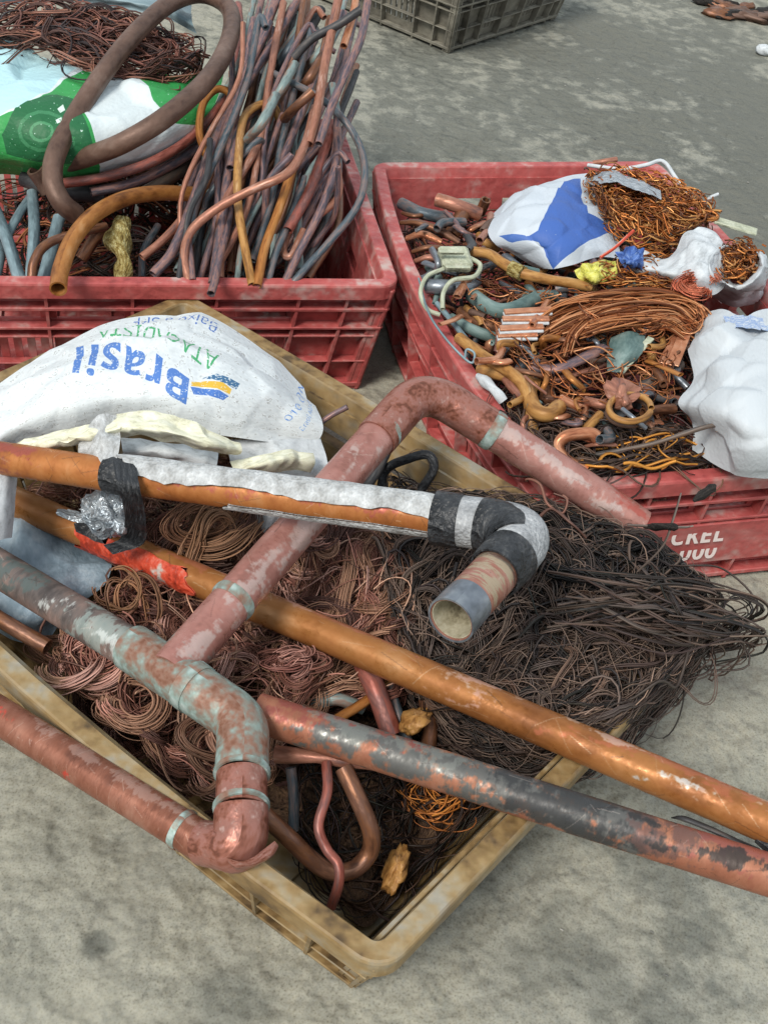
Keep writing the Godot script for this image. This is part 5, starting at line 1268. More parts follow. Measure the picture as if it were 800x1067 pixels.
	lock(dark, smooth(vv([0.1349,0.1451,-0.5954, 0.1723,0.155,-0.5879, 0.2198,0.1368,-0.6101, 0.2588,0.1377,-0.5957, 0.2603,0.0992,-0.6186, 0.2458,0.0905,-0.6134]), 6), 5, 0.0022, 0.0007, [Color(0.0273,0.0212,0.0176), Color(0.0176,0.0144,0.0130)])
	lock(dark, smooth(vv([0.1209,0.1305,-0.6145, 0.156,0.1569,-0.589, 0.2024,0.1423,-0.6052, 0.2414,0.1394,-0.5759, 0.2756,0.0842,-0.6153, 0.2085,0.0905,-0.5814]), 6), 1, 0.0022, 0.0007, [Color(0.0723,0.0452,0.0343), Color(0.1620,0.1119,0.0844)])
	lock(dark, smooth(vv([0.1118,0.1424,-0.5564, 0.1371,0.1585,-0.5508, 0.1699,0.1476,-0.5738, 0.2154,0.1079,-0.6267, 0.2061,0.0842,-0.6191, 0.1671,0.0905,-0.6073]), 6), 2, 0.0022, 0.0007, [Color(0.0176,0.0144,0.0130), Color(0.0482,0.0319,0.0252)])
	lock(dark, smooth(vv([0.1805,0.1426,-0.5953, 0.1929,0.1597,-0.5726, 0.2197,0.1381,-0.5918, 0.2412,0.1292,-0.5889, 0.2418,0.1099,-0.5992, 0.2071,0.0905,-0.5889]), 6), 5, 0.0022, 0.0007, [Color(0.0273,0.0212,0.0176), Color(0.0723,0.0452,0.0343)])
	lock(dark, smooth(vv([0.1169,0.1476,-0.565, 0.158,0.141,-0.5724, 0.1992,0.137,-0.5777, 0.2455,0.1246,-0.5969, 0.2435,0.097,-0.5937, 0.2084,0.0905,-0.5922]), 6), 2, 0.0022, 0.0007, [Color(0.1620,0.1119,0.0844), Color(0.0273,0.0212,0.0176)])
	lock(dark, smooth(vv([0.1597,0.1392,-0.6033, 0.1754,0.1542,-0.5709, 0.203,0.1327,-0.579, 0.2211,0.1371,-0.5604, 0.2249,0.0835,-0.6046, 0.1818,0.0905,-0.5711]), 6), 1, 0.0022, 0.0007, [Color(0.0482,0.0319,0.0252), Color(0.0545,0.0343,0.0273)])
	lock(dark, smooth(vv([0.1898,0.1377,-0.5981, 0.2028,0.1453,-0.5863, 0.2232,0.1329,-0.5944, 0.2477,0.1077,-0.6, 0.2284,0.1063,-0.5817, 0.2286,0.0905,-0.5859]), 6), 1, 0.0022, 0.0007, [Color(0.0482,0.0319,0.0252), Color(0.0887,0.0648,0.0545)])
	lock(dark, smooth(vv([0.1731,0.1341,-0.5634, 0.1909,0.1382,-0.5738, 0.2083,0.144,-0.5817, 0.2393,0.1166,-0.621, 0.2495,0.1081,-0.6122, 0.1861,0.0905,-0.6035]), 6), 1, 0.0022, 0.0007, [Color(0.0273,0.0212,0.0176), Color(0.0545,0.0343,0.0273)])
	lock(dark, smooth(vv([0.1279,0.1372,-0.5696, 0.1515,0.1402,-0.5606, 0.1764,0.1379,-0.5587, 0.207,0.123,-0.5802, 0.1901,0.1066,-0.587, 0.1569,0.0905,-0.5793]), 6), 1, 0.0022, 0.0007, [Color(0.1170,0.0762,0.0578), Color(0.0273,0.0212,0.0176)])
	lock(dark, smooth(vv([0.1789,0.1423,-0.5688, 0.1842,0.1447,-0.5592, 0.191,0.1437,-0.5566, 0.2021,0.1365,-0.5829, 0.2049,0.0856,-0.6221, 0.17,0.0905,-0.5903]), 6), 5, 0.0022, 0.0007, [Color(0.0723,0.0452,0.0343), Color(0.0887,0.0648,0.0545)])
	lock(dark, smooth(vv([0.1584,0.1343,-0.5898, 0.188,0.1434,-0.5761, 0.2191,0.1458,-0.5693, 0.256,0.1334,-0.5748, 0.2712,0.1006,-0.5921, 0.2182,0.0905,-0.5768]), 6), 2, 0.0022, 0.0007, [Color(0.0176,0.0144,0.0130), Color(0.1620,0.1119,0.0844)])
	var dw := solo("burnt_wire", "dark burnt wire tangle spilling over the right corner of the yellow crate", "wire", "", dark.mesh(), "wire_burnt")
	dw.set_meta("kind", "stuff")
	var hk0 := Build.new()
	hank(hk0, Vector3(-0.1173,0.1101,-0.6254), Vector3(0.1,0.8,0.5), 0.026, 0.022, 0.016, 160, 0.0006, [Color(0.1170,0.0545,0.0319), Color(0.2016,0.0976,0.0545), Color(0.0762,0.0343,0.0232), Color(0.2623,0.1384,0.0762)])
	solo("wire_hank", "round brown hank of fine wire behind the crossing pipes, below the sleeved pipe", "wire", "", hk0.mesh(), "wire_dull")
	var hk1 := Build.new()
	hank(hk1, Vector3(-0.1657,0.0974,-0.5598), Vector3(0.1,0.7,0.6), 0.014, 0.018, 0.004, 26, 0.0007, [Color(0.3050,0.1500,0.0723), Color(0.4020,0.2086,0.1070), Color(0.1878,0.0887,0.0452)])
	solo("wire_hank", "light brown open loop of wire right of the red taped pipe", "wire", "", hk1.mesh(), "wire_dull")
	var hk2 := Build.new()
	hank(hk2, Vector3(-0.1336,0.0954,-0.4748), Vector3(0.2,0.9,0.3), 0.02, 0.017, 0.01, 90, 0.0006, [Color(0.2159,0.0931,0.0648), Color(0.3325,0.1441,0.1070), Color(0.1620,0.0685,0.0482), Color(0.4452,0.2086,0.1559), Color(0.1119,0.0513,0.0395), Color(0.2961,0.1559,0.0976), Color(0.5149,0.2874,0.2307), Color(0.3813,0.2086,0.1329)])
	solo("wire_hank", "pink brown coiled hank beside the left rim of the yellow crate", "wire", "", hk2.mesh(), "wire_dull")
	var hk3 := Build.new()
	hank(hk3, Vector3(-0.1672,0.0934,-0.5003), Vector3(-0.2,0.9,0.3), 0.024, 0.02, 0.012, 110, 0.0006, [Color(0.2159,0.0931,0.0648), Color(0.3325,0.1441,0.1070), Color(0.1620,0.0685,0.0482), Color(0.4452,0.2086,0.1559), Color(0.1119,0.0513,0.0395), Color(0.2961,0.1559,0.0976), Color(0.5149,0.2874,0.2307), Color(0.3813,0.2086,0.1329)])
	solo("wire_hank", "reddish coil of wire left of the tee joint", "wire", "", hk3.mesh(), "wire_dull")
	var hk4 := Build.new()
	hank(hk4, Vector3(-0.0434,0.1199,-0.6185), Vector3(0.1,0.9,0.2), 0.014, 0.012, 0.009, 50, 0.0006, [Color(0.2159,0.0931,0.0648), Color(0.3325,0.1441,0.1070), Color(0.1620,0.0685,0.0482), Color(0.4452,0.2086,0.1559), Color(0.1119,0.0513,0.0395), Color(0.2961,0.1559,0.0976), Color(0.5149,0.2874,0.2307), Color(0.3813,0.2086,0.1329)])
	solo("wire_hank", "reddish looped hank between the pink arm and the long orange pipe", "wire", "", hk4.mesh(), "wire_dull")
	var hk5 := Build.new()
	hank(hk5, Vector3(-0.0873,0.0934,-0.4534), Vector3(0.3,0.8,0.3), 0.022, 0.018, 0.008, 60, 0.0008, [Color(0.3050,0.1620,0.1070), Color(0.4020,0.2384,0.1620), Color(0.1559,0.0802,0.0513)])
	solo("wire_hank", "pale looped wire hank next to the green stained elbow", "wire", "", hk5.mesh(), "wire_dull")
	var hk6 := Build.new()
	hank(hk6, Vector3(-0.0468,0.0974,-0.5209), Vector3(0.2,0.9,0.1), 0.018, 0.012, 0.01, 50, 0.0005, [Color(0.4020,0.2016,0.1620), Color(0.2623,0.1070,0.0844), Color(0.1878,0.0762,0.0545)])
	solo("wire_hank", "fine reddish wire bundle under the middle of the long orange pipe", "wire", "", hk6.mesh(), "wire_dull")
	var twig := Build.new()
	lock(twig, smooth(vv([0.1743,0.1346,-0.6111, 0.1845,0.1689,-0.6048, 0.1875,0.1885,-0.612, 0.1914,0.2032,-0.63]), 8), 3, 0.0008, 0.0007, [Color(0.1878,0.1441,0.1221), Color(0.0802,0.0612,0.0513)])
	lock(twig, smooth(vv([0.1629,0.1591,-0.6326, 0.1771,0.1758,-0.6157, 0.1917,0.1885,-0.6033, 0.1984,0.1914,-0.6034]), 8), 3, 0.0008, 0.0007, [Color(0.1878,0.1441,0.1221), Color(0.0802,0.0612,0.0513)])
	var tw := thing("burnt_cable", "two thin burnt cable ends with charred tips before the white lettering", "cable", "", Vector3.ZERO)
	part(tw, "strand", twig.mesh(), "wire_burnt")
	part(tw, "charred_tip", tube(smooth(vv([0.1739,0.1679,-0.6239, 0.1794,0.1787,-0.6138, 0.1865,0.1856,-0.6065, 0.1895,0.1875,-0.604]), 5), 0.0028, {"sides": 10, "dent": 0.35, "rad": [0.4,1,0.8,1,0.3]}), "burnt")
	part(tw, "charred_tip", tube(smooth(vv([0.199,0.1963,-0.6231, 0.2046,0.2003,-0.6266, 0.2093,0.2032,-0.6302, 0.2121,0.2052,-0.6325]), 5), 0.0028, {"sides": 10, "dent": 0.35, "rad": [0.4,1,0.8,1,0.3]}), "burnt")
	# ---- tubes in the open front of the yellow crate
	solo("copper_tube", "bronze U bent tube hanging in the dark front of the yellow crate", "tube", "", tube(smooth(vv([-0.0458,0.1072,-0.4007, -0.0267,0.0905,-0.3963, -0.0115,0.0738,-0.3947, 0.0005,0.064,-0.3955, 0.0131,0.0611,-0.4008, 0.0211,0.068,-0.4094, 0.0197,0.0807,-0.4158, 0.009,0.0954,-0.427, -0.0013,0.1032,-0.4401]), 8), 0.0053, {"sides": 18}), "copper_brown")
	solo("copper_tube", "thin reddish tube with an S bend ending in the dark front corner", "tube", "", tube(smooth(vv([-0.0117,0.1052,-0.4402, -0.0085,0.1032,-0.4215, -0.0105,0.0954,-0.4036, -0.0042,0.0876,-0.3945, 0.0035,0.0856,-0.387, 0.0057,0.0778,-0.38, 0.0034,0.0611,-0.3746]), 8), 0.0030, {"sides": 14}), "copper_red")
	solo("copper_tube", "grey straight tube standing behind the U bent tube", "tube", "", tube(smooth(vv([-0.0325,0.0905,-0.4442, -0.0283,0.0778,-0.4333, -0.0254,0.0611,-0.4215]), 4), 0.0032, {"sides": 12}), "copper_slate")
	solo("copper_tube", "small copper tube with brass fitting under the crusted pipe", "tube", "", tube(smooth(vv([-0.0421,0.0974,-0.4471, -0.0179,0.1032,-0.4448, 0.0107,0.1032,-0.4458, 0.0282,0.1003,-0.4464]), 4), 0.0037, {"sides": 14, "rad": [1.5,1.3,0.9,1.2,1.0,0.9,0.8]}), "copper_salmon")
	solo("copper_tube", "thick reddish tube stub between the two long pipes", "tube", "", tube(smooth(vv([0.0008,0.0905,-0.5367, 0.0122,0.0856,-0.5181, 0.026,0.068,-0.4993]), 4), 0.0068, {"sides": 16, "dent": 0.05}), "copper_red")
	solo("copper_tube", "orange tube crossing behind the reddish stub", "tube", "", tube(smooth(vv([-0.0108,0.0758,-0.4977, 0.0087,0.0778,-0.5177, 0.0286,0.0738,-0.5488]), 4), 0.0034, {}), "copper_orange")
	solo("copper_tube", "short orange tube next to the pale wire bundle", "tube", "", tube(smooth(vv([-0.039,0.0778,-0.4987, -0.0321,0.0807,-0.5138, -0.0248,0.0758,-0.5321]), 4), 0.0037, {}), "copper_orange")
	solo("copper_tube", "dark grey tube right of the reddish stub", "tube", "", tube(smooth(vv([0.0201,0.0758,-0.5325, 0.0288,0.0709,-0.5135, 0.0379,0.0562,-0.503]), 4), 0.0038, {}), "copper_slate")
	solo("copper_tube", "brown upright tube beside the yellow plastic scrap", "tube", "", tube(smooth(vv([0.0452,0.0807,-0.5222, 0.0502,0.068,-0.5119, 0.0519,0.0513,-0.5016]), 4), 0.0053, {}), "copper_brown")
	solo("copper_tube", "grey tube lying by the front edge of the wire heap", "tube", "", tube(smooth(vv([-0.0279,0.068,-0.5132, -0.013,0.0758,-0.5151, 0.0053,0.068,-0.5171]), 4), 0.0044, {}), "copper_verdigris")
	solo("plastic_scrap", "small yellow plastic scrap between the long pipes", "scrap", "", lump(Vector3(0.0393,0.0778,-0.5057), Vector3(0.009,0.003,0), Vector3(0,0.006,0.002), Vector3(-0.002,0,0.011), 0.5, 1.2, 91), "ochre_tube")
	solo("plastic_scrap", "orange yellow crumpled scrap at the bottom of the front corner", "scrap", "", lump(Vector3(0.0391,0.0386,-0.4205), Vector3(0.007,0.003,0), Vector3(0,0.008,0.002), Vector3(-0.002,0,0.016), 0.5, 1.3, 92), "ochre_tube")
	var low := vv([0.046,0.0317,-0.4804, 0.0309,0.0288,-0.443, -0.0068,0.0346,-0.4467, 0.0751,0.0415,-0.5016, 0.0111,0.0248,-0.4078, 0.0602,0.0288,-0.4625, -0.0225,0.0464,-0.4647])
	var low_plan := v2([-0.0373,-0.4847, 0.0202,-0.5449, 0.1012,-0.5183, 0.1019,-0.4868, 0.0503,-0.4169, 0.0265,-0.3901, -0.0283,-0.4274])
	solo("bottom_sheet", "dark brown sheet covering the bottom of the yellow crate at its front", "dirt", "", sheet([-0.0821,0.0209,-0.4886, -0.0261,0.0229,-0.5476, 0.0373,0.0229,-0.606, 0.1097,0.0209,-0.5754, -0.0519,0.0199,-0.4638, -0.0002,0.0248,-0.5006, 0.0493,0.0248,-0.5345, 0.1172,0.0209,-0.5252, -0.023,0.0199,-0.4396, 0.0175,0.0229,-0.4591, 0.0593,0.0229,-0.4892, 0.1046,0.0199,-0.4995, 0.0053,0.019,-0.4105, 0.0247,0.0199,-0.4233, 0.0502,0.0199,-0.4451, 0.0739,0.019,-0.4681, 0.0208,0.018,-0.3907, 0.0277,0.018,-0.3918, 0.036,0.018,-0.4029, 0.0517,0.018,-0.4291], 4, 12, 8, 0.003, 40.0, 58), "dark_brown")  # dark brown sheet laid over the crate base at the front
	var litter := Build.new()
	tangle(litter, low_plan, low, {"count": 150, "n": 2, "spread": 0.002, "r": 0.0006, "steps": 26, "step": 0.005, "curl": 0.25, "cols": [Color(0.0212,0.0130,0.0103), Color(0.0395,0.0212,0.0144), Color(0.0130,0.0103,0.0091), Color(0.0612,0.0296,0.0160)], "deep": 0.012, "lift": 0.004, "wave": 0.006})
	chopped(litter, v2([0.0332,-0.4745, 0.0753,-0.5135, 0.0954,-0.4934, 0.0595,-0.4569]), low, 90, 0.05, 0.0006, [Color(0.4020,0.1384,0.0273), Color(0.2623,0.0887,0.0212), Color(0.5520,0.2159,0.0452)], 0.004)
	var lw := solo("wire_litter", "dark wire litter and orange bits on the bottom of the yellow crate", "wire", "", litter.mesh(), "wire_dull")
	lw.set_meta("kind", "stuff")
	solo("black_cable", "black cable loops beside the far rim of the yellow crate", "cable", "", tube(smooth(vv([-0.005,0.0954,-0.6992, -0.0032,0.115,-0.7104, 0.0117,0.1346,-0.703, 0.0258,0.1424,-0.701, 0.0315,0.1346,-0.6962, 0.0256,0.115,-0.6963, 0.0202,0.1003,-0.6969]), 8), 0.0035, {}), "black_tape")
	solo("black_cable", "black cable end left of the looped cable under the pink elbow", "cable", "", tube(smooth(vv([-0.0213,0.1003,-0.6895, -0.01,0.1199,-0.7002, -0.0041,0.1248,-0.7238]), 6), 0.0039, {}), "dark_tube")
	solo("copper_rod", "thin brown rod sticking out under the right end of the white sack", "rod", "", tube(smooth(vv([-0.0668,0.1297,-0.7176, -0.0533,0.1395,-0.731, -0.0388,0.1493,-0.7361]), 4), 0.0022, {}), "copper_mauve")
	var curl := Build.new()
	lock(curl, smooth(vv([0.0979,0.1346,-0.6815, 0.0972,0.1493,-0.6798, 0.1059,0.1542,-0.6703, 0.1123,0.1493,-0.6563, 0.1235,0.1444,-0.6541, 0.1261,0.1493,-0.6648, 0.1159,0.1493,-0.6711]), 8), 2, 0.001, 0.0011, [Color(0.2623,0.1170,0.0844), Color(0.1559,0.0762,0.0578)])
	lock(curl, smooth(vv([0.1074,0.1395,-0.6509, 0.1156,0.1493,-0.6518, 0.1289,0.1493,-0.6392, 0.1411,0.1395,-0.6379]), 8), 2, 0.001, 0.0011, [Color(0.2623,0.1170,0.0844), Color(0.1559,0.0762,0.0578)])
	solo("wire_curl", "loose curled copper wires under the end of the pink pipe arm", "wire", "", curl.mesh(), "wire_dull")
	# ---- left red crate: tubes, hoses and the green printed sack
	solo("copper_hose", "thick brown hose coiled in one big loop over the green printed sack", "tube", "bent tubes in the left red crate", tube(smooth(vv([-0.3152,0.1444,-0.9759, -0.3263,0.1591,-0.9691, -0.3376,0.1738,-0.9833, -0.341,0.1885,-1.0175, -0.3315,0.213,-1.0904, -0.3176,0.2326,-1.1795, -0.2997,0.2424,-1.2669, -0.2745,0.2424,-1.3143, -0.2425,0.2375,-1.2998, -0.2257,0.2346,-1.2251, -0.2243,0.2326,-1.123, -0.2438,0.2248,-1.0404, -0.2773,0.2052,-1.0121, -0.3147,0.1797,-1.026, -0.3527,0.1542,-1.0488]), 8), 0.0092, {"sides": 22, "wall": 0.0025}), "hose_brown")
	solo("copper_tube", "reddish tube curving along the lower edge of the green printed sack", "tube", "bent tubes in the left red crate", tube(smooth(vv([-0.3459,0.1493,-1.0195, -0.3059,0.1542,-1.0393, -0.2666,0.164,-1.0658, -0.2372,0.1738,-1.1221, -0.2212,0.1885,-1.1989, -0.2256,0.2032,-1.2827, -0.2478,0.213,-1.3865]), 8), 0.0047, {"sides": 12, "dent": 0.03}), "copper_red")
	solo("copper_tube", "mauve tube curving just below the reddish one", "tube", "bent tubes in the left red crate", tube(smooth(vv([-0.3185,0.1395,-1.0331, -0.2829,0.1444,-1.0559, -0.2499,0.1542,-1.0939, -0.2256,0.164,-1.1452, -0.2152,0.1689,-1.2073]), 8), 0.0047, {"sides": 12, "dent": 0.03}), "copper_mauve")
	solo("copper_tube", "orange brown tube with its open end hanging over the front rim", "tube", "bent tubes in the left red crate", tube(smooth(vv([-0.2912,0.1473,-0.8431, -0.2968,0.1503,-0.8702, -0.2985,0.1562,-0.9099, -0.2924,0.1591,-0.9535, -0.2766,0.1562,-0.9978, -0.2539,0.1493,-1.0321, -0.228,0.1395,-1.0595]), 8), 0.0072, {"sides": 20, "wall": 0.0015}), "copper_orange")
	solo("copper_tube", "thin brown tube bent down behind the front rim, beside the orange brown one", "tube", "bent tubes in the left red crate", tube(smooth(vv([-0.3331,0.115,-0.896, -0.334,0.1297,-0.9103, -0.3282,0.1366,-0.9312, -0.3112,0.1346,-0.9606, -0.2931,0.1297,-0.9894]), 8), 0.0042, {"sides": 12, "dent": 0.03}), "copper_brown")
	solo("copper_tube", "dark tube lying across below the big hose loop", "tube", "bent tubes in the left red crate", tube(smooth(vv([-0.3885,0.1346,-1.0495, -0.352,0.1346,-1.0364, -0.3116,0.1297,-1.05]), 8), 0.0078, {"sides": 22, "wall": 0.0025}), "dark_tube")
	solo("copper_tube", "brown tube stub with open mouth at the left of the big loop", "tube", "bent tubes in the left red crate", tube(smooth(vv([-0.3575,0.1346,-1.0304, -0.3638,0.1444,-1.0323, -0.3695,0.1562,-1.0299]), 8), 0.0086, {"sides": 22, "wall": 0.0025}), "hose_brown")
	solo("copper_tube", "brown stub pointing up between aqua tubes and brass crust", "tube", "bent tubes in the left red crate", tube(smooth(vv([-0.3102,0.1052,-0.9668, -0.3014,0.1199,-0.9791, -0.2953,0.1268,-0.9906]), 8), 0.0058, {"sides": 22, "wall": 0.0025}), "copper_brown")
	solo("aqua_tube", "thick aqua grey tube slanting at the left picture edge", "tube", "aqua grey tubes in the near left corner", tube(smooth(vv([-0.4089,0.1297,-1.0131, -0.3741,0.1199,-0.9561, -0.3475,0.1052,-0.9091]), 5), 0.0057, {"sides": 12, "squash": 0.7}), "aqua_tube")
	solo("aqua_tube", "thin aqua grey tube leaning right beside the edge tube", "tube", "aqua grey tubes in the near left corner", tube(smooth(vv([-0.3803,0.115,-0.9731, -0.3783,0.1228,-1.007, -0.3757,0.1268,-1.0452]), 5), 0.0045, {"sides": 12, "squash": 0.7}), "aqua_tube")
	solo("aqua_tube", "upright aqua grey tube below the brown open stub", "tube", "aqua grey tubes in the near left corner", tube(smooth(vv([-0.3758,0.1297,-1.0346, -0.3554,0.1228,-0.9752, -0.3417,0.1052,-0.9177]), 5), 0.0053, {"sides": 12, "squash": 0.7}), "aqua_tube")
	solo("aqua_tube", "aqua grey tube standing left of the orange open tube end", "tube", "aqua grey tubes in the near left corner", tube(smooth(vv([-0.3377,0.1297,-0.9945, -0.333,0.1199,-0.9542, -0.3303,0.1052,-0.9142]), 5), 0.0057, {"sides": 12, "squash": 0.7}), "aqua_tube")
	solo("aqua_tube", "short aqua grey tube right behind the orange open tube end", "tube", "aqua grey tubes in the near left corner", tube(smooth(vv([-0.3165,0.1199,-0.952, -0.3144,0.1052,-0.9189]), 5), 0.0051, {"sides": 12, "squash": 0.7}), "aqua_tube")
	solo("aqua_tube", "short aqua tube end low at the left picture edge", "tube", "aqua grey tubes in the near left corner", tube(smooth(vv([-0.4048,0.1052,-0.9942, -0.3835,0.1052,-0.9589, -0.3774,0.0954,-0.9281]), 5), 0.0048, {"sides": 12, "squash": 0.7}), "aqua_tube")
	solo("copper_tube", "dull brown tube lying low behind the brass crust", "tube", "bent tubes in the left red crate", tube(smooth(vv([-0.3031,0.115,-1.0583, -0.2643,0.1297,-1.0942, -0.2334,0.1395,-1.1519]), 8), 0.0062, {"sides": 12, "dent": 0.03}), "hose_grey")
	solo("copper_tube", "slate tube passing right of the brass crust", "tube", "bent tubes in the left red crate", tube(smooth(vv([-0.2545,0.115,-1.033, -0.2597,0.1052,-0.9974, -0.2536,0.0954,-0.9653]), 8), 0.0036, {"sides": 12, "dent": 0.03}), "copper_slate")
	solo("copper_tube", "orange hook of tube rising left of the bundle", "tube", "bent tubes in the left red crate", tube(smooth(vv([-0.2196,0.164,-1.0891, -0.2323,0.1787,-1.1121, -0.2361,0.1934,-1.1468, -0.2281,0.1993,-1.1728, -0.2149,0.1954,-1.1755, -0.2081,0.1836,-1.1625]), 8), 0.0038, {"sides": 12, "dent": 0.03}), "copper_orange")
	solo("copper_tube", "yellow orange tube with a bend at its top, upright in the bundle", "tube", "bent tubes in the left red crate", tube(smooth(vv([-0.1442,0.1297,-0.9245, -0.1565,0.1444,-0.9555, -0.1728,0.1689,-0.9999, -0.1834,0.1885,-1.057, -0.1878,0.2032,-1.1018, -0.1797,0.2071,-1.1286, -0.1663,0.2052,-1.1388, -0.157,0.1934,-1.1329]), 8), 0.0040, {"sides": 12, "dent": 0.03}), "ochre_tube")
	solo("copper_tube", "orange brown tube sweeping across the bundle from lower left", "tube", "bent tubes in the left red crate", tube(smooth(vv([-0.1982,0.1248,-0.9171, -0.2081,0.1395,-0.9379, -0.2065,0.1542,-0.9612, -0.186,0.1718,-0.9777, -0.1589,0.1885,-0.9868, -0.1292,0.2032,-1.0009, -0.1207,0.213,-1.0443, -0.1213,0.2228,-1.1063]), 8), 0.0041, {"sides": 12, "dent": 0.03}), "copper_salmon")
	solo("copper_tube", "blue grey tube leaning left across the bundle", "tube", "bent tubes in the left red crate", tube(smooth(vv([-0.2328,0.1248,-0.9257, -0.2208,0.1375,-0.9484, -0.2155,0.1562,-1.0022, -0.2129,0.1758,-1.0647, -0.2059,0.2032,-1.1284, -0.1953,0.2326,-1.2098, -0.1887,0.262,-1.3028]), 8), 0.0048, {"sides": 12, "dent": 0.03}), "copper_mauve")
	solo("copper_tube", "long mauve tube leaning through the middle of the bundle", "tube", "bent tubes in the left red crate", tube(smooth(vv([-0.1776,0.1297,-0.9162, -0.1838,0.1493,-0.9781, -0.1913,0.1718,-1.0487, -0.2027,0.1983,-1.1422, -0.1834,0.2326,-1.2206, -0.1648,0.262,-1.3209]), 8), 0.0046, {"sides": 12, "dent": 0.03}), "copper_mauve")
	solo("copper_tube", "pale green grey tube at the upper left of the bundle", "tube", "bent tubes in the left red crate", tube(smooth(vv([-0.2123,0.1885,-1.1436, -0.207,0.2052,-1.1839, -0.1957,0.2277,-1.2354, -0.196,0.2522,-1.3256]), 8), 0.0048, {"sides": 12, "dent": 0.03}), "copper_verdigris")
	solo("copper_tube", "long grey tube arching out over the right rim", "tube", "bent tubes in the left red crate", tube(smooth(vv([-0.1734,0.2228,-1.1759, -0.1502,0.2267,-1.1487, -0.1223,0.2267,-1.1248, -0.0962,0.2228,-1.0971, -0.0738,0.2081,-1.0729, -0.0634,0.1934,-1.0414, -0.0654,0.1758,-1.0115, -0.0836,0.1542,-0.9817, -0.1021,0.1366,-0.9545, -0.1123,0.1248,-0.941]), 8), 0.0035, {"sides": 12, "dent": 0.03}), "copper_slate")
	solo("copper_tube", "mauve tube just inside the arching grey tube", "tube", "bent tubes in the left red crate", tube(smooth(vv([-0.1183,0.1248,-0.9409, -0.1101,0.1444,-0.9699, -0.0967,0.1718,-1.0092, -0.0922,0.1934,-1.0566, -0.0969,0.2081,-1.0982]), 8), 0.0039, {"sides": 12, "dent": 0.03}), "copper_mauve")
	solo("copper_tube", "salmon tube tapering upward at the right top of the bundle", "tube", "bent tubes in the left red crate", tube(smooth(vv([-0.1191,0.2914,-1.231, -0.1188,0.2718,-1.1823, -0.118,0.2522,-1.1328, -0.1161,0.2326,-1.0834, -0.1173,0.213,-1.0455]), 8), 0.0044, {"sides": 12, "dent": 0.03}), "copper_salmon")
	solo("copper_tube", "mauve and salmon tube with a bright end at the very top", "tube", "bent tubes in the left red crate", tube(smooth(vv([-0.0872,0.3012,-1.1837, -0.0868,0.2816,-1.1394, -0.0942,0.262,-1.1103, -0.1029,0.2375,-1.076, -0.1077,0.2179,-1.0375]), 8), 0.0039, {"sides": 12, "dent": 0.03}), "copper_mauve")
	solo("copper_tube", "bright salmon tube beside the topmost end", "tube", "bent tubes in the left red crate", tube(smooth(vv([-0.1027,0.2914,-1.2388, -0.1022,0.2767,-1.1972, -0.1044,0.264,-1.1626]), 8), 0.0037, {"sides": 12, "dent": 0.03}), "copper_bright")
	solo("copper_tube", "dark blackened tube crossing near the top of the bundle", "tube", "bent tubes in the left red crate", tube(smooth(vv([-0.0933,0.2914,-1.1894, -0.1134,0.2767,-1.1809, -0.136,0.262,-1.1765, -0.1529,0.2424,-1.1721]), 8), 0.0041, {"sides": 12, "dent": 0.03}), "dark_tube")
	solo("copper_tube", "red brown tube right of centre in the bundle", "tube", "bent tubes in the left red crate", tube(smooth(vv([-0.1241,0.1542,-0.9876, -0.1122,0.1738,-1.03, -0.1053,0.1983,-1.0845, -0.1062,0.2032,-1.1231]), 8), 0.0048, {"sides": 12, "dent": 0.03}), "copper_red")
	solo("copper_tube", "salmon hairpin tube standing low at the right of the bundle", "tube", "bent tubes in the left red crate", tube(smooth(vv([-0.1124,0.1738,-1.0827, -0.1199,0.1591,-1.0279, -0.1257,0.1424,-0.9911, -0.1248,0.1366,-0.9765, -0.117,0.1385,-0.9715, -0.1116,0.1493,-1.0012]), 8), 0.0035, {"sides": 12, "dent": 0.03}), "copper_salmon")
	solo("copper_tube", "orange tube running down to the rim at bundle centre", "tube", "bent tubes in the left red crate", tube(smooth(vv([-0.1399,0.1297,-0.9241, -0.14,0.1493,-0.9586, -0.1337,0.1718,-0.997, -0.1305,0.1885,-1.0435]), 8), 0.0042, {"sides": 12, "dent": 0.03}), "copper_orange")
	solo("copper_tube", "blue grey tube beside the orange centre tube", "tube", "bent tubes in the left red crate", tube(smooth(vv([-0.1332,0.1248,-0.9365, -0.1306,0.1424,-0.9672, -0.1238,0.1591,-1.0067, -0.1195,0.1758,-1.0544]), 8), 0.0035, {"sides": 12, "dent": 0.03}), "copper_slate")
	solo("copper_tube", "brown tube hooked over the front rim", "tube", "bent tubes in the left red crate", tube(smooth(vv([-0.1731,0.1385,-0.8854, -0.1735,0.1415,-0.9033, -0.1767,0.1444,-0.9349, -0.1788,0.1493,-0.9797, -0.1866,0.1542,-1.0465]), 8), 0.0037, {"sides": 12, "dent": 0.03}), "copper_mauve")
	solo("copper_tube", "brown tube with a short elbow in mid bundle", "tube", "bent tubes in the left red crate", tube(smooth(vv([-0.1889,0.1787,-1.0449, -0.1903,0.1934,-1.0876, -0.1851,0.1983,-1.1293, -0.168,0.1973,-1.1632, -0.1627,0.1885,-1.1576]), 8), 0.0041, {"sides": 12, "dent": 0.03}), "copper_mauve")
	solo("copper_tube", "dark slate tube behind the yellow orange one", "tube", "bent tubes in the left red crate", tube(smooth(vv([-0.1613,0.1836,-1.1218, -0.1668,0.1738,-1.0856, -0.1668,0.162,-1.0365, -0.1688,0.1444,-0.9926]), 8), 0.0047, {"sides": 12, "dent": 0.03}), "copper_slate")
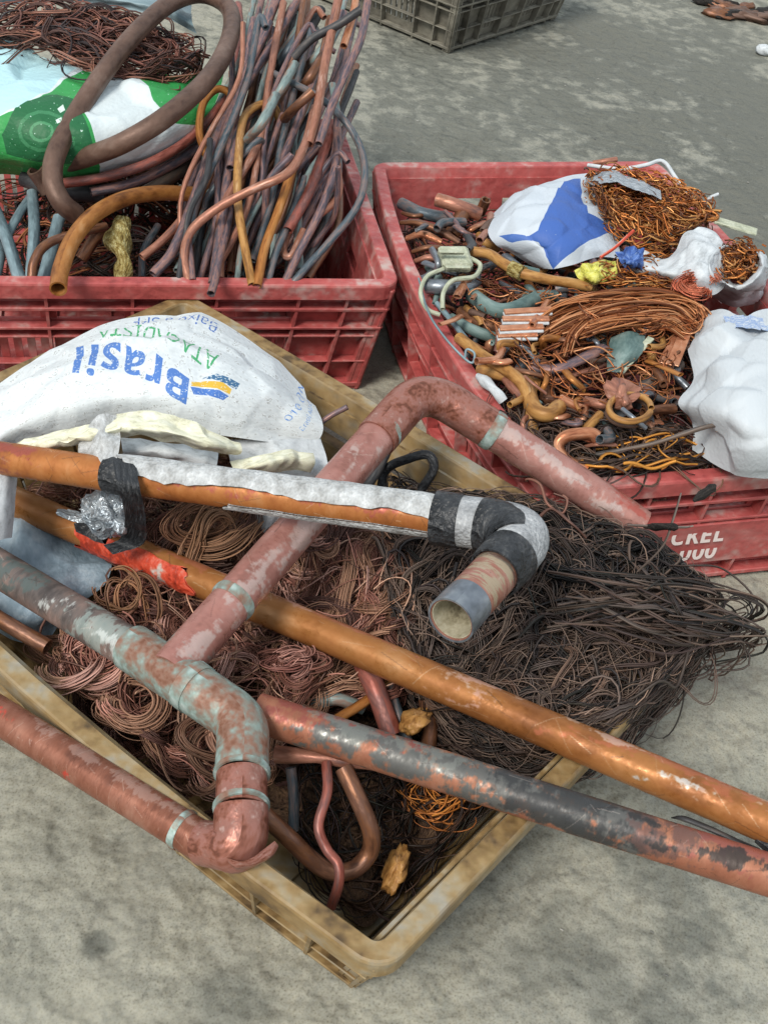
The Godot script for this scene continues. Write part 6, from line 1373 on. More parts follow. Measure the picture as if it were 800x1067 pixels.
	solo("copper_tube", "pale brown tube low at the left of the bundle", "tube", "bent tubes in the left red crate", tube(smooth(vv([-0.2507,0.1228,-0.9559, -0.2359,0.1326,-0.9752, -0.2243,0.1424,-1.0018, -0.2149,0.1522,-1.0411]), 8), 0.0039, {"sides": 12, "dent": 0.03}), "copper_salmon")
	pieces("copper_tube", "thin %s tube packed deep inside the bent tube bundle", "tube", "tubes packed deep in the bundle", ["copper_slate", "copper_mauve", "copper_brown", "copper_verdigris", "copper_salmon", "dark_tube", "copper_red"], [[-0.208,0.126,-0.947,-0.211,0.161,-0.998,-0.199,0.196,-1.059,-0.190,0.232,-1.125,-0.192,0.267,-1.194,-0.183,0.264,-1.181,0.0035,0,2], [-0.224,0.113,-0.995,-0.220,0.144,-1.067,-0.228,0.175,-1.145,-0.218,0.206,-1.242,-0.223,0.237,-1.351,0.0033,3,2], [-0.211,0.081,-1.017,-0.214,0.094,-1.089,-0.211,0.108,-1.173,-0.229,0.121,-1.259,-0.230,0.135,-1.365,0.0029,4,0], [-0.148,0.082,-1.080,-0.154,0.102,-1.157,-0.157,0.122,-1.245,-0.141,0.142,-1.352,-0.152,0.162,-1.466,0.0029,4,0], [-0.212,0.083,-1.008,-0.204,0.101,-1.076,-0.205,0.118,-1.148,-0.193,0.135,-1.233,-0.188,0.153,-1.327,-0.176,0.150,-1.332,0.0033,0,0], [-0.168,0.093,-1.058,-0.175,0.124,-1.125,-0.162,0.154,-1.208,-0.156,0.185,-1.299,-0.161,0.216,-1.401,0.0037,1,0], [-0.165,0.094,-0.995,-0.154,0.130,-1.070,-0.171,0.165,-1.143,-0.172,0.201,-1.233,-0.170,0.237,-1.340,0.0041,3,0], [-0.212,0.097,-1.036,-0.208,0.113,-1.119,-0.216,0.129,-1.211,-0.211,0.146,-1.321,-0.213,0.162,-1.447,0.0037,5,2], [-0.172,0.104,-0.970,-0.176,0.124,-1.045,-0.152,0.144,-1.141,-0.149,0.164,-1.243,-0.145,0.184,-1.365,-0.132,0.181,-1.374,0.0031,1,2], [-0.108,0.127,-0.968,-0.118,0.151,-1.009,-0.117,0.176,-1.057,-0.100,0.200,-1.114,-0.112,0.224,-1.166,0.0038,3,2], [-0.146,0.121,-0.992,-0.132,0.155,-1.064,-0.141,0.188,-1.136,-0.128,0.222,-1.228,-0.122,0.255,-1.333,0.0030,3,2], [-0.140,0.103,-1.038,-0.128,0.138,-1.104,-0.129,0.174,-1.171,-0.112,0.210,-1.254,-0.110,0.246,-1.343,0.0037,1,0], [-0.162,0.104,-1.018,-0.155,0.121,-1.108,-0.163,0.138,-1.207,-0.150,0.155,-1.331,-0.149,0.172,-1.473,-0.142,0.169,-1.477,0.0032,1,0], [-0.180,0.083,-1.016,-0.170,0.108,-1.093,-0.190,0.133,-1.170,-0.200,0.157,-1.261,-0.199,0.182,-1.373,0.0029,0,0], [-0.119,0.119,-0.981,-0.116,0.143,-1.013,-0.105,0.167,-1.048,-0.099,0.191,-1.083,-0.100,0.215,-1.118,0.0033,1,0], [-0.153,0.124,-0.977,-0.148,0.154,-1.036,-0.150,0.184,-1.099,-0.149,0.214,-1.170,-0.147,0.244,-1.252,0.0034,0,0], [-0.202,0.105,-0.955,-0.208,0.136,-1.023,-0.191,0.167,-1.108,-0.170,0.198,-1.207,-0.174,0.229,-1.314,-0.162,0.226,-1.315,0.0040,5,0], [-0.145,0.102,-0.979,-0.144,0.125,-1.000,-0.135,0.148,-1.024,-0.131,0.171,-1.047,-0.129,0.194,-1.070,0.0029,2,0], [-0.160,0.122,-0.935,-0.164,0.144,-0.998,-0.150,0.166,-1.073,-0.138,0.188,-1.159,-0.139,0.210,-1.253,0.0029,3,0], [-0.178,0.114,-0.953,-0.178,0.136,-0.991,-0.161,0.157,-1.038,-0.160,0.179,-1.082,-0.155,0.201,-1.132,0.0029,1,0], [-0.155,0.098,-1.010,-0.147,0.129,-1.077,-0.141,0.161,-1.152,-0.122,0.192,-1.241,-0.117,0.223,-1.339,-0.105,0.221,-1.355,0.0029,1,2], [-0.206,0.085,-0.998,-0.194,0.114,-1.082,-0.189,0.144,-1.176,-0.194,0.174,-1.282,-0.183,0.203,-1.416,0.0035,1,2], [-0.152,0.100,-0.980,-0.137,0.123,-1.065,-0.142,0.146,-1.156,-0.153,0.169,-1.259,-0.140,0.192,-1.391,0.0029,0,0], [-0.151,0.099,-0.984,-0.126,0.119,-1.025,-0.126,0.139,-1.060,-0.119,0.159,-1.099,-0.100,0.179,-1.145,0.0034,3,0], [-0.144,0.112,-1.016,-0.115,0.134,-1.034,-0.103,0.156,-1.046,-0.106,0.178,-1.052,-0.092,0.200,-1.064,-0.081,0.197,-1.055,0.0029,1,0], [-0.205,0.102,-0.971,-0.218,0.138,-1.044,-0.198,0.173,-1.138,-0.198,0.208,-1.241,-0.206,0.243,-1.362,0.0038,2,0], [-0.171,0.116,-0.963,-0.171,0.147,-1.044,-0.161,0.178,-1.142,-0.172,0.209,-1.249,-0.170,0.240,-1.386,0.0037,4,0], [-0.169,0.108,-1.002,-0.145,0.125,-1.036,-0.149,0.141,-1.063,-0.136,0.157,-1.096,-0.118,0.174,-1.133,0.0037,1,2], [-0.210,0.101,-1.034,-0.208,0.115,-1.098,-0.218,0.128,-1.163,-0.209,0.142,-1.243,-0.213,0.156,-1.327,-0.198,0.153,-1.324,0.0044,1,0], [-0.208,0.126,-0.916,-0.210,0.145,-0.947,-0.212,0.163,-0.980,-0.205,0.182,-1.017,-0.210,0.200,-1.053,0.0030,5,0], [-0.219,0.126,-0.975,-0.227,0.162,-1.014,-0.214,0.199,-1.062,-0.196,0.236,-1.115,-0.202,0.272,-1.162,0.0025,4,0], [-0.221,0.105,-0.976,-0.209,0.141,-1.034,-0.200,0.177,-1.096,-0.200,0.213,-1.162,-0.188,0.249,-1.241,0.0037,1,0], [-0.170,0.107,-1.018,-0.157,0.122,-1.071,-0.158,0.137,-1.125,-0.141,0.152,-1.190,-0.132,0.168,-1.257,-0.118,0.165,-1.252,0.0033,2,0], [-0.166,0.090,-1.052,-0.147,0.113,-1.131,-0.160,0.136,-1.208,-0.152,0.158,-1.304,-0.142,0.181,-1.417,0.0029,6,0], [-0.183,0.107,-1.014,-0.161,0.129,-1.050,-0.164,0.151,-1.080,-0.146,0.173,-1.118,-0.131,0.194,-1.157,0.0034,5,0], [-0.171,0.118,-0.960,-0.179,0.151,-1.034,-0.173,0.185,-1.125,-0.154,0.218,-1.237,-0.165,0.252,-1.359,0.0028,2,0], [-0.180,0.129,-0.982,-0.160,0.161,-1.039,-0.165,0.193,-1.091,-0.164,0.225,-1.151,-0.149,0.256,-1.224,-0.139,0.253,-1.219,0.0026,1,0], [-0.128,0.103,-1.023,-0.140,0.125,-1.085,-0.133,0.147,-1.162,-0.131,0.170,-1.246,-0.142,0.192,-1.338,0.0027,1,2], [-0.121,0.127,-0.998,-0.112,0.147,-1.035,-0.091,0.167,-1.078,-0.097,0.187,-1.114,-0.104,0.206,-1.153,0.0029,1,2], [-0.136,0.126,-0.982,-0.141,0.141,-1.032,-0.140,0.155,-1.088,-0.138,0.169,-1.150,-0.143,0.183,-1.216,0.0028,3,2], [-0.195,0.095,-0.977,-0.183,0.132,-1.053,-0.204,0.168,-1.127,-0.202,0.205,-1.221,-0.203,0.241,-1.332,-0.195,0.238,-1.343,0.0028,1,0], [-0.210,0.118,-1.000,-0.199,0.148,-1.069,-0.208,0.178,-1.139,-0.205,0.207,-1.224,-0.202,0.237,-1.323,0.0028,4,0], [-0.117,0.106,-1.008,-0.101,0.131,-1.015,-0.087,0.156,-1.021,-0.085,0.181,-1.022,-0.087,0.207,-1.020,0.0026,1,2], [-0.132,0.126,-0.973,-0.140,0.141,-1.051,-0.146,0.155,-1.141,-0.158,0.169,-1.242,-0.168,0.184,-1.362,0.0027,0,0], [-0.202,0.096,-1.006,-0.192,0.115,-1.077,-0.203,0.135,-1.148,-0.218,0.154,-1.228,-0.212,0.174,-1.327,-0.202,0.171,-1.344,0.0040,1,0], [-0.204,0.114,-0.985,-0.194,0.149,-1.050,-0.183,0.185,-1.121,-0.182,0.220,-1.199,-0.171,0.255,-1.293,0.0029,3,0], [-0.194,0.116,-0.933,-0.192,0.149,-1.000,-0.204,0.182,-1.069,-0.201,0.214,-1.155,-0.207,0.247,-1.250,0.0032,1,0], [-0.178,0.103,-0.993,-0.166,0.119,-1.060,-0.170,0.135,-1.130,-0.172,0.150,-1.208,-0.163,0.166,-1.301,0.0041,4,2], [-0.218,0.105,-0.982,-0.218,0.122,-1.010,-0.203,0.138,-1.045,-0.195,0.155,-1.079,-0.191,0.171,-1.113,-0.179,0.168,-1.106,0.0028,4,0], [-0.196,0.129,-0.918,-0.214,0.153,-0.984,-0.215,0.178,-1.066,-0.212,0.202,-1.162,-0.233,0.227,-1.265,0.0031,1,0], [-0.198,0.084,-1.013,-0.187,0.115,-1.094,-0.188,0.146,-1.183,-0.182,0.177,-1.288,-0.176,0.208,-1.414,0.0040,1,0], [-0.166,0.122,-0.973,-0.166,0.157,-1.039,-0.168,0.193,-1.112,-0.157,0.228,-1.200,-0.162,0.264,-1.298,0.0036,2,0], [-0.151,0.103,-1.003,-0.145,0.120,-1.066,-0.136,0.137,-1.137,-0.141,0.153,-1.210,-0.132,0.170,-1.298,-0.120,0.167,-1.284,0.0028,4,0], [-0.112,0.115,-0.977,-0.097,0.134,-1.048,-0.110,0.153,-1.117,-0.107,0.172,-1.202,-0.100,0.190,-1.300,0.0036,5,0], [-0.114,0.102,-0.988,-0.117,0.123,-1.028,-0.107,0.143,-1.074,-0.100,0.163,-1.123,-0.104,0.183,-1.173,0.0039,0,0], [-0.160,0.116,-1.014,-0.166,0.152,-1.062,-0.142,0.187,-1.126,-0.131,0.222,-1.191,-0.130,0.257,-1.259,0.0031,2,2], [-0.165,0.118,-0.993,-0.153,0.154,-1.048,-0.141,0.191,-1.108,-0.131,0.227,-1.173,-0.118,0.264,-1.247,-0.111,0.261,-1.243,0.0037,1,0], [-0.215,0.125,-0.938,-0.210,0.138,-1.024,-0.216,0.152,-1.120,-0.228,0.165,-1.230,-0.227,0.178,-1.366,0.0030,3,0], [-0.135,0.118,-0.997,-0.120,0.136,-1.016,-0.115,0.153,-1.032,-0.108,0.171,-1.048,-0.095,0.188,-1.066,0.0032,1,0], [-0.143,0.101,-1.001,-0.119,0.124,-1.026,-0.105,0.148,-1.050,-0.102,0.171,-1.070,-0.095,0.194,-1.091,0.0037,1,2], [-0.197,0.081,-0.999,-0.201,0.116,-1.068,-0.198,0.150,-1.147,-0.183,0.184,-1.242,-0.191,0.219,-1.344,-0.181,0.216,-1.352,0.0041,0,0], [-0.206,0.088,-0.985,-0.216,0.120,-1.050,-0.201,0.152,-1.132,-0.190,0.183,-1.224,-0.198,0.215,-1.323,0.0035,1,2], [-0.177,0.102,-1.009,-0.154,0.127,-1.023,-0.152,0.151,-1.030,-0.151,0.175,-1.036,-0.132,0.200,-1.047,0.0037,1,0], [-0.124,0.100,-1.008,-0.127,0.126,-1.028,-0.100,0.151,-1.058,-0.092,0.176,-1.082,-0.097,0.201,-1.102,0.0031,3,0], [-0.134,0.107,-1.025,-0.121,0.126,-1.038,-0.122,0.145,-1.046,-0.110,0.164,-1.058,-0.101,0.183,-1.068,-0.095,0.180,-1.067,0.0030,3,2], [-0.184,0.101,-1.030,-0.172,0.135,-1.087,-0.186,0.169,-1.139,-0.181,0.203,-1.204,-0.177,0.237,-1.276,0.0035,2,0], [-0.163,0.088,-1.044,-0.155,0.118,-1.115,-0.140,0.148,-1.198,-0.143,0.178,-1.286,-0.130,0.208,-1.395,0.0035,0,0], [-0.193,0.085,-1.052,-0.179,0.109,-1.092,-0.174,0.132,-1.131,-0.153,0.155,-1.178,-0.143,0.179,-1.225,0.0039,4,0], [-0.195,0.096,-0.990,-0.196,0.114,-1.055,-0.218,0.133,-1.121,-0.221,0.151,-1.201,-0.232,0.170,-1.289,-0.222,0.167,-1.288,0.0042,1,2], [-0.178,0.116,-0.993,-0.166,0.134,-1.072,-0.161,0.153,-1.159,-0.170,0.172,-1.255,-0.156,0.190,-1.376,0.0039,1,0], [-0.184,0.111,-0.962,-0.180,0.142,-1.047,-0.189,0.173,-1.140,-0.200,0.204,-1.250,-0.203,0.235,-1.389,0.0031,4,2], [-0.229,0.103,-1.017,-0.236,0.133,-1.089,-0.221,0.164,-1.178,-0.216,0.195,-1.278,-0.221,0.226,-1.392,0.0037,1,0], [-0.235,0.102,-0.997,-0.206,0.125,-1.021,-0.209,0.147,-1.035,-0.191,0.170,-1.056,-0.171,0.193,-1.077,-0.166,0.190,-1.086,0.0034,0,0], [-0.116,0.116,-1.009,-0.112,0.137,-1.031,-0.088,0.157,-1.061,-0.092,0.178,-1.082,-0.097,0.198,-1.103,0.0032,4,0], [-0.217,0.102,-1.013,-0.224,0.122,-1.066,-0.229,0.142,-1.126,-0.219,0.162,-1.198,-0.231,0.181,-1.270,0.0037,4,2], [-0.215,0.098,-1.027,-0.188,0.134,-1.086,-0.188,0.169,-1.140,-0.184,0.205,-1.201,-0.162,0.240,-1.277,0.0035,3,0], [-0.211,0.101,-1.026,-0.210,0.136,-1.085,-0.188,0.171,-1.157,-0.185,0.205,-1.230,-0.178,0.240,-1.315,-0.169,0.237,-1.332,0.0041,2,2], [-0.102,0.110,-0.983,-0.086,0.124,-1.070,-0.098,0.138,-1.158,-0.112,0.152,-1.258,-0.107,0.166,-1.384,0.0036,2,0], [-0.155,0.103,-0.984,-0.129,0.121,-1.017,-0.137,0.138,-1.041,-0.125,0.156,-1.073,-0.107,0.174,-1.108,0.0035,1,0], [-0.154,0.118,-0.986,-0.153,0.132,-1.078,-0.164,0.147,-1.181,-0.158,0.161,-1.308,-0.165,0.176,-1.456,0.0033,5,2], [-0.182,0.126,-0.934,-0.166,0.157,-1.009,-0.168,0.187,-1.088,-0.164,0.217,-1.182,-0.153,0.247,-1.297,-0.139,0.244,-1.294,0.0032,4,0], [-0.175,0.125,-0.935,-0.187,0.158,-1.000,-0.169,0.192,-1.084,-0.175,0.225,-1.173,-0.181,0.258,-1.278,0.0038,4,2], [-0.154,0.099,-0.991,-0.137,0.116,-1.027,-0.147,0.132,-1.057,-0.142,0.149,-1.094,-0.132,0.165,-1.135,0.0037,3,2], [-0.118,0.104,-0.983,-0.103,0.118,-1.052,-0.094,0.131,-1.126,-0.104,0.145,-1.201,-0.096,0.159,-1.294,0.0039,1,2]])
	pieces("copper_tube", "short crusted %s tube caught in the upper part of the bundle", "tube", "crusted tubes in the upper bundle", ["copper_slate", "copper_mauve", "copper_brown", "copper_verdigris", "copper_salmon", "dark_tube", "copper_red"], [[-0.179,0.203,-1.227,-0.166,0.228,-1.223,-0.155,0.242,-1.250,0.0055,0,0], [-0.170,0.203,-1.287,-0.156,0.228,-1.276,-0.147,0.242,-1.322,0.0057,5,0], [-0.172,0.203,-1.139,-0.157,0.228,-1.121,-0.149,0.242,-1.158,0.0043,3,0], [-0.151,0.203,-1.116,-0.136,0.228,-1.093,-0.123,0.242,-1.097,0.0046,2,0], [-0.150,0.203,-1.235,-0.136,0.228,-1.221,-0.124,0.242,-1.242,0.0053,3,0], [-0.149,0.203,-1.179,-0.135,0.228,-1.162,-0.126,0.242,-1.196,0.0047,2,0], [-0.176,0.203,-1.059,-0.161,0.228,-1.038,-0.154,0.242,-1.075,0.0044,3,0]])
	solo("brass_chunk", "crumbly yellowish brass chunk standing behind the front rim", "scrap", "", tube(smooth(vv([-0.277,0.1395,-0.9905, -0.275,0.1297,-0.9685, -0.265,0.1199,-0.9497, -0.2656,0.1052,-0.937]), 8), 0.0105, {"sides": 18, "dent": 0.5, "wall": 0.004, "rad": [0.5,1,0.8,0.9,0.7]}), "brass_crust")
	var lh := vv([-0.3882,0.0758,-1.0784, -0.2982,0.0905,-1.0369, -0.2336,0.0856,-1.0876, -0.1619,0.0758,-1.1299, -0.1149,0.0464,-1.2501, -0.3821,0.066,-0.9983, -0.2682,0.1052,-1.2441, -0.1767,0.115,-1.3362, -0.3345,0.1052,-1.1007])
	var lp := v2([-0.4615,-1.1222, -0.2682,-1.2441, -0.1474,-1.3719, -0.1180,-1.2909, -0.1120,-1.0742, -0.4086,-0.9678])
	var ll := Build.new()
	tangle(ll, lp, lh, {"count": 330, "n": 3, "spread": 0.004, "r": 0.0009, "steps": 24, "step": 0.007, "curl": 0.25, "cols": [Color(0.0612,0.0296,0.0176), Color(0.1559,0.0612,0.0273), Color(0.0319,0.0194,0.0144), Color(0.3050,0.1170,0.0452), Color(0.0194,0.0144,0.0130)], "deep": 0.045, "lift": 0.004, "wave": 0.008})
	var lw2 := solo("wire_litter", "dark brown wire litter under the tubes in the left red crate", "wire", "", ll.mesh(), "wire_dull")
	lw2.set_meta("kind", "stuff")
	sk = Image.create(768, 512, false, Image.FORMAT_RGB8)
	sk.fill(Color8(206, 216, 218))
	fill_poly(sk, [0.0,397.1, 141.2,269.3, 204.8,244.7, 282.3,159.8, 379.0,12.3, 409.3,15.9, 353.4,153.8, 419.9,318.5, 444.2,410.2, 430.8,512.0, 0.0,512.0], Color8(52,146,76), wear, 30)
	fill_poly(sk, [511.6,42.1, 562.3,0.0, 663.8,0.0, 768.0,0.0, 768.0,128.0, 768.0,266.4, 647.9,230.8, 570.2,149.4], Color8(52,150,78), wear, 30)
	fill_poly(sk, [198.9,225.3, 308.0,151.3, 353.2,163.0, 391.2,277.6, 427.8,364.8, 312.5,402.8, 163.1,388.3, 146.6,322.6], Color8(32,96,58), wear, 40)
	fill_poly(sk, [0.0,0.0, 128.0,0.0, 256.0,0.0, 358.8,11.8, 282.3,151.6, 198.9,232.2, 141.2,263.1, 0.0,384.0], Color8(176,212,218), wear, 10)
	fill_poly(sk, [341.6,286.4, 336.5,313.2, 328.0,310.1, 332.6,287.5], Color8(58,122,82), wear, 60)
	fill_poly(sk, [336.5,313.2, 318.1,336.5, 311.9,329.6, 328.0,310.1], Color8(58,122,82), wear, 60)
	fill_poly(sk, [318.1,336.5, 289.3,352.8, 286.9,343.0, 311.9,329.6], Color8(58,122,82), wear, 60)
	fill_poly(sk, [289.3,352.8, 256.0,357.7, 258.2,347.0, 286.9,343.0], Color8(58,122,82), wear, 60)
	fill_poly(sk, [256.0,357.7, 224.9,350.1, 231.3,340.7, 258.2,347.0], Color8(58,122,82), wear, 60)
	fill_poly(sk, [224.9,350.1, 203.0,331.6, 212.4,325.5, 231.3,340.7], Color8(58,122,82), wear, 60)
	fill_poly(sk, [203.0,331.6, 195.4,305.7, 205.8,304.1, 212.4,325.5], Color8(58,122,82), wear, 60)
	fill_poly(sk, [195.4,305.7, 203.6,277.4, 212.9,280.4, 205.8,304.1], Color8(58,122,82), wear, 60)
	fill_poly(sk, [203.6,277.4, 225.7,250.2, 232.0,258.1, 212.9,280.4], Color8(58,122,82), wear, 60)
	fill_poly(sk, [225.7,250.2, 256.0,230.5, 258.1,242.2, 232.0,258.1], Color8(58,122,82), wear, 60)
	fill_poly(sk, [256.0,230.5, 287.2,224.9, 285.2,237.8, 258.1,242.2], Color8(58,122,82), wear, 60)
	fill_poly(sk, [287.2,224.9, 314.4,235.2, 309.0,246.1, 285.2,237.8], Color8(58,122,82), wear, 60)
	fill_poly(sk, [314.4,235.2, 333.4,258.6, 325.7,264.7, 309.0,246.1], Color8(58,122,82), wear, 60)
	fill_poly(sk, [333.4,258.6, 341.6,286.4, 332.6,287.5, 325.7,264.7], Color8(58,122,82), wear, 60)
	fill_poly(sk, [300.8,294.4, 297.9,307.7, 290.8,305.1, 293.1,295.3], Color8(66,132,90), wear, 60)
	fill_poly(sk, [297.9,307.7, 288.7,319.2, 283.6,313.5, 290.8,305.1], Color8(66,132,90), wear, 60)
	fill_poly(sk, [288.7,319.2, 274.9,326.8, 273.0,319.0, 283.6,313.5], Color8(66,132,90), wear, 60)
	fill_poly(sk, [274.9,326.8, 259.1,328.7, 260.9,320.5, 273.0,319.0], Color8(66,132,90), wear, 60)
	fill_poly(sk, [259.1,328.7, 244.5,324.7, 249.8,317.5, 260.9,320.5], Color8(66,132,90), wear, 60)
	fill_poly(sk, [244.5,324.7, 234.3,315.6, 242.0,310.9, 249.8,317.5], Color8(66,132,90), wear, 60)
	fill_poly(sk, [234.3,315.6, 230.7,303.0, 239.3,301.8, 242.0,310.9], Color8(66,132,90), wear, 60)
	fill_poly(sk, [230.7,303.0, 234.5,289.2, 242.1,291.8, 239.3,301.8], Color8(66,132,90), wear, 60)
	fill_poly(sk, [234.5,289.2, 244.7,277.0, 249.9,283.0, 242.1,291.8], Color8(66,132,90), wear, 60)
	fill_poly(sk, [244.7,277.0, 259.0,269.0, 260.8,277.4, 249.9,283.0], Color8(66,132,90), wear, 60)
	fill_poly(sk, [259.0,269.0, 274.2,267.0, 272.5,276.0, 260.8,277.4], Color8(66,132,90), wear, 60)
	fill_poly(sk, [274.2,267.0, 287.7,271.6, 283.0,279.1, 272.5,276.0], Color8(66,132,90), wear, 60)
	fill_poly(sk, [287.7,271.6, 297.2,281.5, 290.3,286.1, 283.0,279.1], Color8(66,132,90), wear, 60)
	fill_poly(sk, [297.2,281.5, 300.8,294.4, 293.1,295.3, 290.3,286.1], Color8(66,132,90), wear, 60)
	fill_poly(sk, [360.1,317.4, 358.7,327.0, 351.1,324.2, 352.1,318.2], Color8(58,122,82), wear, 60)
	fill_poly(sk, [358.7,327.0, 352.7,335.4, 347.1,329.5, 351.1,324.2], Color8(58,122,82), wear, 60)
	fill_poly(sk, [352.7,335.4, 343.3,340.8, 340.8,332.8, 347.1,329.5], Color8(58,122,82), wear, 60)
	fill_poly(sk, [343.3,340.8, 332.5,342.1, 333.7,333.7, 340.8,332.8], Color8(58,122,82), wear, 60)
	fill_poly(sk, [332.5,342.1, 322.4,338.9, 327.0,331.8, 333.7,333.7], Color8(58,122,82), wear, 60)
	fill_poly(sk, [322.4,338.9, 315.3,332.0, 322.3,327.5, 327.0,331.8], Color8(58,122,82), wear, 60)
	fill_poly(sk, [315.3,332.0, 312.5,322.8, 320.4,321.8, 322.3,327.5], Color8(58,122,82), wear, 60)
	fill_poly(sk, [312.5,322.8, 314.3,313.1, 321.6,315.8, 320.4,321.8], Color8(58,122,82), wear, 60)
	fill_poly(sk, [314.3,313.1, 320.4,304.9, 325.7,310.6, 321.6,315.8], Color8(58,122,82), wear, 60)
	fill_poly(sk, [320.4,304.9, 329.5,299.5, 331.7,307.2, 325.7,310.6], Color8(58,122,82), wear, 60)
	fill_poly(sk, [329.5,299.5, 339.8,298.3, 338.7,306.4, 331.7,307.2], Color8(58,122,82), wear, 60)
	fill_poly(sk, [339.8,298.3, 349.5,301.4, 345.2,308.3, 338.7,306.4], Color8(58,122,82), wear, 60)
	fill_poly(sk, [349.5,301.4, 356.8,308.2, 350.0,312.5, 345.2,308.3], Color8(58,122,82), wear, 60)
	fill_poly(sk, [356.8,308.2, 360.1,317.4, 352.1,318.2, 350.0,312.5], Color8(58,122,82), wear, 60)
	fill_poly(sk, [307.4,210.5, 322.6,189.8, 327.4,209.6, 314.8,224.5], Color8(206,220,212), wear, 60)
	fill_poly(sk, [302.5,255.6, 317.4,242.6, 320.2,262.5, 307.8,270.6], Color8(206,220,212), wear, 60)
	fill_poly(sk, [378.6,356.1, 395.3,349.0, 400.7,368.4, 386.4,376.1], Color8(190,210,200), wear, 60)
	mat("sack_green", ImageTexture.create_from_image(sk), 0.5, 0.0, grit, 0.08)
	var gs := thing("printed_sack", "white and green printed sack of wire in the left red crate", "sack", "", Vector3.ZERO)
	part(gs, "body", sheet([-0.5089,0.1885,-1.1761, -0.4708,0.1954,-1.2237, -0.4179,0.1983,-1.2004, -0.3617,0.1983,-1.177, -0.3175,0.1983,-1.1952, -0.2706,0.1954,-1.2062, -0.239,0.1836,-1.2742, -0.474,0.1934,-1.0857, -0.432,0.2032,-1.1137, -0.385,0.2081,-1.0993, -0.3372,0.2081,-1.0937, -0.2955,0.2081,-1.1102, -0.2593,0.1983,-1.1351, -0.2303,0.1836,-1.195, -0.4515,0.1885,-1.0249, -0.4083,0.1983,-1.044, -0.3661,0.2032,-1.0388, -0.3225,0.2032,-1.0417, -0.2868,0.1983,-1.0581, -0.2579,0.1885,-1.0882, -0.2304,0.1738,-1.1487, -0.4481,0.164,-1.0079, -0.4053,0.1689,-1.0269, -0.364,0.1699,-1.0244, -0.3246,0.1699,-1.0277, -0.295,0.166,-1.0513, -0.2696,0.164,-1.078, -0.2397,0.1542,-1.1345, -0.4556,0.1346,-1.0179, -0.4175,0.1346,-1.0524, -0.376,0.1346,-1.0538, -0.3355,0.1346,-1.0591, -0.3038,0.1346,-1.0809, -0.2743,0.1346,-1.1159, -0.2424,0.1346,-1.1481], 7, 18, 18, 0.004, 10.0, 81), "sack_green")
	part(gs, "back_flap", sheet([-0.531,0.2032,-1.2391, -0.4841,0.213,-1.2669, -0.4373,0.2179,-1.2986, -0.3772,0.2179,-1.3071, -0.3124,0.2179,-1.2983, -0.2717,0.213,-1.2788, -0.5345,0.2179,-1.253, -0.4891,0.2228,-1.2842, -0.4405,0.2277,-1.311, -0.3803,0.2277,-1.3197, -0.3213,0.2277,-1.3143, -0.2797,0.2228,-1.2914, -0.5852,0.2032,-1.3814, -0.5381,0.2032,-1.42, -0.4867,0.2032,-1.4536, -0.4208,0.2032,-1.4635, -0.358,0.2032,-1.4416, -0.3053,0.2032,-1.4089], 6, 12, 12, 0.005, 12.0, 82), "aqua_tube")
	var sh := vv([-0.4529,0.211,-1.1905, -0.3914,0.2179,-1.1827, -0.3326,0.2179,-1.1801, -0.2768,0.213,-1.19, -0.4071,0.2179,-1.2339, -0.3061,0.2081,-1.1516, -0.258,0.2032,-1.2397])
	var sw := Build.new()
	tangle(sw, v2([-0.5164,-1.2302, -0.4224,-1.2827, -0.3296,-1.2838, -0.2564,-1.2555, -0.2453,-1.2032, -0.2888,-1.1588, -0.3107,-1.1321, -0.3593,-1.1697, -0.4160,-1.1955, -0.4987,-1.1797]), sh, {"count": 300, "n": 3, "spread": 0.003, "r": 0.0008, "steps": 22, "step": 0.007, "curl": 0.28, "cols": [Color(0.1384,0.0545,0.0395), Color(0.2159,0.0887,0.0648), Color(0.0762,0.0369,0.0296), Color(0.0452,0.0319,0.0319), Color(0.3050,0.1384,0.0931), Color(0.1022,0.0452,0.0319)], "deep": 0.02, "lift": 0.006, "wave": 0.008})
	var sww := solo("sack_wire", "reddish scrap wire heaped in the mouth of the green printed sack", "wire", "", sw.mesh(), "wire_dull")
	sww.set_meta("kind", "stuff")
	# ---- right red crate: fittings, sacks and copper wire
	solo("copper_tube", "short copper tube lying at the far left corner of the lettered crate", "tube", "", tube(smooth(vv([0.0062,0.1395,-1.1253, 0.026,0.1395,-1.1188, 0.0513,0.1326,-1.1219]), 6), 0.0069, {"sides": 18, "wall": 0.0018, "dent": 0.04}), "copper_salmon")
	solo("copper_tube", "upright copper tube stub with open ring mouth", "tube", "", tube(smooth(vv([0.0515,0.1297,-1.1301, 0.0547,0.1464,-1.1272]), 6), 0.0053, {"sides": 18, "wall": 0.0018, "dent": 0.04}), "copper_brown")
	solo("copper_tube", "copper tube leaning below the short one in the far left corner", "tube", "", tube(smooth(vv([0.0255,0.1199,-1.0927, 0.031,0.1297,-1.1063, 0.0356,0.1326,-1.1232]), 6), 0.0077, {"sides": 18, "wall": 0.0018, "dent": 0.04}), "copper_brown")
	solo("copper_tube", "slate tube along the far wall of the lettered crate", "tube", "", tube(smooth(vv([-0.0292,0.1199,-1.1456, -0.0062,0.1228,-1.1251, 0.0236,0.1199,-1.1279]), 6), 0.0062, {"sides": 18, "wall": 0.0018, "dent": 0.04}), "copper_slate")
	solo("copper_piece", "uppermost long brown flattened pipe piece by the left wall", "tube", "flattened copper pieces by the left wall", tube(smooth(vv([-0.0255,0.1228,-1.0975, -0.0084,0.1307,-1.0874, 0.0133,0.1297,-1.0798, 0.0336,0.1228,-1.0753]), 6), 0.0052, {"sides": 14, "squash": 0.6, "dent": 0.12, "rad": [0.7,1,1,0.8]}), "copper_brown")
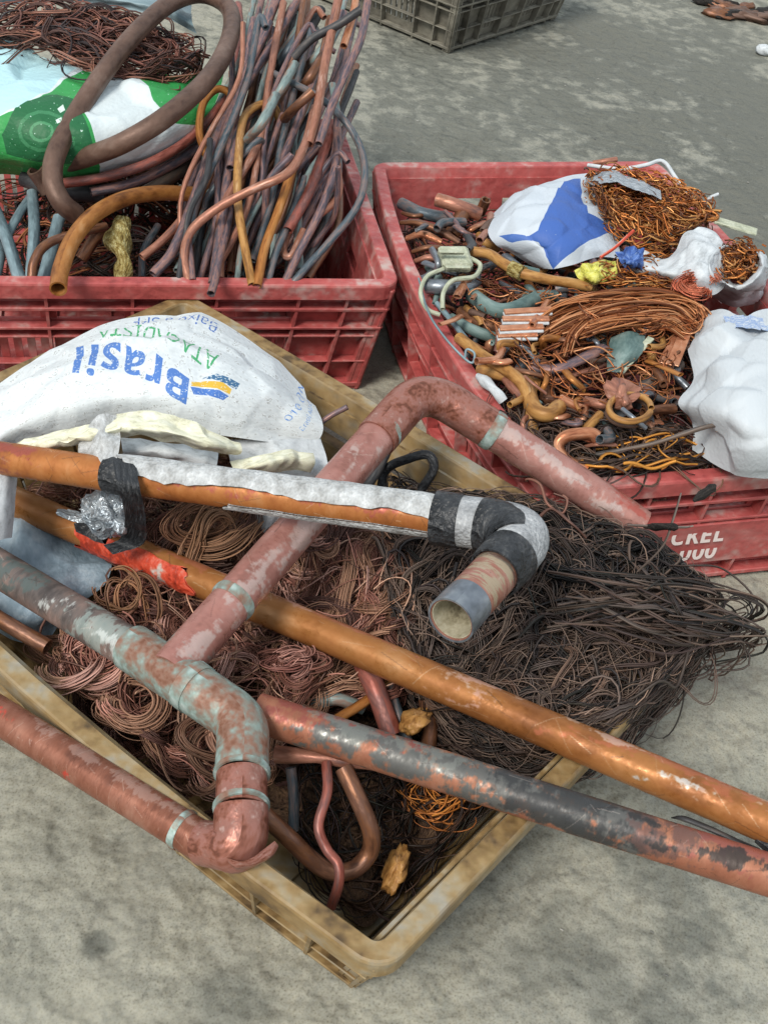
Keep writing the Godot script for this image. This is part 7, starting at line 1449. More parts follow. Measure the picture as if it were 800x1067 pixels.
	solo("copper_piece", "bright copper flattened piece by the left wall", "tube", "flattened copper pieces by the left wall", tube(smooth(vv([-0.0172,0.1228,-1.0673, -0.0029,0.1326,-1.0608, 0.0165,0.1297,-1.0567]), 6), 0.0055, {"sides": 14, "squash": 0.6, "dent": 0.12, "rad": [0.7,1,1,0.8]}), "copper_bright")
	solo("copper_piece", "brown flattened piece under the bright one", "tube", "flattened copper pieces by the left wall", tube(smooth(vv([-0.0095,0.1228,-1.042, 0.0045,0.1317,-1.0374, 0.0231,0.1268,-1.0486]), 6), 0.0047, {"sides": 14, "squash": 0.6, "dent": 0.12, "rad": [0.7,1,1,0.8]}), "copper_brown")
	solo("copper_piece", "lowest salmon flattened piece by the left wall", "tube", "flattened copper pieces by the left wall", tube(smooth(vv([-0.0063,0.1209,-1.0274, 0.0076,0.1297,-1.0228, 0.0282,0.1248,-1.0269]), 6), 0.0050, {"sides": 14, "squash": 0.6, "dent": 0.12, "rad": [0.7,1,1,0.8]}), "copper_salmon")
	solo("copper_piece", "small brown flattened piece in the far left corner", "tube", "flattened copper pieces by the left wall", tube(smooth(vv([-0.0256,0.117,-1.1308, -0.0134,0.1228,-1.1163, -0.0004,0.1209,-1.131]), 6), 0.0041, {"sides": 14, "squash": 0.6, "dent": 0.12, "rad": [0.7,1,1,0.8]}), "copper_brown")
	var conn := thing("connector_block", "pale green plastic connector block with a looped grey cable", "connector", "", Vector3.ZERO)
	part(conn, "housing", block(Vector3(0.0297,0.1562,-0.9766), Vector3(0.0135,0,-0.004), Vector3(0,0.006,0.003), Vector3(0.004,-0.004,0.011), 0.2), "pale_plastic")
	part(conn, "rib", block(Vector3(0.025,0.1679,-0.9657), Vector3(0.011,0,-0.003), Vector3(0,0.002,0.001), Vector3(0.0006,0,0.002), 0.2), "pale_plastic")
	part(conn, "rib", block(Vector3(0.0327,0.162,-0.9507), Vector3(0.011,0,-0.003), Vector3(0,0.002,0.001), Vector3(0.0006,0,0.002), 0.2), "pale_plastic")
	part(conn, "cable", tube(smooth(vv([0.0206,0.1522,-0.9631, 0.0071,0.1493,-0.9503, 0.0033,0.1444,-0.9288, 0.0111,0.1395,-0.9113, 0.0226,0.1366,-0.9098]), 8), 0.0021, {"sides": 8}), "pale_plastic")
	part(conn, "cable", tube(smooth(vv([0.0416,0.1562,-0.9839, 0.0528,0.1542,-0.9765, 0.0484,0.1542,-0.9539, 0.0301,0.1542,-0.9415, 0.0231,0.1493,-0.9261, 0.0242,0.1424,-0.9101]), 8), 0.0022, {"sides": 8}), "pale_plastic")
	solo("steel_pipe", "bright steel pipe stub with an open mouth under the connector cable", "tube", "", tube(smooth(vv([0.0075,0.1395,-0.9506, 0.0229,0.1424,-0.9482, 0.0428,0.1395,-0.9576]), 6), 0.0069, {"sides": 18, "wall": 0.0018, "dent": 0.04}), "steel")
	var hn := thing("yellow_tube", "ochre yellow tube with a hex nut across the left of the lettered crate", "tube", "", Vector3.ZERO)
	part(hn, "tube", tube(smooth(vv([0.045,0.1522,-1.0034, 0.0606,0.1562,-0.9953, 0.0739,0.1581,-0.9775, 0.0915,0.1581,-0.9651, 0.1135,0.1562,-0.9648, 0.1406,0.1522,-0.9711, 0.1544,0.1493,-0.9735]), 6), 0.0047, {"sides": 14, "dent": 0.05, "rad": [1.1,1,1,1.1,1,1,0.8]}), "ochre_tube")
	part(hn, "nut", tube(vv([0.08,0.1591,-0.9704, 0.0835,0.1591,-0.968, 0.0905,0.1591,-0.963]), 0.0077, {"sides": 6, "wall": 0.003}), "brass_crust")
	solo("plastic_elbow", "teal grey plastic elbow in the middle of the scrap", "pipe fitting", "", tube(smooth(vv([0.0494,0.1395,-0.9458, 0.0611,0.1464,-0.9207, 0.0743,0.1493,-0.9097, 0.0894,0.1483,-0.9223, 0.1041,0.1424,-0.9499]), 8), 0.0067, {"sides": 18, "wall": 0.0018, "dent": 0.04}), "teal_plastic")
	solo("plastic_sleeve", "teal plastic sleeve next to the elbow", "sleeve", "", tube(smooth(vv([0.1,0.1366,-0.9589, 0.1097,0.1405,-0.9618, 0.1246,0.1366,-0.973]), 6), 0.0051, {"sides": 18, "wall": 0.0018, "dent": 0.04}), "teal_plastic")
	solo("copper_tube", "brown tube below the teal elbow", "tube", "", tube(smooth(vv([0.0415,0.1248,-0.9399, 0.0631,0.1307,-0.9149, 0.0935,0.1268,-0.9186]), 6), 0.0057, {"sides": 18, "wall": 0.0018, "dent": 0.04}), "copper_brown")
	solo("copper_tube", "long ochre brown tube bending down the left side of the scrap", "tube", "", tube(smooth(vv([0.0412,0.1346,-0.8802, 0.0633,0.1424,-0.8439, 0.0814,0.1464,-0.8227, 0.0948,0.1464,-0.804, 0.1014,0.1405,-0.7833, 0.1064,0.1268,-0.7647]), 6), 0.0049, {"sides": 18, "wall": 0.0018, "dent": 0.04}), "ochre_tube")
	solo("copper_tube", "ochre brown tube crossing to the bent one", "tube", "", tube(smooth(vv([0.0614,0.1297,-0.844, 0.0841,0.1395,-0.8252, 0.1088,0.1346,-0.825]), 6), 0.0056, {"sides": 18, "wall": 0.0018, "dent": 0.04}), "ochre_tube")
	solo("copper_tube", "ochre copper elbow with open end near the lower left", "tube", "", tube(smooth(vv([0.0984,0.1395,-0.8178, 0.1037,0.1444,-0.7784, 0.1139,0.1464,-0.7691, 0.124,0.1424,-0.7877]), 6), 0.0063, {"sides": 18, "wall": 0.0018, "dent": 0.04}), "ochre_tube")
	solo("copper_tube", "brown upright tube in the scrap", "tube", "", tube(smooth(vv([0.1137,0.1346,-0.8579, 0.1168,0.1346,-0.8299, 0.1166,0.1268,-0.8135]), 6), 0.0057, {"sides": 18, "wall": 0.0018, "dent": 0.04}), "copper_brown")
	solo("copper_tube", "long dark grey tube slanting behind the brown ring", "tube", "", tube(smooth(vv([0.1348,0.1248,-0.7618, 0.1714,0.1346,-0.8096, 0.2055,0.1366,-0.8533, 0.2304,0.1346,-0.8894]), 6), 0.0065, {"sides": 18, "wall": 0.0018, "dent": 0.04}), "hose_grey")
	solo("copper_tube", "brown tube end beside the brown ring", "tube", "", tube(smooth(vv([0.1371,0.1346,-0.7556, 0.1462,0.1424,-0.7661, 0.1562,0.1444,-0.7827]), 6), 0.0038, {"sides": 18, "wall": 0.0018, "dent": 0.04}), "ochre_tube")
	solo("copper_tube", "mauve flattened tube left of the green plate", "tube", "", tube(smooth(vv([0.1013,0.1405,-0.8427, 0.1224,0.1464,-0.8365, 0.1461,0.1493,-0.8558, 0.1623,0.1464,-0.8798]), 6), 0.0061, {"sides": 14, "squash": 0.5, "dent": 0.1}), "copper_mauve")
	solo("copper_tube", "copper red bar under the mauve tube", "tube", "", tube(smooth(vv([0.1208,0.1346,-0.8366, 0.1438,0.1405,-0.8454, 0.1732,0.1405,-0.8724]), 6), 0.0030, {"sides": 10, "squash": 0.5}), "copper_salmon")
	solo("metal_strip", "grey bent strip in the scrap", "strip", "", tube(smooth(vv([0.0763,0.1346,-0.8596, 0.0849,0.1405,-0.8707, 0.0976,0.1424,-0.8681, 0.1081,0.1385,-0.8533]), 6), 0.0031, {"sides": 10, "squash": 0.5}), "steel")
	solo("metal_strip", "pale grey strip by the left wall", "strip", "", tube(smooth(vv([0.0188,0.1395,-0.9234, 0.0376,0.1375,-0.8932, 0.0532,0.1346,-0.8683]), 6), 0.0025, {"sides": 10}), "aqua_tube")
	solo("plastic_tube", "grey tube with cut end near the left wall", "tube", "", tube(smooth(vv([0.0336,0.1248,-0.926, 0.0552,0.1297,-0.903, 0.0726,0.1268,-0.9016]), 6), 0.0050, {"sides": 18, "wall": 0.0018, "dent": 0.04}), "teal_plastic")
	solo("porcelain_piece", "white porcelain piece by the left wall above the wires", "porcelain", "", tube(smooth(vv([0.0596,0.1346,-0.8261, 0.0671,0.1405,-0.8081, 0.0749,0.1424,-0.7936, 0.0803,0.1385,-0.7899]), 6), 0.0045, {"sides": 16, "dent": 0.15, "rad": [0.6,1,0.8,1,0.9], "wall": 0.004}), "white_cloth")
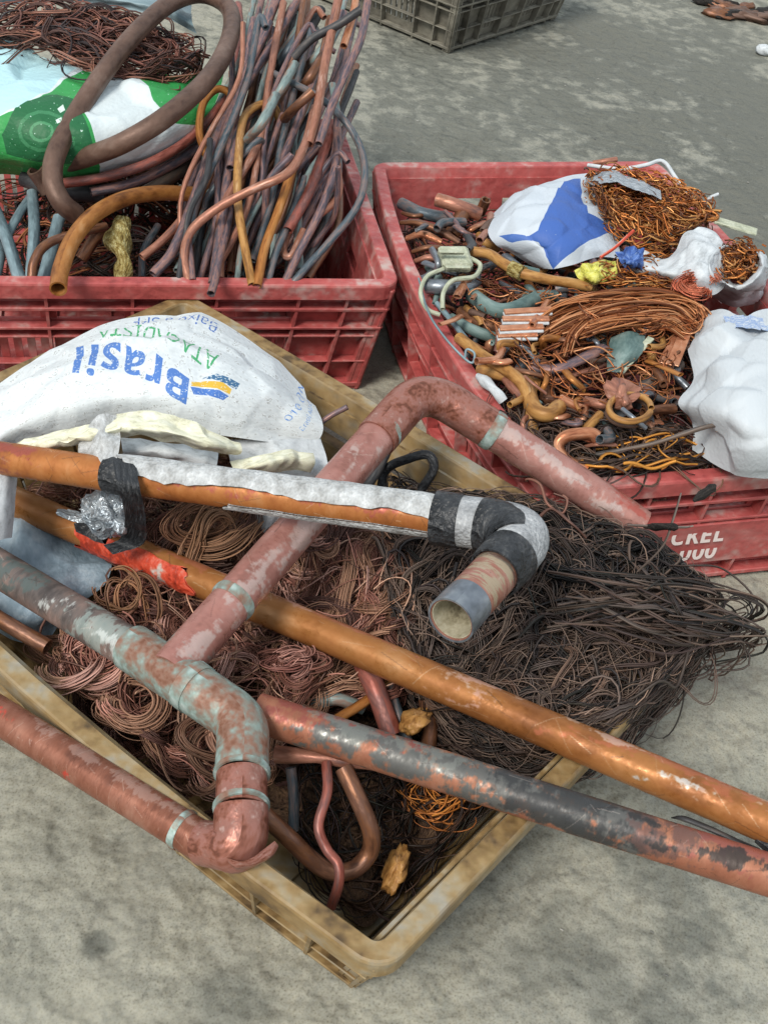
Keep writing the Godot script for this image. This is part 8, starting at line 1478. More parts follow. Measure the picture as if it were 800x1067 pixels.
	pieces("metal_offcut", "small %s offcut mixed deep in the scrap of the lettered crate", "offcut", "offcuts mixed in the scrap", ["copper_brown", "copper_salmon", "copper_slate", "hose_brown", "copper_orange", "teal_plastic", "copper_mauve", "ochre_tube", "dark_tube", "steel", "copper_bright"], [[0.217,0.135,-0.786,0.209,0.139,-0.777,0.206,0.134,-0.780,0.0019,6,1], [0.112,0.116,-1.065,0.115,0.120,-1.047,0.113,0.118,-1.045,0.0036,10,1], [0.189,0.119,-1.082,0.194,0.123,-1.080,0.213,0.114,-1.096,0.0039,10,2], [0.126,0.143,-0.799,0.136,0.146,-0.787,0.141,0.150,-0.778,0.0038,10,2], [0.040,0.123,-1.073,0.046,0.127,-1.064,0.052,0.116,-1.086,0.0030,10,1], [0.132,0.119,-0.810,0.134,0.123,-0.796,0.132,0.128,-0.781,0.0038,9,1], [0.085,0.127,-1.071,0.079,0.131,-1.055,0.074,0.138,-1.032,0.0040,1,0], [0.030,0.141,-0.985,0.031,0.145,-0.984,0.047,0.130,-1.008,0.0032,2,1], [0.112,0.141,-1.110,0.119,0.145,-1.091,0.128,0.146,-1.077,0.0022,5,2], [0.136,0.113,-1.064,0.146,0.117,-1.052,0.152,0.110,-1.068,0.0033,5,2], [0.178,0.137,-0.975,0.163,0.141,-0.950,0.157,0.142,-0.927,0.0030,1,1], [0.088,0.148,-0.863,0.075,0.152,-0.853,0.075,0.147,-0.852,0.0032,7,2], [0.235,0.126,-0.850,0.219,0.130,-0.845,0.223,0.115,-0.861,0.0038,1,1], [0.209,0.149,-1.137,0.198,0.153,-1.105,0.190,0.154,-1.078,0.0040,5,2], [0.145,0.115,-1.048,0.141,0.119,-1.033,0.127,0.118,-1.037,0.0019,7,2], [0.100,0.123,-0.875,0.109,0.127,-0.849,0.106,0.131,-0.831,0.0017,9,2], [0.215,0.146,-0.914,0.213,0.150,-0.891,0.199,0.155,-0.877,0.0028,7,0], [-0.001,0.141,-1.065,-0.005,0.145,-1.049,-0.010,0.142,-1.047,0.0032,2,1], [0.059,0.120,-0.911,0.054,0.124,-0.886,0.050,0.117,-0.878,0.0028,2,2], [0.199,0.147,-0.868,0.207,0.151,-0.857,0.221,0.158,-0.836,0.0034,4,1], [0.115,0.144,-0.838,0.113,0.148,-0.814,0.110,0.141,-0.808,0.0025,4,1], [0.045,0.133,-0.935,0.057,0.137,-0.913,0.060,0.134,-0.908,0.0028,7,2], [0.243,0.150,-1.004,0.219,0.154,-0.987,0.207,0.152,-0.972,0.0043,1,1], [0.108,0.121,-0.858,0.098,0.125,-0.841,0.091,0.131,-0.819,0.0025,10,1], [0.200,0.125,-0.925,0.202,0.129,-0.908,0.202,0.126,-0.904,0.0022,10,2], [0.136,0.143,-1.116,0.116,0.147,-1.100,0.108,0.145,-1.091,0.0026,10,0], [0.116,0.140,-1.128,0.110,0.144,-1.106,0.107,0.144,-1.092,0.0053,8,1], [0.171,0.148,-0.813,0.170,0.152,-0.792,0.174,0.143,-0.789,0.0043,9,0], [0.156,0.120,-0.866,0.149,0.124,-0.847,0.151,0.109,-0.855,0.0024,9,1], [0.124,0.149,-0.879,0.110,0.153,-0.868,0.112,0.142,-0.873,0.0033,4,0], [0.160,0.147,-0.759,0.161,0.151,-0.744,0.151,0.156,-0.733,0.0037,2,0], [0.264,0.114,-1.230,0.257,0.118,-1.194,0.262,0.113,-1.171,0.0036,0,1], [0.234,0.118,-0.923,0.228,0.122,-0.897,0.217,0.118,-0.890,0.0040,4,1], [0.275,0.134,-1.195,0.258,0.138,-1.166,0.247,0.127,-1.171,0.0043,4,1], [0.197,0.147,-0.985,0.190,0.151,-0.962,0.192,0.138,-0.967,0.0020,10,1], [0.165,0.143,-0.874,0.161,0.147,-0.859,0.150,0.151,-0.848,0.0020,3,2], [0.191,0.138,-0.840,0.196,0.142,-0.829,0.202,0.136,-0.837,0.0042,6,0], [0.077,0.148,-0.850,0.071,0.152,-0.828,0.055,0.157,-0.813,0.0030,10,0], [0.069,0.117,-0.926,0.051,0.121,-0.917,0.041,0.120,-0.911,0.0045,7,1], [0.061,0.142,-1.104,0.059,0.146,-1.065,0.051,0.150,-1.031,0.0038,1,0], [0.118,0.141,-1.094,0.108,0.144,-1.080,0.101,0.134,-1.095,0.0031,2,1], [0.205,0.127,-0.847,0.216,0.131,-0.838,0.221,0.138,-0.826,0.0033,2,0], [0.091,0.137,-1.054,0.083,0.141,-1.029,0.066,0.141,-1.020,0.0031,4,1], [0.075,0.137,-0.905,0.076,0.141,-0.876,0.075,0.134,-0.868,0.0045,1,1], [0.149,0.113,-1.002,0.149,0.117,-0.989,0.155,0.118,-0.978,0.0021,9,1], [0.199,0.117,-0.904,0.192,0.121,-0.889,0.182,0.124,-0.880,0.0047,10,1], [0.140,0.148,-0.797,0.135,0.152,-0.784,0.137,0.155,-0.769,0.0020,4,1], [0.179,0.133,-0.850,0.173,0.137,-0.833,0.169,0.125,-0.843,0.0017,1,1], [0.139,0.120,-0.856,0.149,0.124,-0.847,0.150,0.125,-0.848,0.0020,5,0], [0.213,0.143,-0.994,0.225,0.147,-0.968,0.234,0.132,-0.985,0.0024,1,2], [0.185,0.142,-1.026,0.185,0.146,-0.994,0.185,0.134,-0.997,0.0045,1,0], [0.016,0.137,-1.107,0.029,0.141,-1.076,0.032,0.136,-1.070,0.0024,6,0], [0.048,0.113,-1.027,0.046,0.117,-0.999,0.051,0.114,-0.981,0.0034,10,1], [0.201,0.113,-1.150,0.207,0.117,-1.136,0.223,0.102,-1.157,0.0052,5,1], [0.204,0.124,-1.082,0.208,0.128,-1.067,0.220,0.134,-1.041,0.0025,6,1], [0.239,0.140,-1.150,0.227,0.144,-1.133,0.233,0.143,-1.116,0.0046,0,2], [0.104,0.116,-1.026,0.109,0.120,-0.997,0.104,0.121,-0.980,0.0044,4,0], [0.013,0.118,-1.038,0.015,0.122,-1.034,0.030,0.110,-1.052,0.0037,9,1], [0.117,0.138,-0.798,0.115,0.142,-0.797,0.127,0.138,-0.799,0.0033,0,2], [0.099,0.141,-0.975,0.103,0.145,-0.956,0.096,0.140,-0.961,0.0039,5,1], [0.077,0.144,-1.022,0.089,0.148,-0.997,0.099,0.140,-0.997,0.0042,9,1], [0.100,0.125,-0.866,0.106,0.129,-0.859,0.110,0.128,-0.863,0.0028,7,2], [0.051,0.134,-0.924,0.050,0.138,-0.920,0.062,0.140,-0.912,0.0029,3,2], [0.178,0.120,-0.811,0.193,0.124,-0.806,0.202,0.130,-0.800,0.0037,8,1], [0.036,0.143,-1.020,0.045,0.147,-1.009,0.059,0.138,-1.021,0.0049,9,1], [0.178,0.129,-0.983,0.194,0.133,-0.977,0.214,0.119,-1.003,0.0022,0,2], [0.205,0.144,-0.893,0.203,0.148,-0.876,0.208,0.134,-0.890,0.0039,7,0], [0.035,0.129,-0.966,0.020,0.133,-0.951,0.017,0.135,-0.930,0.0028,5,1], [0.117,0.119,-0.809,0.108,0.123,-0.798,0.113,0.113,-0.800,0.0038,10,0], [0.050,0.126,-0.892,0.056,0.130,-0.882,0.069,0.121,-0.888,0.0024,10,1], [0.130,0.123,-0.784,0.133,0.127,-0.778,0.144,0.123,-0.779,0.0038,5,2], [0.179,0.135,-0.967,0.170,0.139,-0.948,0.173,0.133,-0.941,0.0030,1,2], [0.198,0.131,-1.023,0.188,0.135,-1.006,0.180,0.124,-1.019,0.0038,2,0], [0.064,0.150,-0.828,0.076,0.154,-0.822,0.082,0.153,-0.827,0.0042,10,1], [0.055,0.137,-0.955,0.069,0.141,-0.937,0.071,0.140,-0.938,0.0021,10,1], [0.159,0.132,-0.792,0.166,0.136,-0.774,0.166,0.127,-0.781,0.0038,5,0], [0.114,0.135,-1.098,0.109,0.139,-1.081,0.109,0.144,-1.056,0.0039,9,1], [0.219,0.130,-0.954,0.201,0.134,-0.942,0.197,0.138,-0.922,0.0032,9,0], [0.202,0.141,-0.874,0.208,0.145,-0.851,0.210,0.147,-0.836,0.0036,0,2], [0.209,0.133,-0.800,0.216,0.137,-0.781,0.219,0.124,-0.794,0.0019,7,1], [0.210,0.149,-1.132,0.215,0.153,-1.113,0.213,0.155,-1.105,0.0020,3,2], [0.199,0.144,-0.825,0.187,0.148,-0.810,0.189,0.137,-0.812,0.0039,9,1], [0.212,0.133,-1.022,0.200,0.137,-0.999,0.202,0.133,-0.983,0.0025,4,1], [0.039,0.150,-1.037,0.044,0.154,-1.013,0.039,0.159,-0.993,0.0045,8,1], [0.166,0.144,-0.963,0.156,0.148,-0.947,0.136,0.155,-0.933,0.0023,1,1], [0.252,0.128,-1.153,0.240,0.132,-1.132,0.222,0.128,-1.136,0.0036,5,2], [0.204,0.114,-1.133,0.203,0.118,-1.120,0.207,0.124,-1.097,0.0037,10,0], [0.194,0.142,-1.164,0.180,0.146,-1.132,0.183,0.137,-1.118,0.0022,7,1], [0.166,0.145,-0.745,0.152,0.149,-0.737,0.144,0.140,-0.744,0.0027,1,1], [0.236,0.124,-1.144,0.242,0.128,-1.133,0.256,0.134,-1.112,0.0031,7,0], [0.218,0.142,-1.094,0.224,0.146,-1.068,0.219,0.151,-1.050,0.0033,5,0], [0.202,0.132,-0.980,0.190,0.136,-0.968,0.187,0.129,-0.971,0.0019,10,2], [0.090,0.148,-0.988,0.092,0.152,-0.987,0.107,0.148,-0.992,0.0025,5,0], [0.210,0.139,-0.898,0.199,0.143,-0.888,0.196,0.146,-0.873,0.0025,10,1], [0.092,0.127,-0.884,0.097,0.131,-0.860,0.094,0.132,-0.848,0.0033,2,0], [0.054,0.114,-1.111,0.060,0.118,-1.092,0.075,0.104,-1.103,0.0046,7,2], [0.181,0.137,-1.009,0.174,0.141,-0.992,0.176,0.147,-0.965,0.0032,5,1], [0.107,0.145,-1.057,0.122,0.148,-1.025,0.127,0.144,-1.018,0.0039,1,1], [0.148,0.115,-1.011,0.140,0.118,-0.996,0.122,0.124,-0.985,0.0027,7,1], [0.034,0.120,-0.926,0.044,0.124,-0.921,0.053,0.128,-0.918,0.0044,10,0], [0.101,0.119,-0.808,0.117,0.123,-0.803,0.130,0.111,-0.825,0.0044,8,0], [0.230,0.140,-0.944,0.226,0.144,-0.928,0.227,0.132,-0.942,0.0020,8,1], [0.186,0.135,-1.093,0.196,0.139,-1.063,0.199,0.145,-1.035,0.0019,9,2], [0.016,0.126,-1.013,0.008,0.130,-0.987,-0.008,0.118,-0.993,0.0039,9,1], [0.223,0.121,-1.026,0.220,0.125,-1.006,0.211,0.125,-1.001,0.0033,6,1], [0.161,0.126,-1.056,0.142,0.130,-1.041,0.138,0.121,-1.043,0.0042,10,1], [0.223,0.126,-1.143,0.226,0.130,-1.126,0.224,0.138,-1.106,0.0045,1,0], [0.222,0.136,-1.085,0.233,0.140,-1.069,0.248,0.137,-1.067,0.0021,10,1], [0.120,0.116,-1.051,0.114,0.120,-1.034,0.103,0.109,-1.051,0.0022,1,1], [0.146,0.139,-0.799,0.142,0.142,-0.777,0.133,0.130,-0.787,0.0038,10,1], [0.187,0.135,-1.118,0.187,0.139,-1.099,0.186,0.132,-1.104,0.0041,4,1], [0.148,0.142,-1.046,0.155,0.146,-1.040,0.172,0.153,-1.018,0.0025,1,0], [0.269,0.127,-1.203,0.257,0.131,-1.166,0.237,0.135,-1.139,0.0049,9,1], [0.058,0.123,-1.069,0.051,0.127,-1.050,0.044,0.125,-1.043,0.0030,6,2], [0.218,0.132,-0.861,0.201,0.136,-0.848,0.186,0.137,-0.840,0.0030,1,2], [0.149,0.145,-0.903,0.157,0.149,-0.882,0.162,0.140,-0.888,0.0028,9,1], [0.116,0.113,-0.977,0.114,0.117,-0.964,0.106,0.105,-0.986,0.0041,0,0], [0.161,0.119,-1.145,0.154,0.123,-1.122,0.152,0.128,-1.094,0.0055,9,0], [0.203,0.114,-0.800,0.202,0.118,-0.794,0.210,0.125,-0.777,0.0035,7,0], [0.236,0.119,-0.979,0.241,0.123,-0.960,0.243,0.129,-0.939,0.0034,3,0], [0.131,0.142,-0.779,0.123,0.146,-0.768,0.109,0.140,-0.776,0.0030,10,1], [0.203,0.119,-0.852,0.197,0.123,-0.841,0.194,0.114,-0.851,0.0031,0,1], [0.024,0.118,-1.043,0.029,0.122,-1.031,0.036,0.114,-1.042,0.0034,10,1], [0.203,0.115,-0.809,0.192,0.119,-0.794,0.187,0.122,-0.777,0.0043,7,1], [0.115,0.148,-0.939,0.107,0.152,-0.910,0.099,0.160,-0.876,0.0032,10,2], [0.101,0.135,-0.942,0.093,0.139,-0.918,0.091,0.135,-0.905,0.0033,1,1], [0.071,0.116,-1.120,0.077,0.120,-1.114,0.089,0.105,-1.142,0.0034,2,1], [0.163,0.113,-0.801,0.163,0.117,-0.787,0.153,0.117,-0.786,0.0034,4,1], [0.138,0.117,-1.035,0.137,0.120,-1.004,0.126,0.128,-0.973,0.0031,9,2], [0.201,0.131,-0.823,0.200,0.135,-0.806,0.199,0.138,-0.791,0.0026,9,2], [0.008,0.150,-1.000,0.015,0.154,-0.970,0.015,0.142,-0.973,0.0031,9,0], [0.201,0.145,-0.936,0.189,0.149,-0.910,0.174,0.138,-0.917,0.0018,10,1], [0.008,0.122,-1.018,0.018,0.126,-0.989,0.015,0.134,-0.964,0.0048,5,2], [0.102,0.136,-0.781,0.096,0.140,-0.764,0.099,0.134,-0.758,0.0020,1,0], [0.133,0.113,-1.053,0.138,0.117,-1.032,0.157,0.106,-1.031,0.0052,10,1], [0.117,0.132,-0.964,0.114,0.136,-0.952,0.126,0.134,-0.941,0.0038,6,1], [0.077,0.121,-1.011,0.084,0.125,-0.997,0.095,0.130,-0.979,0.0027,9,0], [0.165,0.130,-0.946,0.168,0.134,-0.914,0.160,0.139,-0.889,0.0037,5,1], [0.185,0.118,-0.992,0.183,0.122,-0.977,0.170,0.128,-0.967,0.0045,6,0], [0.242,0.132,-1.121,0.239,0.135,-1.105,0.249,0.120,-1.125,0.0054,3,1], [0.094,0.129,-0.864,0.106,0.133,-0.849,0.111,0.133,-0.846,0.0018,8,1], [0.053,0.141,-0.970,0.046,0.145,-0.950,0.033,0.145,-0.944,0.0041,9,2], [0.204,0.144,-1.131,0.197,0.148,-1.094,0.185,0.137,-1.100,0.0051,5,1], [0.146,0.141,-0.804,0.157,0.145,-0.796,0.162,0.144,-0.800,0.0043,1,0], [0.153,0.121,-0.965,0.168,0.125,-0.952,0.179,0.119,-0.961,0.0020,0,1], [0.141,0.118,-1.045,0.143,0.122,-1.021,0.154,0.130,-0.985,0.0031,2,1], [0.258,0.120,-1.146,0.242,0.124,-1.113,0.241,0.120,-1.088,0.0021,10,1], [0.116,0.119,-0.964,0.129,0.123,-0.949,0.135,0.128,-0.935,0.0017,10,1], [0.099,0.144,-0.892,0.104,0.147,-0.875,0.098,0.148,-0.871,0.0025,8,1], [0.166,0.123,-0.949,0.163,0.127,-0.925,0.161,0.122,-0.916,0.0037,7,1], [0.145,0.133,-1.074,0.150,0.137,-1.053,0.150,0.139,-1.042,0.0034,6,1], [0.147,0.129,-0.992,0.148,0.133,-0.970,0.139,0.137,-0.957,0.0037,5,1], [0.041,0.130,-0.999,0.031,0.134,-0.981,0.036,0.123,-0.982,0.0021,4,1], [0.098,0.127,-0.892,0.107,0.131,-0.879,0.107,0.134,-0.874,0.0031,5,1], [0.047,0.119,-1.058,0.038,0.123,-1.034,0.044,0.108,-1.036,0.0049,2,1], [0.122,0.147,-0.881,0.130,0.151,-0.875,0.143,0.139,-0.895,0.0040,0,1], [0.088,0.145,-0.828,0.101,0.149,-0.820,0.118,0.139,-0.831,0.0040,0,1], [0.133,0.148,-0.747,0.136,0.151,-0.742,0.141,0.151,-0.743,0.0026,10,1], [0.191,0.140,-0.954,0.180,0.144,-0.933,0.173,0.149,-0.907,0.0019,9,1], [0.211,0.116,-1.212,0.222,0.120,-1.188,0.236,0.108,-1.201,0.0038,7,1], [0.239,0.144,-0.908,0.226,0.148,-0.887,0.220,0.140,-0.883,0.0029,0,1], [0.099,0.121,-0.911,0.084,0.125,-0.900,0.070,0.131,-0.886,0.0025,5,2], [0.086,0.134,-1.092,0.082,0.138,-1.073,0.081,0.130,-1.077,0.0047,2,0], [0.095,0.150,-0.813,0.101,0.154,-0.798,0.113,0.147,-0.797,0.0016,1,1], [0.041,0.143,-0.903,0.033,0.147,-0.886,0.023,0.147,-0.877,0.0031,10,1], [0.134,0.133,-1.070,0.135,0.137,-1.047,0.135,0.123,-1.064,0.0027,8,1], [0.245,0.127,-0.966,0.243,0.131,-0.934,0.230,0.132,-0.915,0.0029,1,1], [0.151,0.125,-1.071,0.133,0.129,-1.051,0.123,0.129,-1.034,0.0029,8,1], [0.119,0.149,-0.924,0.110,0.153,-0.898,0.098,0.147,-0.893,0.0020,1,0], [0.151,0.118,-0.927,0.149,0.122,-0.911,0.137,0.127,-0.900,0.0039,10,2], [0.081,0.136,-0.829,0.087,0.140,-0.810,0.097,0.141,-0.793,0.0043,1,0], [0.152,0.137,-0.797,0.147,0.141,-0.788,0.155,0.136,-0.784,0.0018,8,1], [0.121,0.126,-0.813,0.122,0.130,-0.811,0.132,0.132,-0.807,0.0028,7,1], [0.140,0.123,-1.159,0.159,0.127,-1.139,0.168,0.125,-1.139,0.0044,10,1], [0.082,0.120,-0.914,0.070,0.124,-0.897,0.070,0.112,-0.899,0.0045,10,0], [0.135,0.142,-0.755,0.144,0.146,-0.745,0.152,0.141,-0.751,0.0036,10,1], [0.050,0.118,-1.008,0.061,0.121,-0.986,0.064,0.114,-0.992,0.0041,7,1], [0.096,0.139,-0.819,0.095,0.143,-0.793,0.084,0.149,-0.771,0.0026,7,0], [0.103,0.132,-0.982,0.096,0.136,-0.966,0.087,0.123,-0.985,0.0034,1,1], [0.085,0.133,-0.935,0.080,0.137,-0.907,0.080,0.141,-0.877,0.0029,10,0], [0.129,0.147,-0.834,0.134,0.151,-0.817,0.145,0.142,-0.819,0.0041,4,1], [0.154,0.135,-0.780,0.151,0.139,-0.769,0.150,0.146,-0.753,0.0015,1,2], [0.111,0.119,-0.959,0.122,0.123,-0.953,0.140,0.123,-0.948,0.0040,10,1], [0.146,0.142,-0.931,0.142,0.146,-0.910,0.127,0.152,-0.894,0.0018,1,1], [0.117,0.147,-1.045,0.122,0.150,-1.022,0.117,0.138,-1.041,0.0051,10,0], [0.239,0.133,-1.051,0.232,0.137,-1.029,0.228,0.124,-1.041,0.0029,2,1], [0.087,0.146,-0.912,0.080,0.150,-0.893,0.078,0.146,-0.885,0.0043,1,1], [0.211,0.120,-0.987,0.221,0.124,-0.965,0.220,0.127,-0.954,0.0037,0,2], [0.022,0.118,-0.988,0.028,0.122,-0.966,0.036,0.110,-0.970,0.0021,6,1], [0.096,0.130,-0.884,0.090,0.134,-0.873,0.083,0.122,-0.889,0.0044,7,1], [0.107,0.125,-1.112,0.116,0.129,-1.090,0.123,0.133,-1.070,0.0044,9,1], [0.174,0.117,-1.015,0.169,0.121,-0.990,0.158,0.114,-0.991,0.0023,10,2], [0.059,0.117,-1.138,0.045,0.121,-1.111,0.037,0.106,-1.120,0.0038,10,1], [0.036,0.136,-1.092,0.016,0.140,-1.077,0.010,0.138,-1.066,0.0044,2,0], [0.183,0.129,-0.909,0.196,0.132,-0.898,0.204,0.127,-0.907,0.0043,4,1], [0.110,0.119,-0.789,0.109,0.122,-0.769,0.108,0.125,-0.751,0.0015,6,2], [0.043,0.145,-0.964,0.039,0.149,-0.941,0.035,0.152,-0.918,0.0041,10,1], [0.210,0.144,-1.020,0.195,0.148,-0.994,0.183,0.154,-0.963,0.0045,5,1], [0.192,0.133,-1.156,0.194,0.137,-1.139,0.202,0.127,-1.150,0.0035,1,2], [0.159,0.132,-1.019,0.163,0.136,-0.994,0.167,0.129,-0.993,0.0033,7,1], [0.139,0.144,-0.771,0.136,0.148,-0.760,0.126,0.140,-0.772,0.0037,6,1], [0.158,0.134,-1.140,0.159,0.138,-1.113,0.152,0.143,-1.091,0.0022,1,2], [0.234,0.128,-0.865,0.222,0.132,-0.853,0.211,0.137,-0.837,0.0018,4,1], [0.227,0.124,-1.208,0.222,0.128,-1.164,0.210,0.117,-1.163,0.0027,5,1], [0.203,0.138,-1.013,0.210,0.142,-1.005,0.211,0.146,-1.001,0.0048,10,1], [0.065,0.145,-1.000,0.053,0.149,-0.976,0.053,0.142,-0.965,0.0028,2,2], [0.152,0.115,-1.102,0.169,0.119,-1.092,0.188,0.118,-1.093,0.0025,5,0], [0.077,0.146,-1.096,0.061,0.150,-1.073,0.055,0.149,-1.054,0.0045,3,1], [0.127,0.132,-0.989,0.119,0.136,-0.975,0.106,0.120,-1.001,0.0039,1,1], [0.097,0.117,-0.865,0.114,0.121,-0.853,0.123,0.123,-0.849,0.0024,1,1], [0.109,0.145,-0.874,0.102,0.149,-0.862,0.103,0.151,-0.848,0.0018,7,0], [0.160,0.126,-0.949,0.141,0.130,-0.937,0.130,0.126,-0.935,0.0026,10,1], [0.223,0.131,-0.899,0.209,0.135,-0.874,0.201,0.127,-0.866,0.0040,7,1], [0.190,0.120,-0.857,0.198,0.124,-0.839,0.207,0.113,-0.846,0.0017,6,1], [0.082,0.122,-0.979,0.066,0.126,-0.956,0.053,0.127,-0.939,0.0020,1,1], [0.003,0.131,-1.009,0.022,0.135,-0.993,0.035,0.136,-0.987,0.0045,9,1], [0.028,0.143,-1.067,0.036,0.147,-1.050,0.047,0.134,-1.067,0.0044,6,1], [0.146,0.126,-0.929,0.151,0.130,-0.918,0.167,0.133,-0.901,0.0024,9,2], [0.150,0.137,-0.964,0.151,0.141,-0.942,0.157,0.146,-0.917,0.0022,0,1], [0.172,0.126,-0.824,0.166,0.130,-0.814,0.167,0.136,-0.798,0.0033,10,1], [0.171,0.143,-0.873,0.181,0.147,-0.859,0.185,0.134,-0.880,0.0034,10,1], [0.123,0.131,-1.058,0.115,0.135,-1.025,0.109,0.124,-1.024,0.0048,7,2], [0.032,0.142,-1.014,0.018,0.146,-0.997,0.017,0.147,-0.977,0.0046,10,1], [0.087,0.129,-1.039,0.072,0.133,-1.025,0.068,0.123,-1.032,0.0038,9,1], [0.181,0.146,-0.776,0.179,0.150,-0.765,0.181,0.143,-0.770,0.0028,2,2], [0.126,0.134,-0.883,0.126,0.138,-0.872,0.137,0.123,-0.890,0.0040,10,1], [0.237,0.147,-0.989,0.236,0.151,-0.967,0.227,0.151,-0.959,0.0031,7,1], [0.208,0.134,-0.800,0.198,0.138,-0.790,0.199,0.139,-0.778,0.0041,10,1], [0.207,0.131,-1.179,0.187,0.135,-1.145,0.180,0.122,-1.142,0.0044,5,1], [0.220,0.115,-0.957,0.204,0.119,-0.931,0.195,0.121,-0.904,0.0036,5,2], [0.105,0.139,-1.084,0.127,0.143,-1.072,0.139,0.141,-1.079,0.0034,10,0], [0.111,0.124,-1.059,0.121,0.128,-1.053,0.144,0.131,-1.040,0.0052,7,1], [0.165,0.121,-0.920,0.173,0.125,-0.919,0.194,0.112,-0.941,0.0041,5,1], [0.172,0.119,-0.940,0.163,0.123,-0.923,0.161,0.112,-0.933,0.0032,9,2], [0.219,0.138,-0.816,0.204,0.142,-0.805,0.191,0.144,-0.795,0.0040,0,0], [0.108,0.143,-0.790,0.101,0.147,-0.777,0.104,0.138,-0.779,0.0033,5,1], [0.213,0.126,-1.011,0.215,0.130,-0.988,0.209,0.122,-0.994,0.0019,2,1], [0.162,0.124,-1.023,0.143,0.128,-1.010,0.128,0.124,-1.008,0.0047,2,2], [0.055,0.145,-0.944,0.051,0.149,-0.931,0.048,0.155,-0.913,0.0020,10,1], [0.156,0.140,-0.913,0.154,0.144,-0.903,0.162,0.141,-0.900,0.0030,7,1], [0.228,0.141,-1.041,0.218,0.145,-1.014,0.217,0.131,-1.019,0.0034,9,2], [0.170,0.136,-1.048,0.178,0.140,-1.032,0.191,0.128,-1.046,0.0047,10,1], [0.007,0.123,-0.958,0.023,0.127,-0.944,0.035,0.118,-0.955,0.0032,10,1], [0.155,0.115,-0.984,0.156,0.118,-0.980,0.170,0.109,-0.995,0.0037,4,2], [0.211,0.117,-1.140,0.210,0.120,-1.114,0.207,0.109,-1.125,0.0035,10,0], [0.094,0.124,-1.119,0.079,0.128,-1.093,0.074,0.112,-1.102,0.0027,1,0], [0.230,0.113,-0.830,0.223,0.117,-0.818,0.224,0.118,-0.806,0.0024,10,2], [0.160,0.146,-1.056,0.157,0.150,-1.027,0.163,0.153,-0.996,0.0045,6,0], [0.228,0.137,-0.877,0.224,0.141,-0.861,0.234,0.137,-0.852,0.0034,9,0], [0.103,0.120,-0.891,0.094,0.124,-0.867,0.092,0.112,-0.866,0.0019,2,0], [0.049,0.115,-1.002,0.041,0.119,-0.980,0.044,0.103,-0.985,0.0020,9,1]])
	var fb0 := thing("flat_bar", "topmost flat copper bar with white cut edge in the small stack", "bar", "stack of flat copper bars", Vector3.ZERO)
	part(fb0, "bar", strip(Vector3(0.0758,0.1562,-0.897), Vector3(0.1164,0.1601,-0.9069), 0.007, 0.0022), "copper_bright")
	part(fb0, "insulation", strip(Vector3(0.0758,0.154,-0.8955), Vector3(0.1164,0.1579,-0.9054), 0.0075, 0.0022), "white_cloth")
	var fb1 := thing("flat_bar", "second flat copper bar with white cut edge in the small stack", "bar", "stack of flat copper bars", Vector3.ZERO)
	part(fb1, "bar", strip(Vector3(0.0744,0.1562,-0.8855), Vector3(0.1137,0.1601,-0.8902), 0.007, 0.0022), "copper_bright")
	part(fb1, "insulation", strip(Vector3(0.0744,0.154,-0.884), Vector3(0.1137,0.1579,-0.8887), 0.0075, 0.0022), "white_cloth")
	var fb2 := thing("flat_bar", "third flat copper bar with white cut edge in the small stack", "bar", "stack of flat copper bars", Vector3.ZERO)
	part(fb2, "bar", strip(Vector3(0.0726,0.1542,-0.8727), Vector3(0.1092,0.1581,-0.8797), 0.007, 0.0022), "copper_bright")
	part(fb2, "insulation", strip(Vector3(0.0726,0.152,-0.8712), Vector3(0.1092,0.1559,-0.8782), 0.0075, 0.0022), "white_cloth")
	var fb3 := thing("flat_bar", "lowest flat copper bar with white cut edge in the small stack", "bar", "stack of flat copper bars", Vector3.ZERO)
	part(fb3, "bar", strip(Vector3(0.0718,0.1503,-0.8681), Vector3(0.105,0.1542,-0.8727), 0.007, 0.0022), "copper_bright")
	part(fb3, "insulation", strip(Vector3(0.0718,0.1481,-0.8666), Vector3(0.105,0.152,-0.8712), 0.0075, 0.0022), "white_cloth")
	solo("copper_strip", "left one of three parallel copper strips left of the large white sack", "strip", "three parallel copper strips", strip(Vector3(0.2301,0.1522,-0.9204), Vector3(0.2122,0.1424,-0.8755), 0.006, 0.0015), "copper_bright")
	solo("copper_strip", "middle one of three parallel copper strips left of the large white sack", "strip", "three parallel copper strips", strip(Vector3(0.2324,0.1542,-0.9146), Vector3(0.2179,0.1444,-0.8711), 0.006, 0.0015), "copper_bright")
	solo("copper_strip", "right one of three parallel copper strips left of the large white sack", "strip", "three parallel copper strips", strip(Vector3(0.2365,0.1542,-0.9142), Vector3(0.2236,0.1444,-0.8711), 0.006, 0.0015), "copper_bright")
	solo("copper_strip", "copper strip with pale edge lying against the green plate", "strip", "", strip(Vector3(0.2016,0.1562,-0.8904), Vector3(0.1752,0.1464,-0.845), 0.006, 0.002), "pale_plastic")
	solo("plastic_plate", "grey green curved plastic plate in the middle of the scrap", "plate", "", sheet([0.1691,0.1483,-0.8939, 0.183,0.1562,-0.896, 0.1975,0.1542,-0.8955, 0.1652,0.1464,-0.8716, 0.1779,0.1581,-0.8596, 0.1922,0.1542,-0.8667, 0.1658,0.1405,-0.8542, 0.1719,0.1464,-0.8441, 0.1809,0.1444,-0.8523], 3, 8, 8, 0.001, 10.0, 95), "teal_plastic")
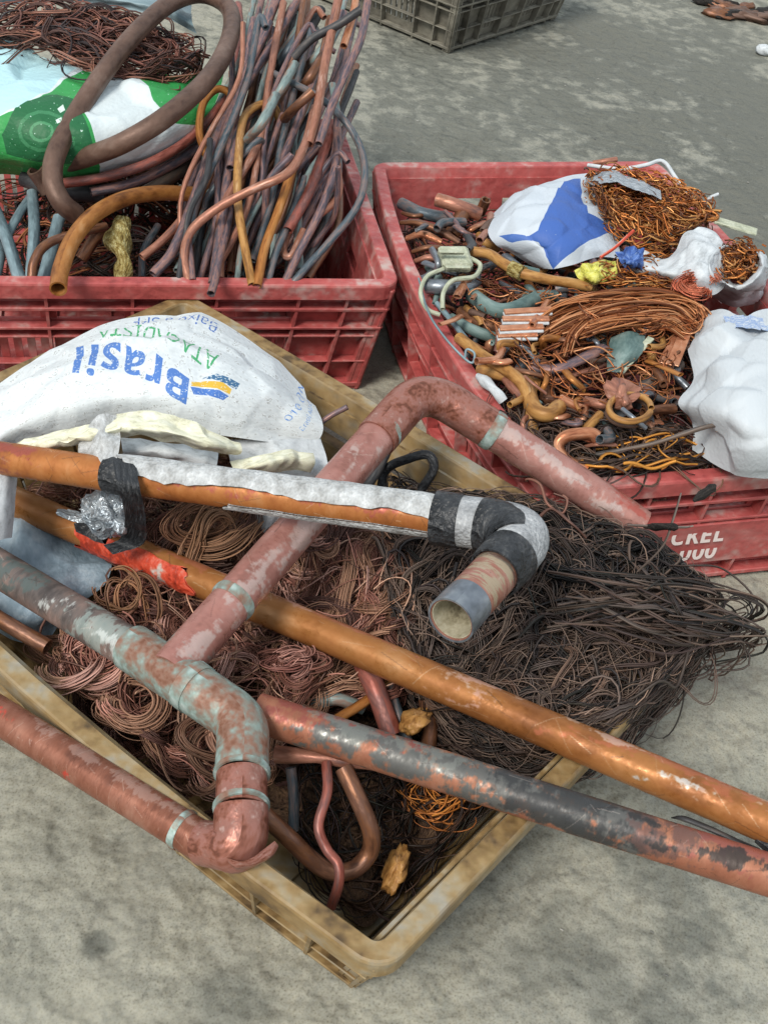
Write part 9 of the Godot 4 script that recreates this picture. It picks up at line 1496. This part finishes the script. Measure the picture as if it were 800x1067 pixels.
	solo("tube_ring", "brown coiled tube ring lying on the scrap above the dark wire", "ring", "", tube(smooth(vv([0.1939,0.1522,-0.7853, 0.1916,0.1537,-0.7756, 0.187,0.155,-0.7669, 0.1811,0.1559,-0.7604, 0.1746,0.1562,-0.757, 0.1684,0.1559,-0.7572, 0.1635,0.155,-0.761, 0.1606,0.1537,-0.7677, 0.1602,0.1522,-0.7766, 0.1622,0.1507,-0.7862, 0.1666,0.1495,-0.7952, 0.1727,0.1486,-0.802, 0.1795,0.1483,-0.8057, 0.1859,0.1486,-0.8055, 0.1909,0.1495,-0.8015, 0.1937,0.1507,-0.7944, 0.1939,0.1522,-0.7853]), 4), 0.0025, {"sides": 12}), "hose_brown")
	solo("tube_ring", "second turn of brown tube on top of the ring", "ring", "", tube(smooth(vv([0.1906,0.1612,-0.7716, 0.1861,0.1627,-0.7618, 0.1798,0.1637,-0.7545, 0.1728,0.164,-0.7508, 0.1663,0.1636,-0.7513, 0.1613,0.1626,-0.7559, 0.1588,0.1612,-0.764, 0.1593,0.1595,-0.774, 0.1626,0.1579,-0.7843, 0.1684,0.1568,-0.793, 0.1755,0.1562,-0.7985, 0.1827,0.1563,-0.7995, 0.1885,0.1571,-0.7961, 0.1919,0.1585,-0.7887, 0.1922,0.1601,-0.779]), 4), 0.0025, {"sides": 12}), "ochre_tube")
	solo("copper_crumple", "crumpled copper sheet beside the brown ring", "scrap", "", sheet([0.1604,0.1493,-0.817, 0.1716,0.1601,-0.8122, 0.1886,0.1542,-0.8145, 0.1597,0.1542,-0.7934, 0.1684,0.166,-0.7813, 0.1821,0.1562,-0.7937, 0.1668,0.1493,-0.789, 0.1719,0.1562,-0.7754, 0.178,0.1522,-0.7851], 3, 8, 8, 0.008, 40.0, 96), "copper_salmon")
	solo("copper_strip", "copper sheet strip folded in a U at the lower left of the scrap", "strip", "", tube(smooth(vv([0.1452,0.1395,-0.7174, 0.1302,0.1424,-0.7217, 0.1223,0.1464,-0.7314, 0.1284,0.1522,-0.7372, 0.1441,0.1542,-0.7409, 0.1504,0.1522,-0.7402]), 8), 0.0049, {"sides": 12, "squash": 0.3, "dent": 0.1}), "copper_bright")
	solo("steel_screw", "steel screw through the brown ring", "screw", "", tube(smooth(vv([0.168,0.164,-0.7659, 0.1762,0.164,-0.7554, 0.1871,0.1562,-0.7564]), 4), 0.0019, {"sides": 10}), "steel")
	solo("metal_rod", "long thin grey rod pointing right over the white sack", "rod", "", tube(smooth(vv([0.1517,0.1395,-0.7355, 0.193,0.1522,-0.7435, 0.2254,0.1689,-0.7487, 0.2425,0.1816,-0.7416, 0.2558,0.1885,-0.7392]), 6), 0.0018, {"sides": 10, "dent": 0.2}), "hose_grey")
	# ---- copper wire in the lettered crate
	var cs := Build.new()
	lock(cs, smooth(vv([0.0943,0.1464,-0.8823, 0.1214,0.1562,-0.9101, 0.1621,0.164,-0.9298, 0.209,0.166,-0.9434, 0.2393,0.162,-0.9391, 0.2571,0.1493,-0.928]), 6), 60, 0.01, 0.0008, [Color(0.4342,0.1500,0.0545), Color(0.3050,0.0976,0.0343), Color(0.5520,0.2232,0.0887), Color(0.2232,0.0723,0.0273), Color(0.1559,0.0513,0.0212), Color(0.6445,0.3050,0.1441)], 0.6, 0.5)
	lock(cs, smooth(vv([0.107,0.1444,-0.8783, 0.1378,0.1562,-0.8989, 0.1783,0.164,-0.9181, 0.2215,0.162,-0.929, 0.2469,0.1522,-0.9203]), 6), 60, 0.01, 0.0008, [Color(0.4342,0.1500,0.0545), Color(0.3050,0.0976,0.0343), Color(0.5520,0.2232,0.0887), Color(0.2232,0.0723,0.0273), Color(0.1559,0.0513,0.0212), Color(0.6445,0.3050,0.1441)], 0.6, 0.5)
	lock(cs, smooth(vv([0.1291,0.1464,-0.8558, 0.1357,0.1562,-0.8827, 0.157,0.164,-0.9071, 0.1863,0.166,-0.9203]), 6), 26, 0.004, 0.0008, [Color(0.4342,0.1500,0.0545), Color(0.3050,0.0976,0.0343), Color(0.5520,0.2232,0.0887), Color(0.2232,0.0723,0.0273), Color(0.1559,0.0513,0.0212), Color(0.6445,0.3050,0.1441)], 0.6, 0.5)
	lock(cs, smooth(vv([0.1379,0.1542,-0.8865, 0.1694,0.162,-0.8981, 0.2123,0.1601,-0.9136, 0.2419,0.1493,-0.9126]), 6), 50, 0.009, 0.0008, [Color(0.4342,0.1500,0.0545), Color(0.3050,0.0976,0.0343), Color(0.5520,0.2232,0.0887), Color(0.2232,0.0723,0.0273), Color(0.1559,0.0513,0.0212), Color(0.6445,0.3050,0.1441)], 0.6, 0.5)
	chopped(cs, v2([0.1301,-0.9079, 0.1720,-0.9361, 0.2425,-0.9617, 0.2521,-0.9186, 0.2127,-0.8997, 0.1544,-0.8911]), vv([0.1792,0.1591,-0.9137]), 160, 0.05, 0.0007, [Color(0.4342,0.1500,0.0545), Color(0.3050,0.0976,0.0343), Color(0.5520,0.2232,0.0887), Color(0.2232,0.0723,0.0273), Color(0.1559,0.0513,0.0212), Color(0.6445,0.3050,0.1441)], 0.012)
	var csm := solo("copper_wire_sweep", "sweeping bundle of brown orange copper wire in the lettered crate", "wire", "", cs.mesh(), "wire_bright")
	var sf := Build.new()
	chopped(sf, v2([0.0302,-0.9625, 0.1092,-0.9859, 0.2281,-0.9196, 0.2188,-0.8151, 0.1393,-0.7816, 0.0846,-0.8500]), vv([0.0734,0.1424,-0.9276, 0.1546,0.1464,-0.851, 0.1068,0.1444,-0.8128]), 260, 0.05, 0.0007, [Color(0.4342,0.1500,0.0545), Color(0.3050,0.0976,0.0343), Color(0.5520,0.2232,0.0887), Color(0.2232,0.0723,0.0273), Color(0.1559,0.0513,0.0212), Color(0.6445,0.3050,0.1441)], 0.012)
	var sfm := solo("copper_shreds", "thin copper shreds strewn over the fittings of the lettered crate", "copper wire", "", sf.mesh(), "wire_bright")
	sfm.set_meta("kind", "stuff")
	var rd := Build.new()
	tangle(rd, v2([0.0667,-0.8311, 0.0950,-0.8039, 0.1172,-0.7698, 0.1712,-0.7834, 0.2329,-0.7859, 0.2560,-0.7603, 0.1692,-0.7217, 0.1322,-0.7095, 0.0993,-0.7468]), vv([0.0945,0.1297,-0.7641, 0.1392,0.1297,-0.738, 0.1985,0.1326,-0.7486, 0.2381,0.1297,-0.762, 0.1683,0.1346,-0.7509, 0.0863,0.1297,-0.8014]), {"count": 260, "n": 2, "spread": 0.002, "r": 0.0007, "steps": 26, "step": 0.006, "curl": 0.28, "cols": [Color(0.0685,0.0423,0.0319), Color(0.1170,0.0723,0.0513), Color(0.0369,0.0252,0.0212), Color(0.1878,0.1070,0.0612), Color(0.0212,0.0160,0.0144), Color(0.0887,0.0545,0.0482)], "deep": 0.03, "lift": 0.006, "wave": 0.008})
	chopped(rd, v2([0.1383,-0.7435, 0.2624,-0.7866, 0.2422,-0.7446, 0.1518,-0.7112]), vv([0.1971,0.1366,-0.7432]), 14, 0.09, 0.0011, [Color(0.5149,0.2159,0.0273), Color(0.6038,0.2623,0.0452)], 0.002)
	var rdm := solo("dull_wire", "dull brown wire tangle at the near end of the lettered crate", "wire", "", rd.mesh(), "wire_dull")
	rdm.set_meta("kind", "stuff")
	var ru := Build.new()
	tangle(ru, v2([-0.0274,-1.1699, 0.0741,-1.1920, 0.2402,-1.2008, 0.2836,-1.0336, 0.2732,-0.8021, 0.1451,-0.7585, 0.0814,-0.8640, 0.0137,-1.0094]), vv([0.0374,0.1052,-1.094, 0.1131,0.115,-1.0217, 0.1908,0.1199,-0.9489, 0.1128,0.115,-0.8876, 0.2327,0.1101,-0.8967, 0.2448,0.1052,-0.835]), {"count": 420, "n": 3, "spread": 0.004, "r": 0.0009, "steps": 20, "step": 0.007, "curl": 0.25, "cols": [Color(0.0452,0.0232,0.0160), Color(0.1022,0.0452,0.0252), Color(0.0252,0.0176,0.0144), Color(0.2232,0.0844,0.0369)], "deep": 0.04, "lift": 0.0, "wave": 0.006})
	var rum := solo("wire_litter", "brown wire litter filling the gaps under the fittings of the lettered crate", "wire", "", ru.mesh(), "wire_dull")
	rum.set_meta("kind", "stuff")
	sk = Image.create(512, 384, false, Image.FORMAT_RGB8)
	sk.fill(Color8(188,196,204))
	fill_poly(sk, [296.8,34.0, 351.9,33.3, 384.2,104.9, 384.0,192.0, 506.5,206.5, 423.0,259.1, 367.6,282.2, 283.4,335.0, 143.8,384.0, 126.7,344.3, 155.1,269.1, 89.5,238.4, 173.6,223.1, 215.5,170.9, 255.8,118.2], Color8(62,96,166), wear, 12)
	fill_poly(sk, [32.2,190.9, 114.4,228.9, 126.9,261.4, 61.9,248.0], Color8(70,104,170), wear, 12)
	mat("sack_star", ImageTexture.create_from_image(sk), 0.55, 0.0, grit, 0.06)
	var ss1 := solo("printed_sack", "white sack with a blue star shaped print in the lettered crate", "sack", "", sheet([0.0649,0.1395,-1.1145, 0.0907,0.1562,-1.1361, 0.1235,0.164,-1.1618, 0.1595,0.162,-1.1925, 0.1899,0.1493,-1.2361, 0.058,0.1493,-1.0656, 0.0836,0.1718,-1.0689, 0.1178,0.1777,-1.0995, 0.1469,0.1699,-1.1347, 0.1739,0.1542,-1.1821, 0.0625,0.1493,-1.0373, 0.0881,0.1738,-1.0266, 0.118,0.1816,-1.0401, 0.1503,0.1718,-1.0766, 0.1807,0.1562,-1.0895, 0.08,0.1444,-1.0291, 0.0995,0.166,-1.0055, 0.1263,0.1738,-1.0101, 0.1554,0.166,-1.0307, 0.1837,0.1542,-1.0505, 0.1056,0.1346,-1.025, 0.1188,0.1493,-0.9984, 0.1369,0.1562,-0.9986, 0.1615,0.1542,-1.0246, 0.187,0.1493,-1.0378], 5, 20, 20, 0.004, 13.0, 83), "sack_star")
	sk = Image.create(512, 512, false, Image.FORMAT_RGB8)
	sk.fill(Color8(190,196,200))
	mat("sack_right", ImageTexture.create_from_image(sk), 0.55, 0.0, grit, 0.06)
	var ss3 := thing("white_sack", "large plain white sack bulging at the right picture edge", "sack", "", Vector3.ZERO)
	part(ss3, "body", sheet([0.251,0.1493,-0.9506, 0.2647,0.164,-0.9431, 0.2806,0.1718,-0.9215, 0.3032,0.1738,-0.9376, 0.3659,0.164,-0.9842, 0.2347,0.1542,-0.8874, 0.2482,0.1816,-0.8625, 0.2691,0.1914,-0.8526, 0.2981,0.1914,-0.8636, 0.3564,0.1738,-0.9083, 0.2321,0.1562,-0.8355, 0.241,0.1885,-0.7937, 0.2596,0.2012,-0.7796, 0.2881,0.1983,-0.7916, 0.3492,0.1787,-0.84, 0.2176,0.1522,-0.8032, 0.2306,0.1885,-0.7486, 0.2497,0.1993,-0.7298, 0.2806,0.1954,-0.7396, 0.3452,0.1738,-0.7924, 0.2306,0.1444,-0.7886, 0.2422,0.1699,-0.7394, 0.2567,0.1816,-0.7155, 0.2868,0.1787,-0.7222, 0.3516,0.1542,-0.7702, 0.2298,0.1346,-0.7685, 0.25,0.1424,-0.7365, 0.2679,0.1493,-0.7228, 0.2992,0.1464,-0.7316, 0.3632,0.1248,-0.7738], 5, 24, 20, 0.005, 12.0, 84), "sack_right")
	part(ss3, "blue_mesh", sheet([0.2587,0.1758,-0.9087, 0.2767,0.1797,-0.9104, 0.2942,0.1816,-0.9059, 0.2557,0.1836,-0.8763, 0.2707,0.1895,-0.871, 0.2886,0.1914,-0.8683], 3, 8, 8, 0.003, 16.0, 85, 0.004), "pale_blue")
	var ss2 := thing("white_sack", "small white sack holding a pocket of copper granules, by the far right rim", "sack", "", Vector3.ZERO)
	part(ss2, "body", sheet([0.1853,0.1493,-1.0411, 0.2029,0.1591,-1.0396, 0.226,0.164,-1.0262, 0.2384,0.1787,-1.0476, 0.2547,0.1787,-1.0646, 0.2716,0.1738,-1.0718, 0.2823,0.164,-1.0744, 0.1869,0.1522,-1.0174, 0.2055,0.164,-1.0052, 0.2267,0.1718,-0.9972, 0.2401,0.1885,-1.0029, 0.2555,0.1885,-1.0151, 0.2697,0.1816,-1.029, 0.2788,0.1718,-1.0353, 0.1983,0.1493,-1.0152, 0.2141,0.162,-0.9951, 0.23,0.1718,-0.9769, 0.2425,0.1836,-0.9629, 0.2545,0.1816,-0.9735, 0.2656,0.1758,-0.9947, 0.2718,0.1718,-1.0074, 0.2134,0.1424,-1.0248, 0.226,0.1522,-1.0002, 0.239,0.1581,-0.9761, 0.2515,0.164,-0.9627, 0.2644,0.164,-0.9699, 0.2756,0.164,-0.9905, 0.2764,0.166,-1.0014], 7, 14, 14, 0.004, 16.0, 86), "white_cloth")
	part(ss2, "pocket", sheet([0.3083,0.1703,-1.0232, 0.3004,0.1707,-1.0037, 0.296,0.1625,-1.0048, 0.2906,0.1538,-1.0138, 0.2824,0.1533,-1.0202, 0.2706,0.1616,-1.0106, 0.2649,0.1703,-1.0099, 0.2694,0.1707,-1.0286, 0.2848,0.1625,-1.0622, 0.2997,0.1538,-1.0841, 0.3102,0.1533,-1.083, 0.3136,0.1616,-1.0593, 0.3083,0.1703,-1.0232, 0.3006,0.1879,-0.9884, 0.2919,0.1884,-0.967, 0.2866,0.1801,-0.9667, 0.2801,0.1714,-0.9749, 0.2712,0.171,-0.9817, 0.2586,0.1792,-0.9728, 0.2528,0.1879,-0.9738, 0.2578,0.1884,-0.9944, 0.2743,0.1801,-1.0299, 0.2902,0.1714,-1.0523, 0.3018,0.171,-1.051, 0.3059,0.1792,-1.0264, 0.3006,0.1879,-0.9884, 0.3046,0.186,-0.9914, 0.2948,0.1864,-0.9676, 0.2882,0.1782,-0.9652, 0.2804,0.1695,-0.9723, 0.2703,0.169,-0.9798, 0.2568,0.1773,-0.9718, 0.2508,0.186,-0.975, 0.2564,0.1864,-0.9984, 0.2743,0.1782,-1.0362, 0.2917,0.1695,-1.0592, 0.3047,0.169,-1.0576, 0.31,0.1773,-1.0321, 0.3046,0.186,-0.9914, 0.3218,0.1624,-1.0324, 0.3103,0.1629,-1.0047, 0.3018,0.1547,-0.9991, 0.2917,0.146,-1.0044, 0.2799,0.1455,-1.013, 0.2648,0.1537,-1.0065, 0.2586,0.1624,-1.0132, 0.2651,0.1629,-1.0407, 0.2854,0.1547,-1.0821, 0.3049,0.146,-1.1059, 0.3202,0.1455,-1.1038, 0.3273,0.1537,-1.0769, 0.3218,0.1624,-1.0324, 0.351,0.115,-1.1098, 0.3381,0.115,-1.0793, 0.3228,0.115,-1.055, 0.3061,0.115,-1.0425, 0.2927,0.115,-1.0509, 0.2805,0.115,-1.0613, 0.2784,0.115,-1.088, 0.2861,0.115,-1.1203, 0.3042,0.115,-1.1479, 0.3206,0.115,-1.1542, 0.3374,0.115,-1.1509, 0.3511,0.115,-1.1399, 0.351,0.115,-1.1098], 13, 9, 8, 0.004, 18.0, 87), "white_cloth")
	var g1 := Build.new()
	chopped(g1, v2([0.1450,-1.1556, 0.1836,-1.1826, 0.2330,-1.1766, 0.2772,-1.1594, 0.2786,-1.1110, 0.2377,-1.0504, 0.1955,-1.0372, 0.1682,-1.0619]), vv([0.1772,0.1758,-1.113, 0.2104,0.1816,-1.0703, 0.2543,0.1699,-1.1085, 0.2225,0.164,-1.0498]), 1500, 0.03, 0.0008, [Color(0.4452,0.1441,0.0319), Color(0.3050,0.0931,0.0212), Color(0.5776,0.2232,0.0612), Color(0.1878,0.0612,0.0176), Color(0.6172,0.3050,0.1022), Color(0.1274,0.0452,0.0176)], 0.02)
	var g1m := solo("chopped_copper", "heap of chopped orange copper wire behind the blue star sack", "copper wire", "", g1.mesh(), "wire_bright")
	g1m.set_meta("kind", "stuff")
	var g2 := Build.new()
	chopped(g2, v2([0.3064,-1.0197, 0.2987,-0.9947, 0.2859,-0.9777, 0.2729,-0.9747, 0.2646,-0.9869, 0.2642,-1.0099, 0.2723,-1.0350, 0.2858,-1.0519, 0.2991,-1.0530, 0.3066,-1.0378]), vv([0.2828,0.1758,-1.0053]), 420, 0.018, 0.0008, [Color(0.4452,0.1441,0.0319), Color(0.3050,0.0931,0.0212), Color(0.5776,0.2232,0.0612), Color(0.1878,0.0612,0.0176), Color(0.6172,0.3050,0.1022), Color(0.1274,0.0452,0.0176)], 0.01)
	var g2m := solo("chopped_copper", "round pocket of copper granules in the small white sack", "copper wire", "", g2.mesh(), "wire_bright")
	g2m.set_meta("kind", "stuff")
	var g3 := Build.new()
	chopped(g3, v2([0.1774,-1.0164, 0.2240,-1.0363, 0.2623,-1.0111, 0.2448,-0.9708, 0.1752,-0.9745, 0.1491,-0.9772]), vv([0.2025,0.1562,-0.9968]), 420, 0.035, 0.0007, [Color(0.4452,0.1441,0.0319), Color(0.3050,0.0931,0.0212), Color(0.5776,0.2232,0.0612), Color(0.1878,0.0612,0.0176), Color(0.6172,0.3050,0.1022), Color(0.1274,0.0452,0.0176), Color(0.1022,0.0395,0.0252)], 0.015)
	var g3m := solo("chopped_copper", "brown frayed copper wire between the yellow cloth and the white sack", "copper wire", "", g3.mesh(), "wire_bright")
	g3m.set_meta("kind", "stuff")
	var hk7 := Build.new()
	hank(hk7, Vector3(0.2456,0.1689,-0.9609), Vector3(0.1,0.9,0.3), 0.014, 0.009, 0.01, 120, 0.0005, [Color(0.6172,0.1878,0.1022), Color(0.7157,0.2623,0.1559), Color(0.4564,0.1170,0.0612)])
	solo("wire_tuft", "salmon pink tuft of fine wire between the two white sacks", "wire", "", hk7.mesh(), "wire_bright")
	var hk8 := Build.new()
	hank(hk8, Vector3(0.2666,0.1758,-1.1068), Vector3(0.1,0.9,0.3), 0.009, 0.007, 0.004, 40, 0.0008, [Color(0.4452,0.1441,0.0319), Color(0.3050,0.0931,0.0212), Color(0.5776,0.2232,0.0612), Color(0.1878,0.0612,0.0176), Color(0.6172,0.3050,0.1022), Color(0.1274,0.0452,0.0176)])
	solo("wire_coil", "small coil of orange wire at the far right corner", "wire", "", hk8.mesh(), "wire_bright")
	solo("yellow_cloth", "crumpled lime yellow cloth scrap beside the blue star sack", "cloth", "", sheet([0.1384,0.1562,-0.9882, 0.1546,0.164,-0.9968, 0.175,0.162,-1.0067, 0.1416,0.1562,-0.975, 0.1567,0.166,-0.9724, 0.176,0.162,-0.9925, 0.1516,0.1503,-0.9744, 0.1643,0.1562,-0.9747, 0.1759,0.1542,-0.9888], 3, 8, 8, 0.006, 40.0, 88), "yellow_cloth")
	solo("blue_cloth", "crumpled blue cloth scrap under the small white sack", "cloth", "", sheet([0.1753,0.164,-1.0217, 0.1882,0.1699,-1.0221, 0.2,0.166,-1.0219, 0.1797,0.164,-1.0046, 0.1872,0.1738,-0.9923, 0.2005,0.166,-1.0036, 0.1869,0.1562,-1.0029, 0.1947,0.1601,-1.0018, 0.2009,0.1581,-1.0073], 3, 8, 8, 0.006, 45.0, 89), "blue_print")
	solo("plastic_bag_scrap", "clear greyish plastic scrap on top of the chopped copper", "bag", "", sheet([0.1485,0.1738,-1.149, 0.1733,0.1816,-1.1585, 0.1962,0.1836,-1.1441, 0.2226,0.1816,-1.1309, 0.1561,0.1787,-1.1233, 0.1744,0.1885,-1.1171, 0.1933,0.1914,-1.1, 0.2223,0.1836,-1.1094], 4, 8, 8, 0.006, 35.0, 90), "foil")
	solo("white_cable", "white cable along the far right rim", "cable", "", tube(smooth(vv([0.161,0.1493,-1.2407, 0.1929,0.1562,-1.2268, 0.2188,0.164,-1.228, 0.2377,0.166,-1.24, 0.2505,0.162,-1.21, 0.2623,0.1562,-1.1896, 0.2657,0.1542,-1.1679]), 6), 0.0022, {"sides": 10}), "white_cloth")
	solo("white_cable", "short white cable end sticking out over the far right rim", "cable", "", tube(smooth(vv([0.2657,0.1562,-1.1639, 0.2744,0.162,-1.159, 0.2778,0.1699,-1.1569, 0.2858,0.1738,-1.1602]), 6), 0.0016, {"sides": 10}), "white_cloth")
	solo("red_wire", "red wire across the blue star sack edge", "wire", "", tube(smooth(vv([0.1587,0.1718,-0.9908, 0.1707,0.1787,-0.9998, 0.1859,0.1914,-1.0135]), 6), 0.0015, {"sides": 8}), "red_tape")
	solo("plastic_strip", "pale green plastic strip sticking out over the right rim", "strip", "", strip(Vector3(0.2759,0.1718,-1.1033), Vector3(0.3167,0.1699,-1.0938), 0.013, 0.003), "pale_plastic")
	solo("copper_piece", "copper ring bits on the far rim", "offcut", "", tube(smooth(vv([0.1675,0.1493,-1.2479, 0.1788,0.1542,-1.2458, 0.1911,0.1562,-1.2506]), 5), 0.0031, {"sides": 10}), "copper_salmon")
	solo("thin_wire", "thin pale wire loop at the left rim of the lettered crate", "wire", "", tube(smooth(vv([-0.0002,0.1424,-0.957, 0.0122,0.1444,-0.8985, 0.0274,0.1464,-0.8605, 0.0448,0.1464,-0.8328, 0.053,0.1464,-0.8264, 0.0538,0.1483,-0.838, 0.0473,0.1483,-0.842, 0.0465,0.1464,-0.8304]), 8), 0.0010, {"sides": 8}), "aqua_tube")
	# ---- small things on the floor
	var ls := 300
	for r in [[0.461,-2.407,0.028,0.007,-0.007,0.011], [0.481,-2.356,0.023,0.010,0.003,0.011], [0.520,-2.385,0.028,0.020,-0.008,0.010], [0.569,-2.393,0.024,-0.007,-0.003,0.020], [0.484,-2.400,0.032,0.002,0.009,0.018], [0.501,-2.403,0.037,0.020,-0.009,0.017], [0.558,-2.371,0.024,0.012,0.005,0.012], [0.535,-2.405,0.021,-0.007,-0.003,0.014], [0.529,-2.354,0.039,0.019,0.010,0.018], [0.496,-2.405,0.032,0.002,0.003,0.011], [0.474,-2.342,0.032,0.008,-0.008,0.014], [0.563,-2.372,0.040,-0.012,-0.001,0.018], [0.506,-2.355,0.031,-0.015,-0.008,0.020], [0.473,-2.401,0.027,0.009,0.007,0.015], [0.512,-2.356,0.026,-0.005,0.002,0.016], [0.464,-2.407,0.023,0.009,0.004,0.020]]:
		solo("dry_scrap", ["blackish", "brown", "pale brown"][ls % 3] + " dry scrap in the pile at the top right floor corner", "debris", "dry scraps at the top right", lump(Vector3(r[0], 0.006, r[1]), Vector3(r[2], 0, r[3]), Vector3(0, 0.008, 0), Vector3(r[4], 0, r[5]), 0.7, 2.0, ls, 10, 6), ["burnt", "copper_brown", "hose_brown"][ls % 3])
		ls += 1
	solo("bottle_cap", "small white and blue scrap on the floor at the right edge", "scrap", "", lump(Vector3(0.5352,0.008,-2.1685), Vector3(0.016,0,0), Vector3(0,0.009,0), Vector3(0,0,0.014), 0.3, 2.0, 320, 14, 8), "white_cloth")
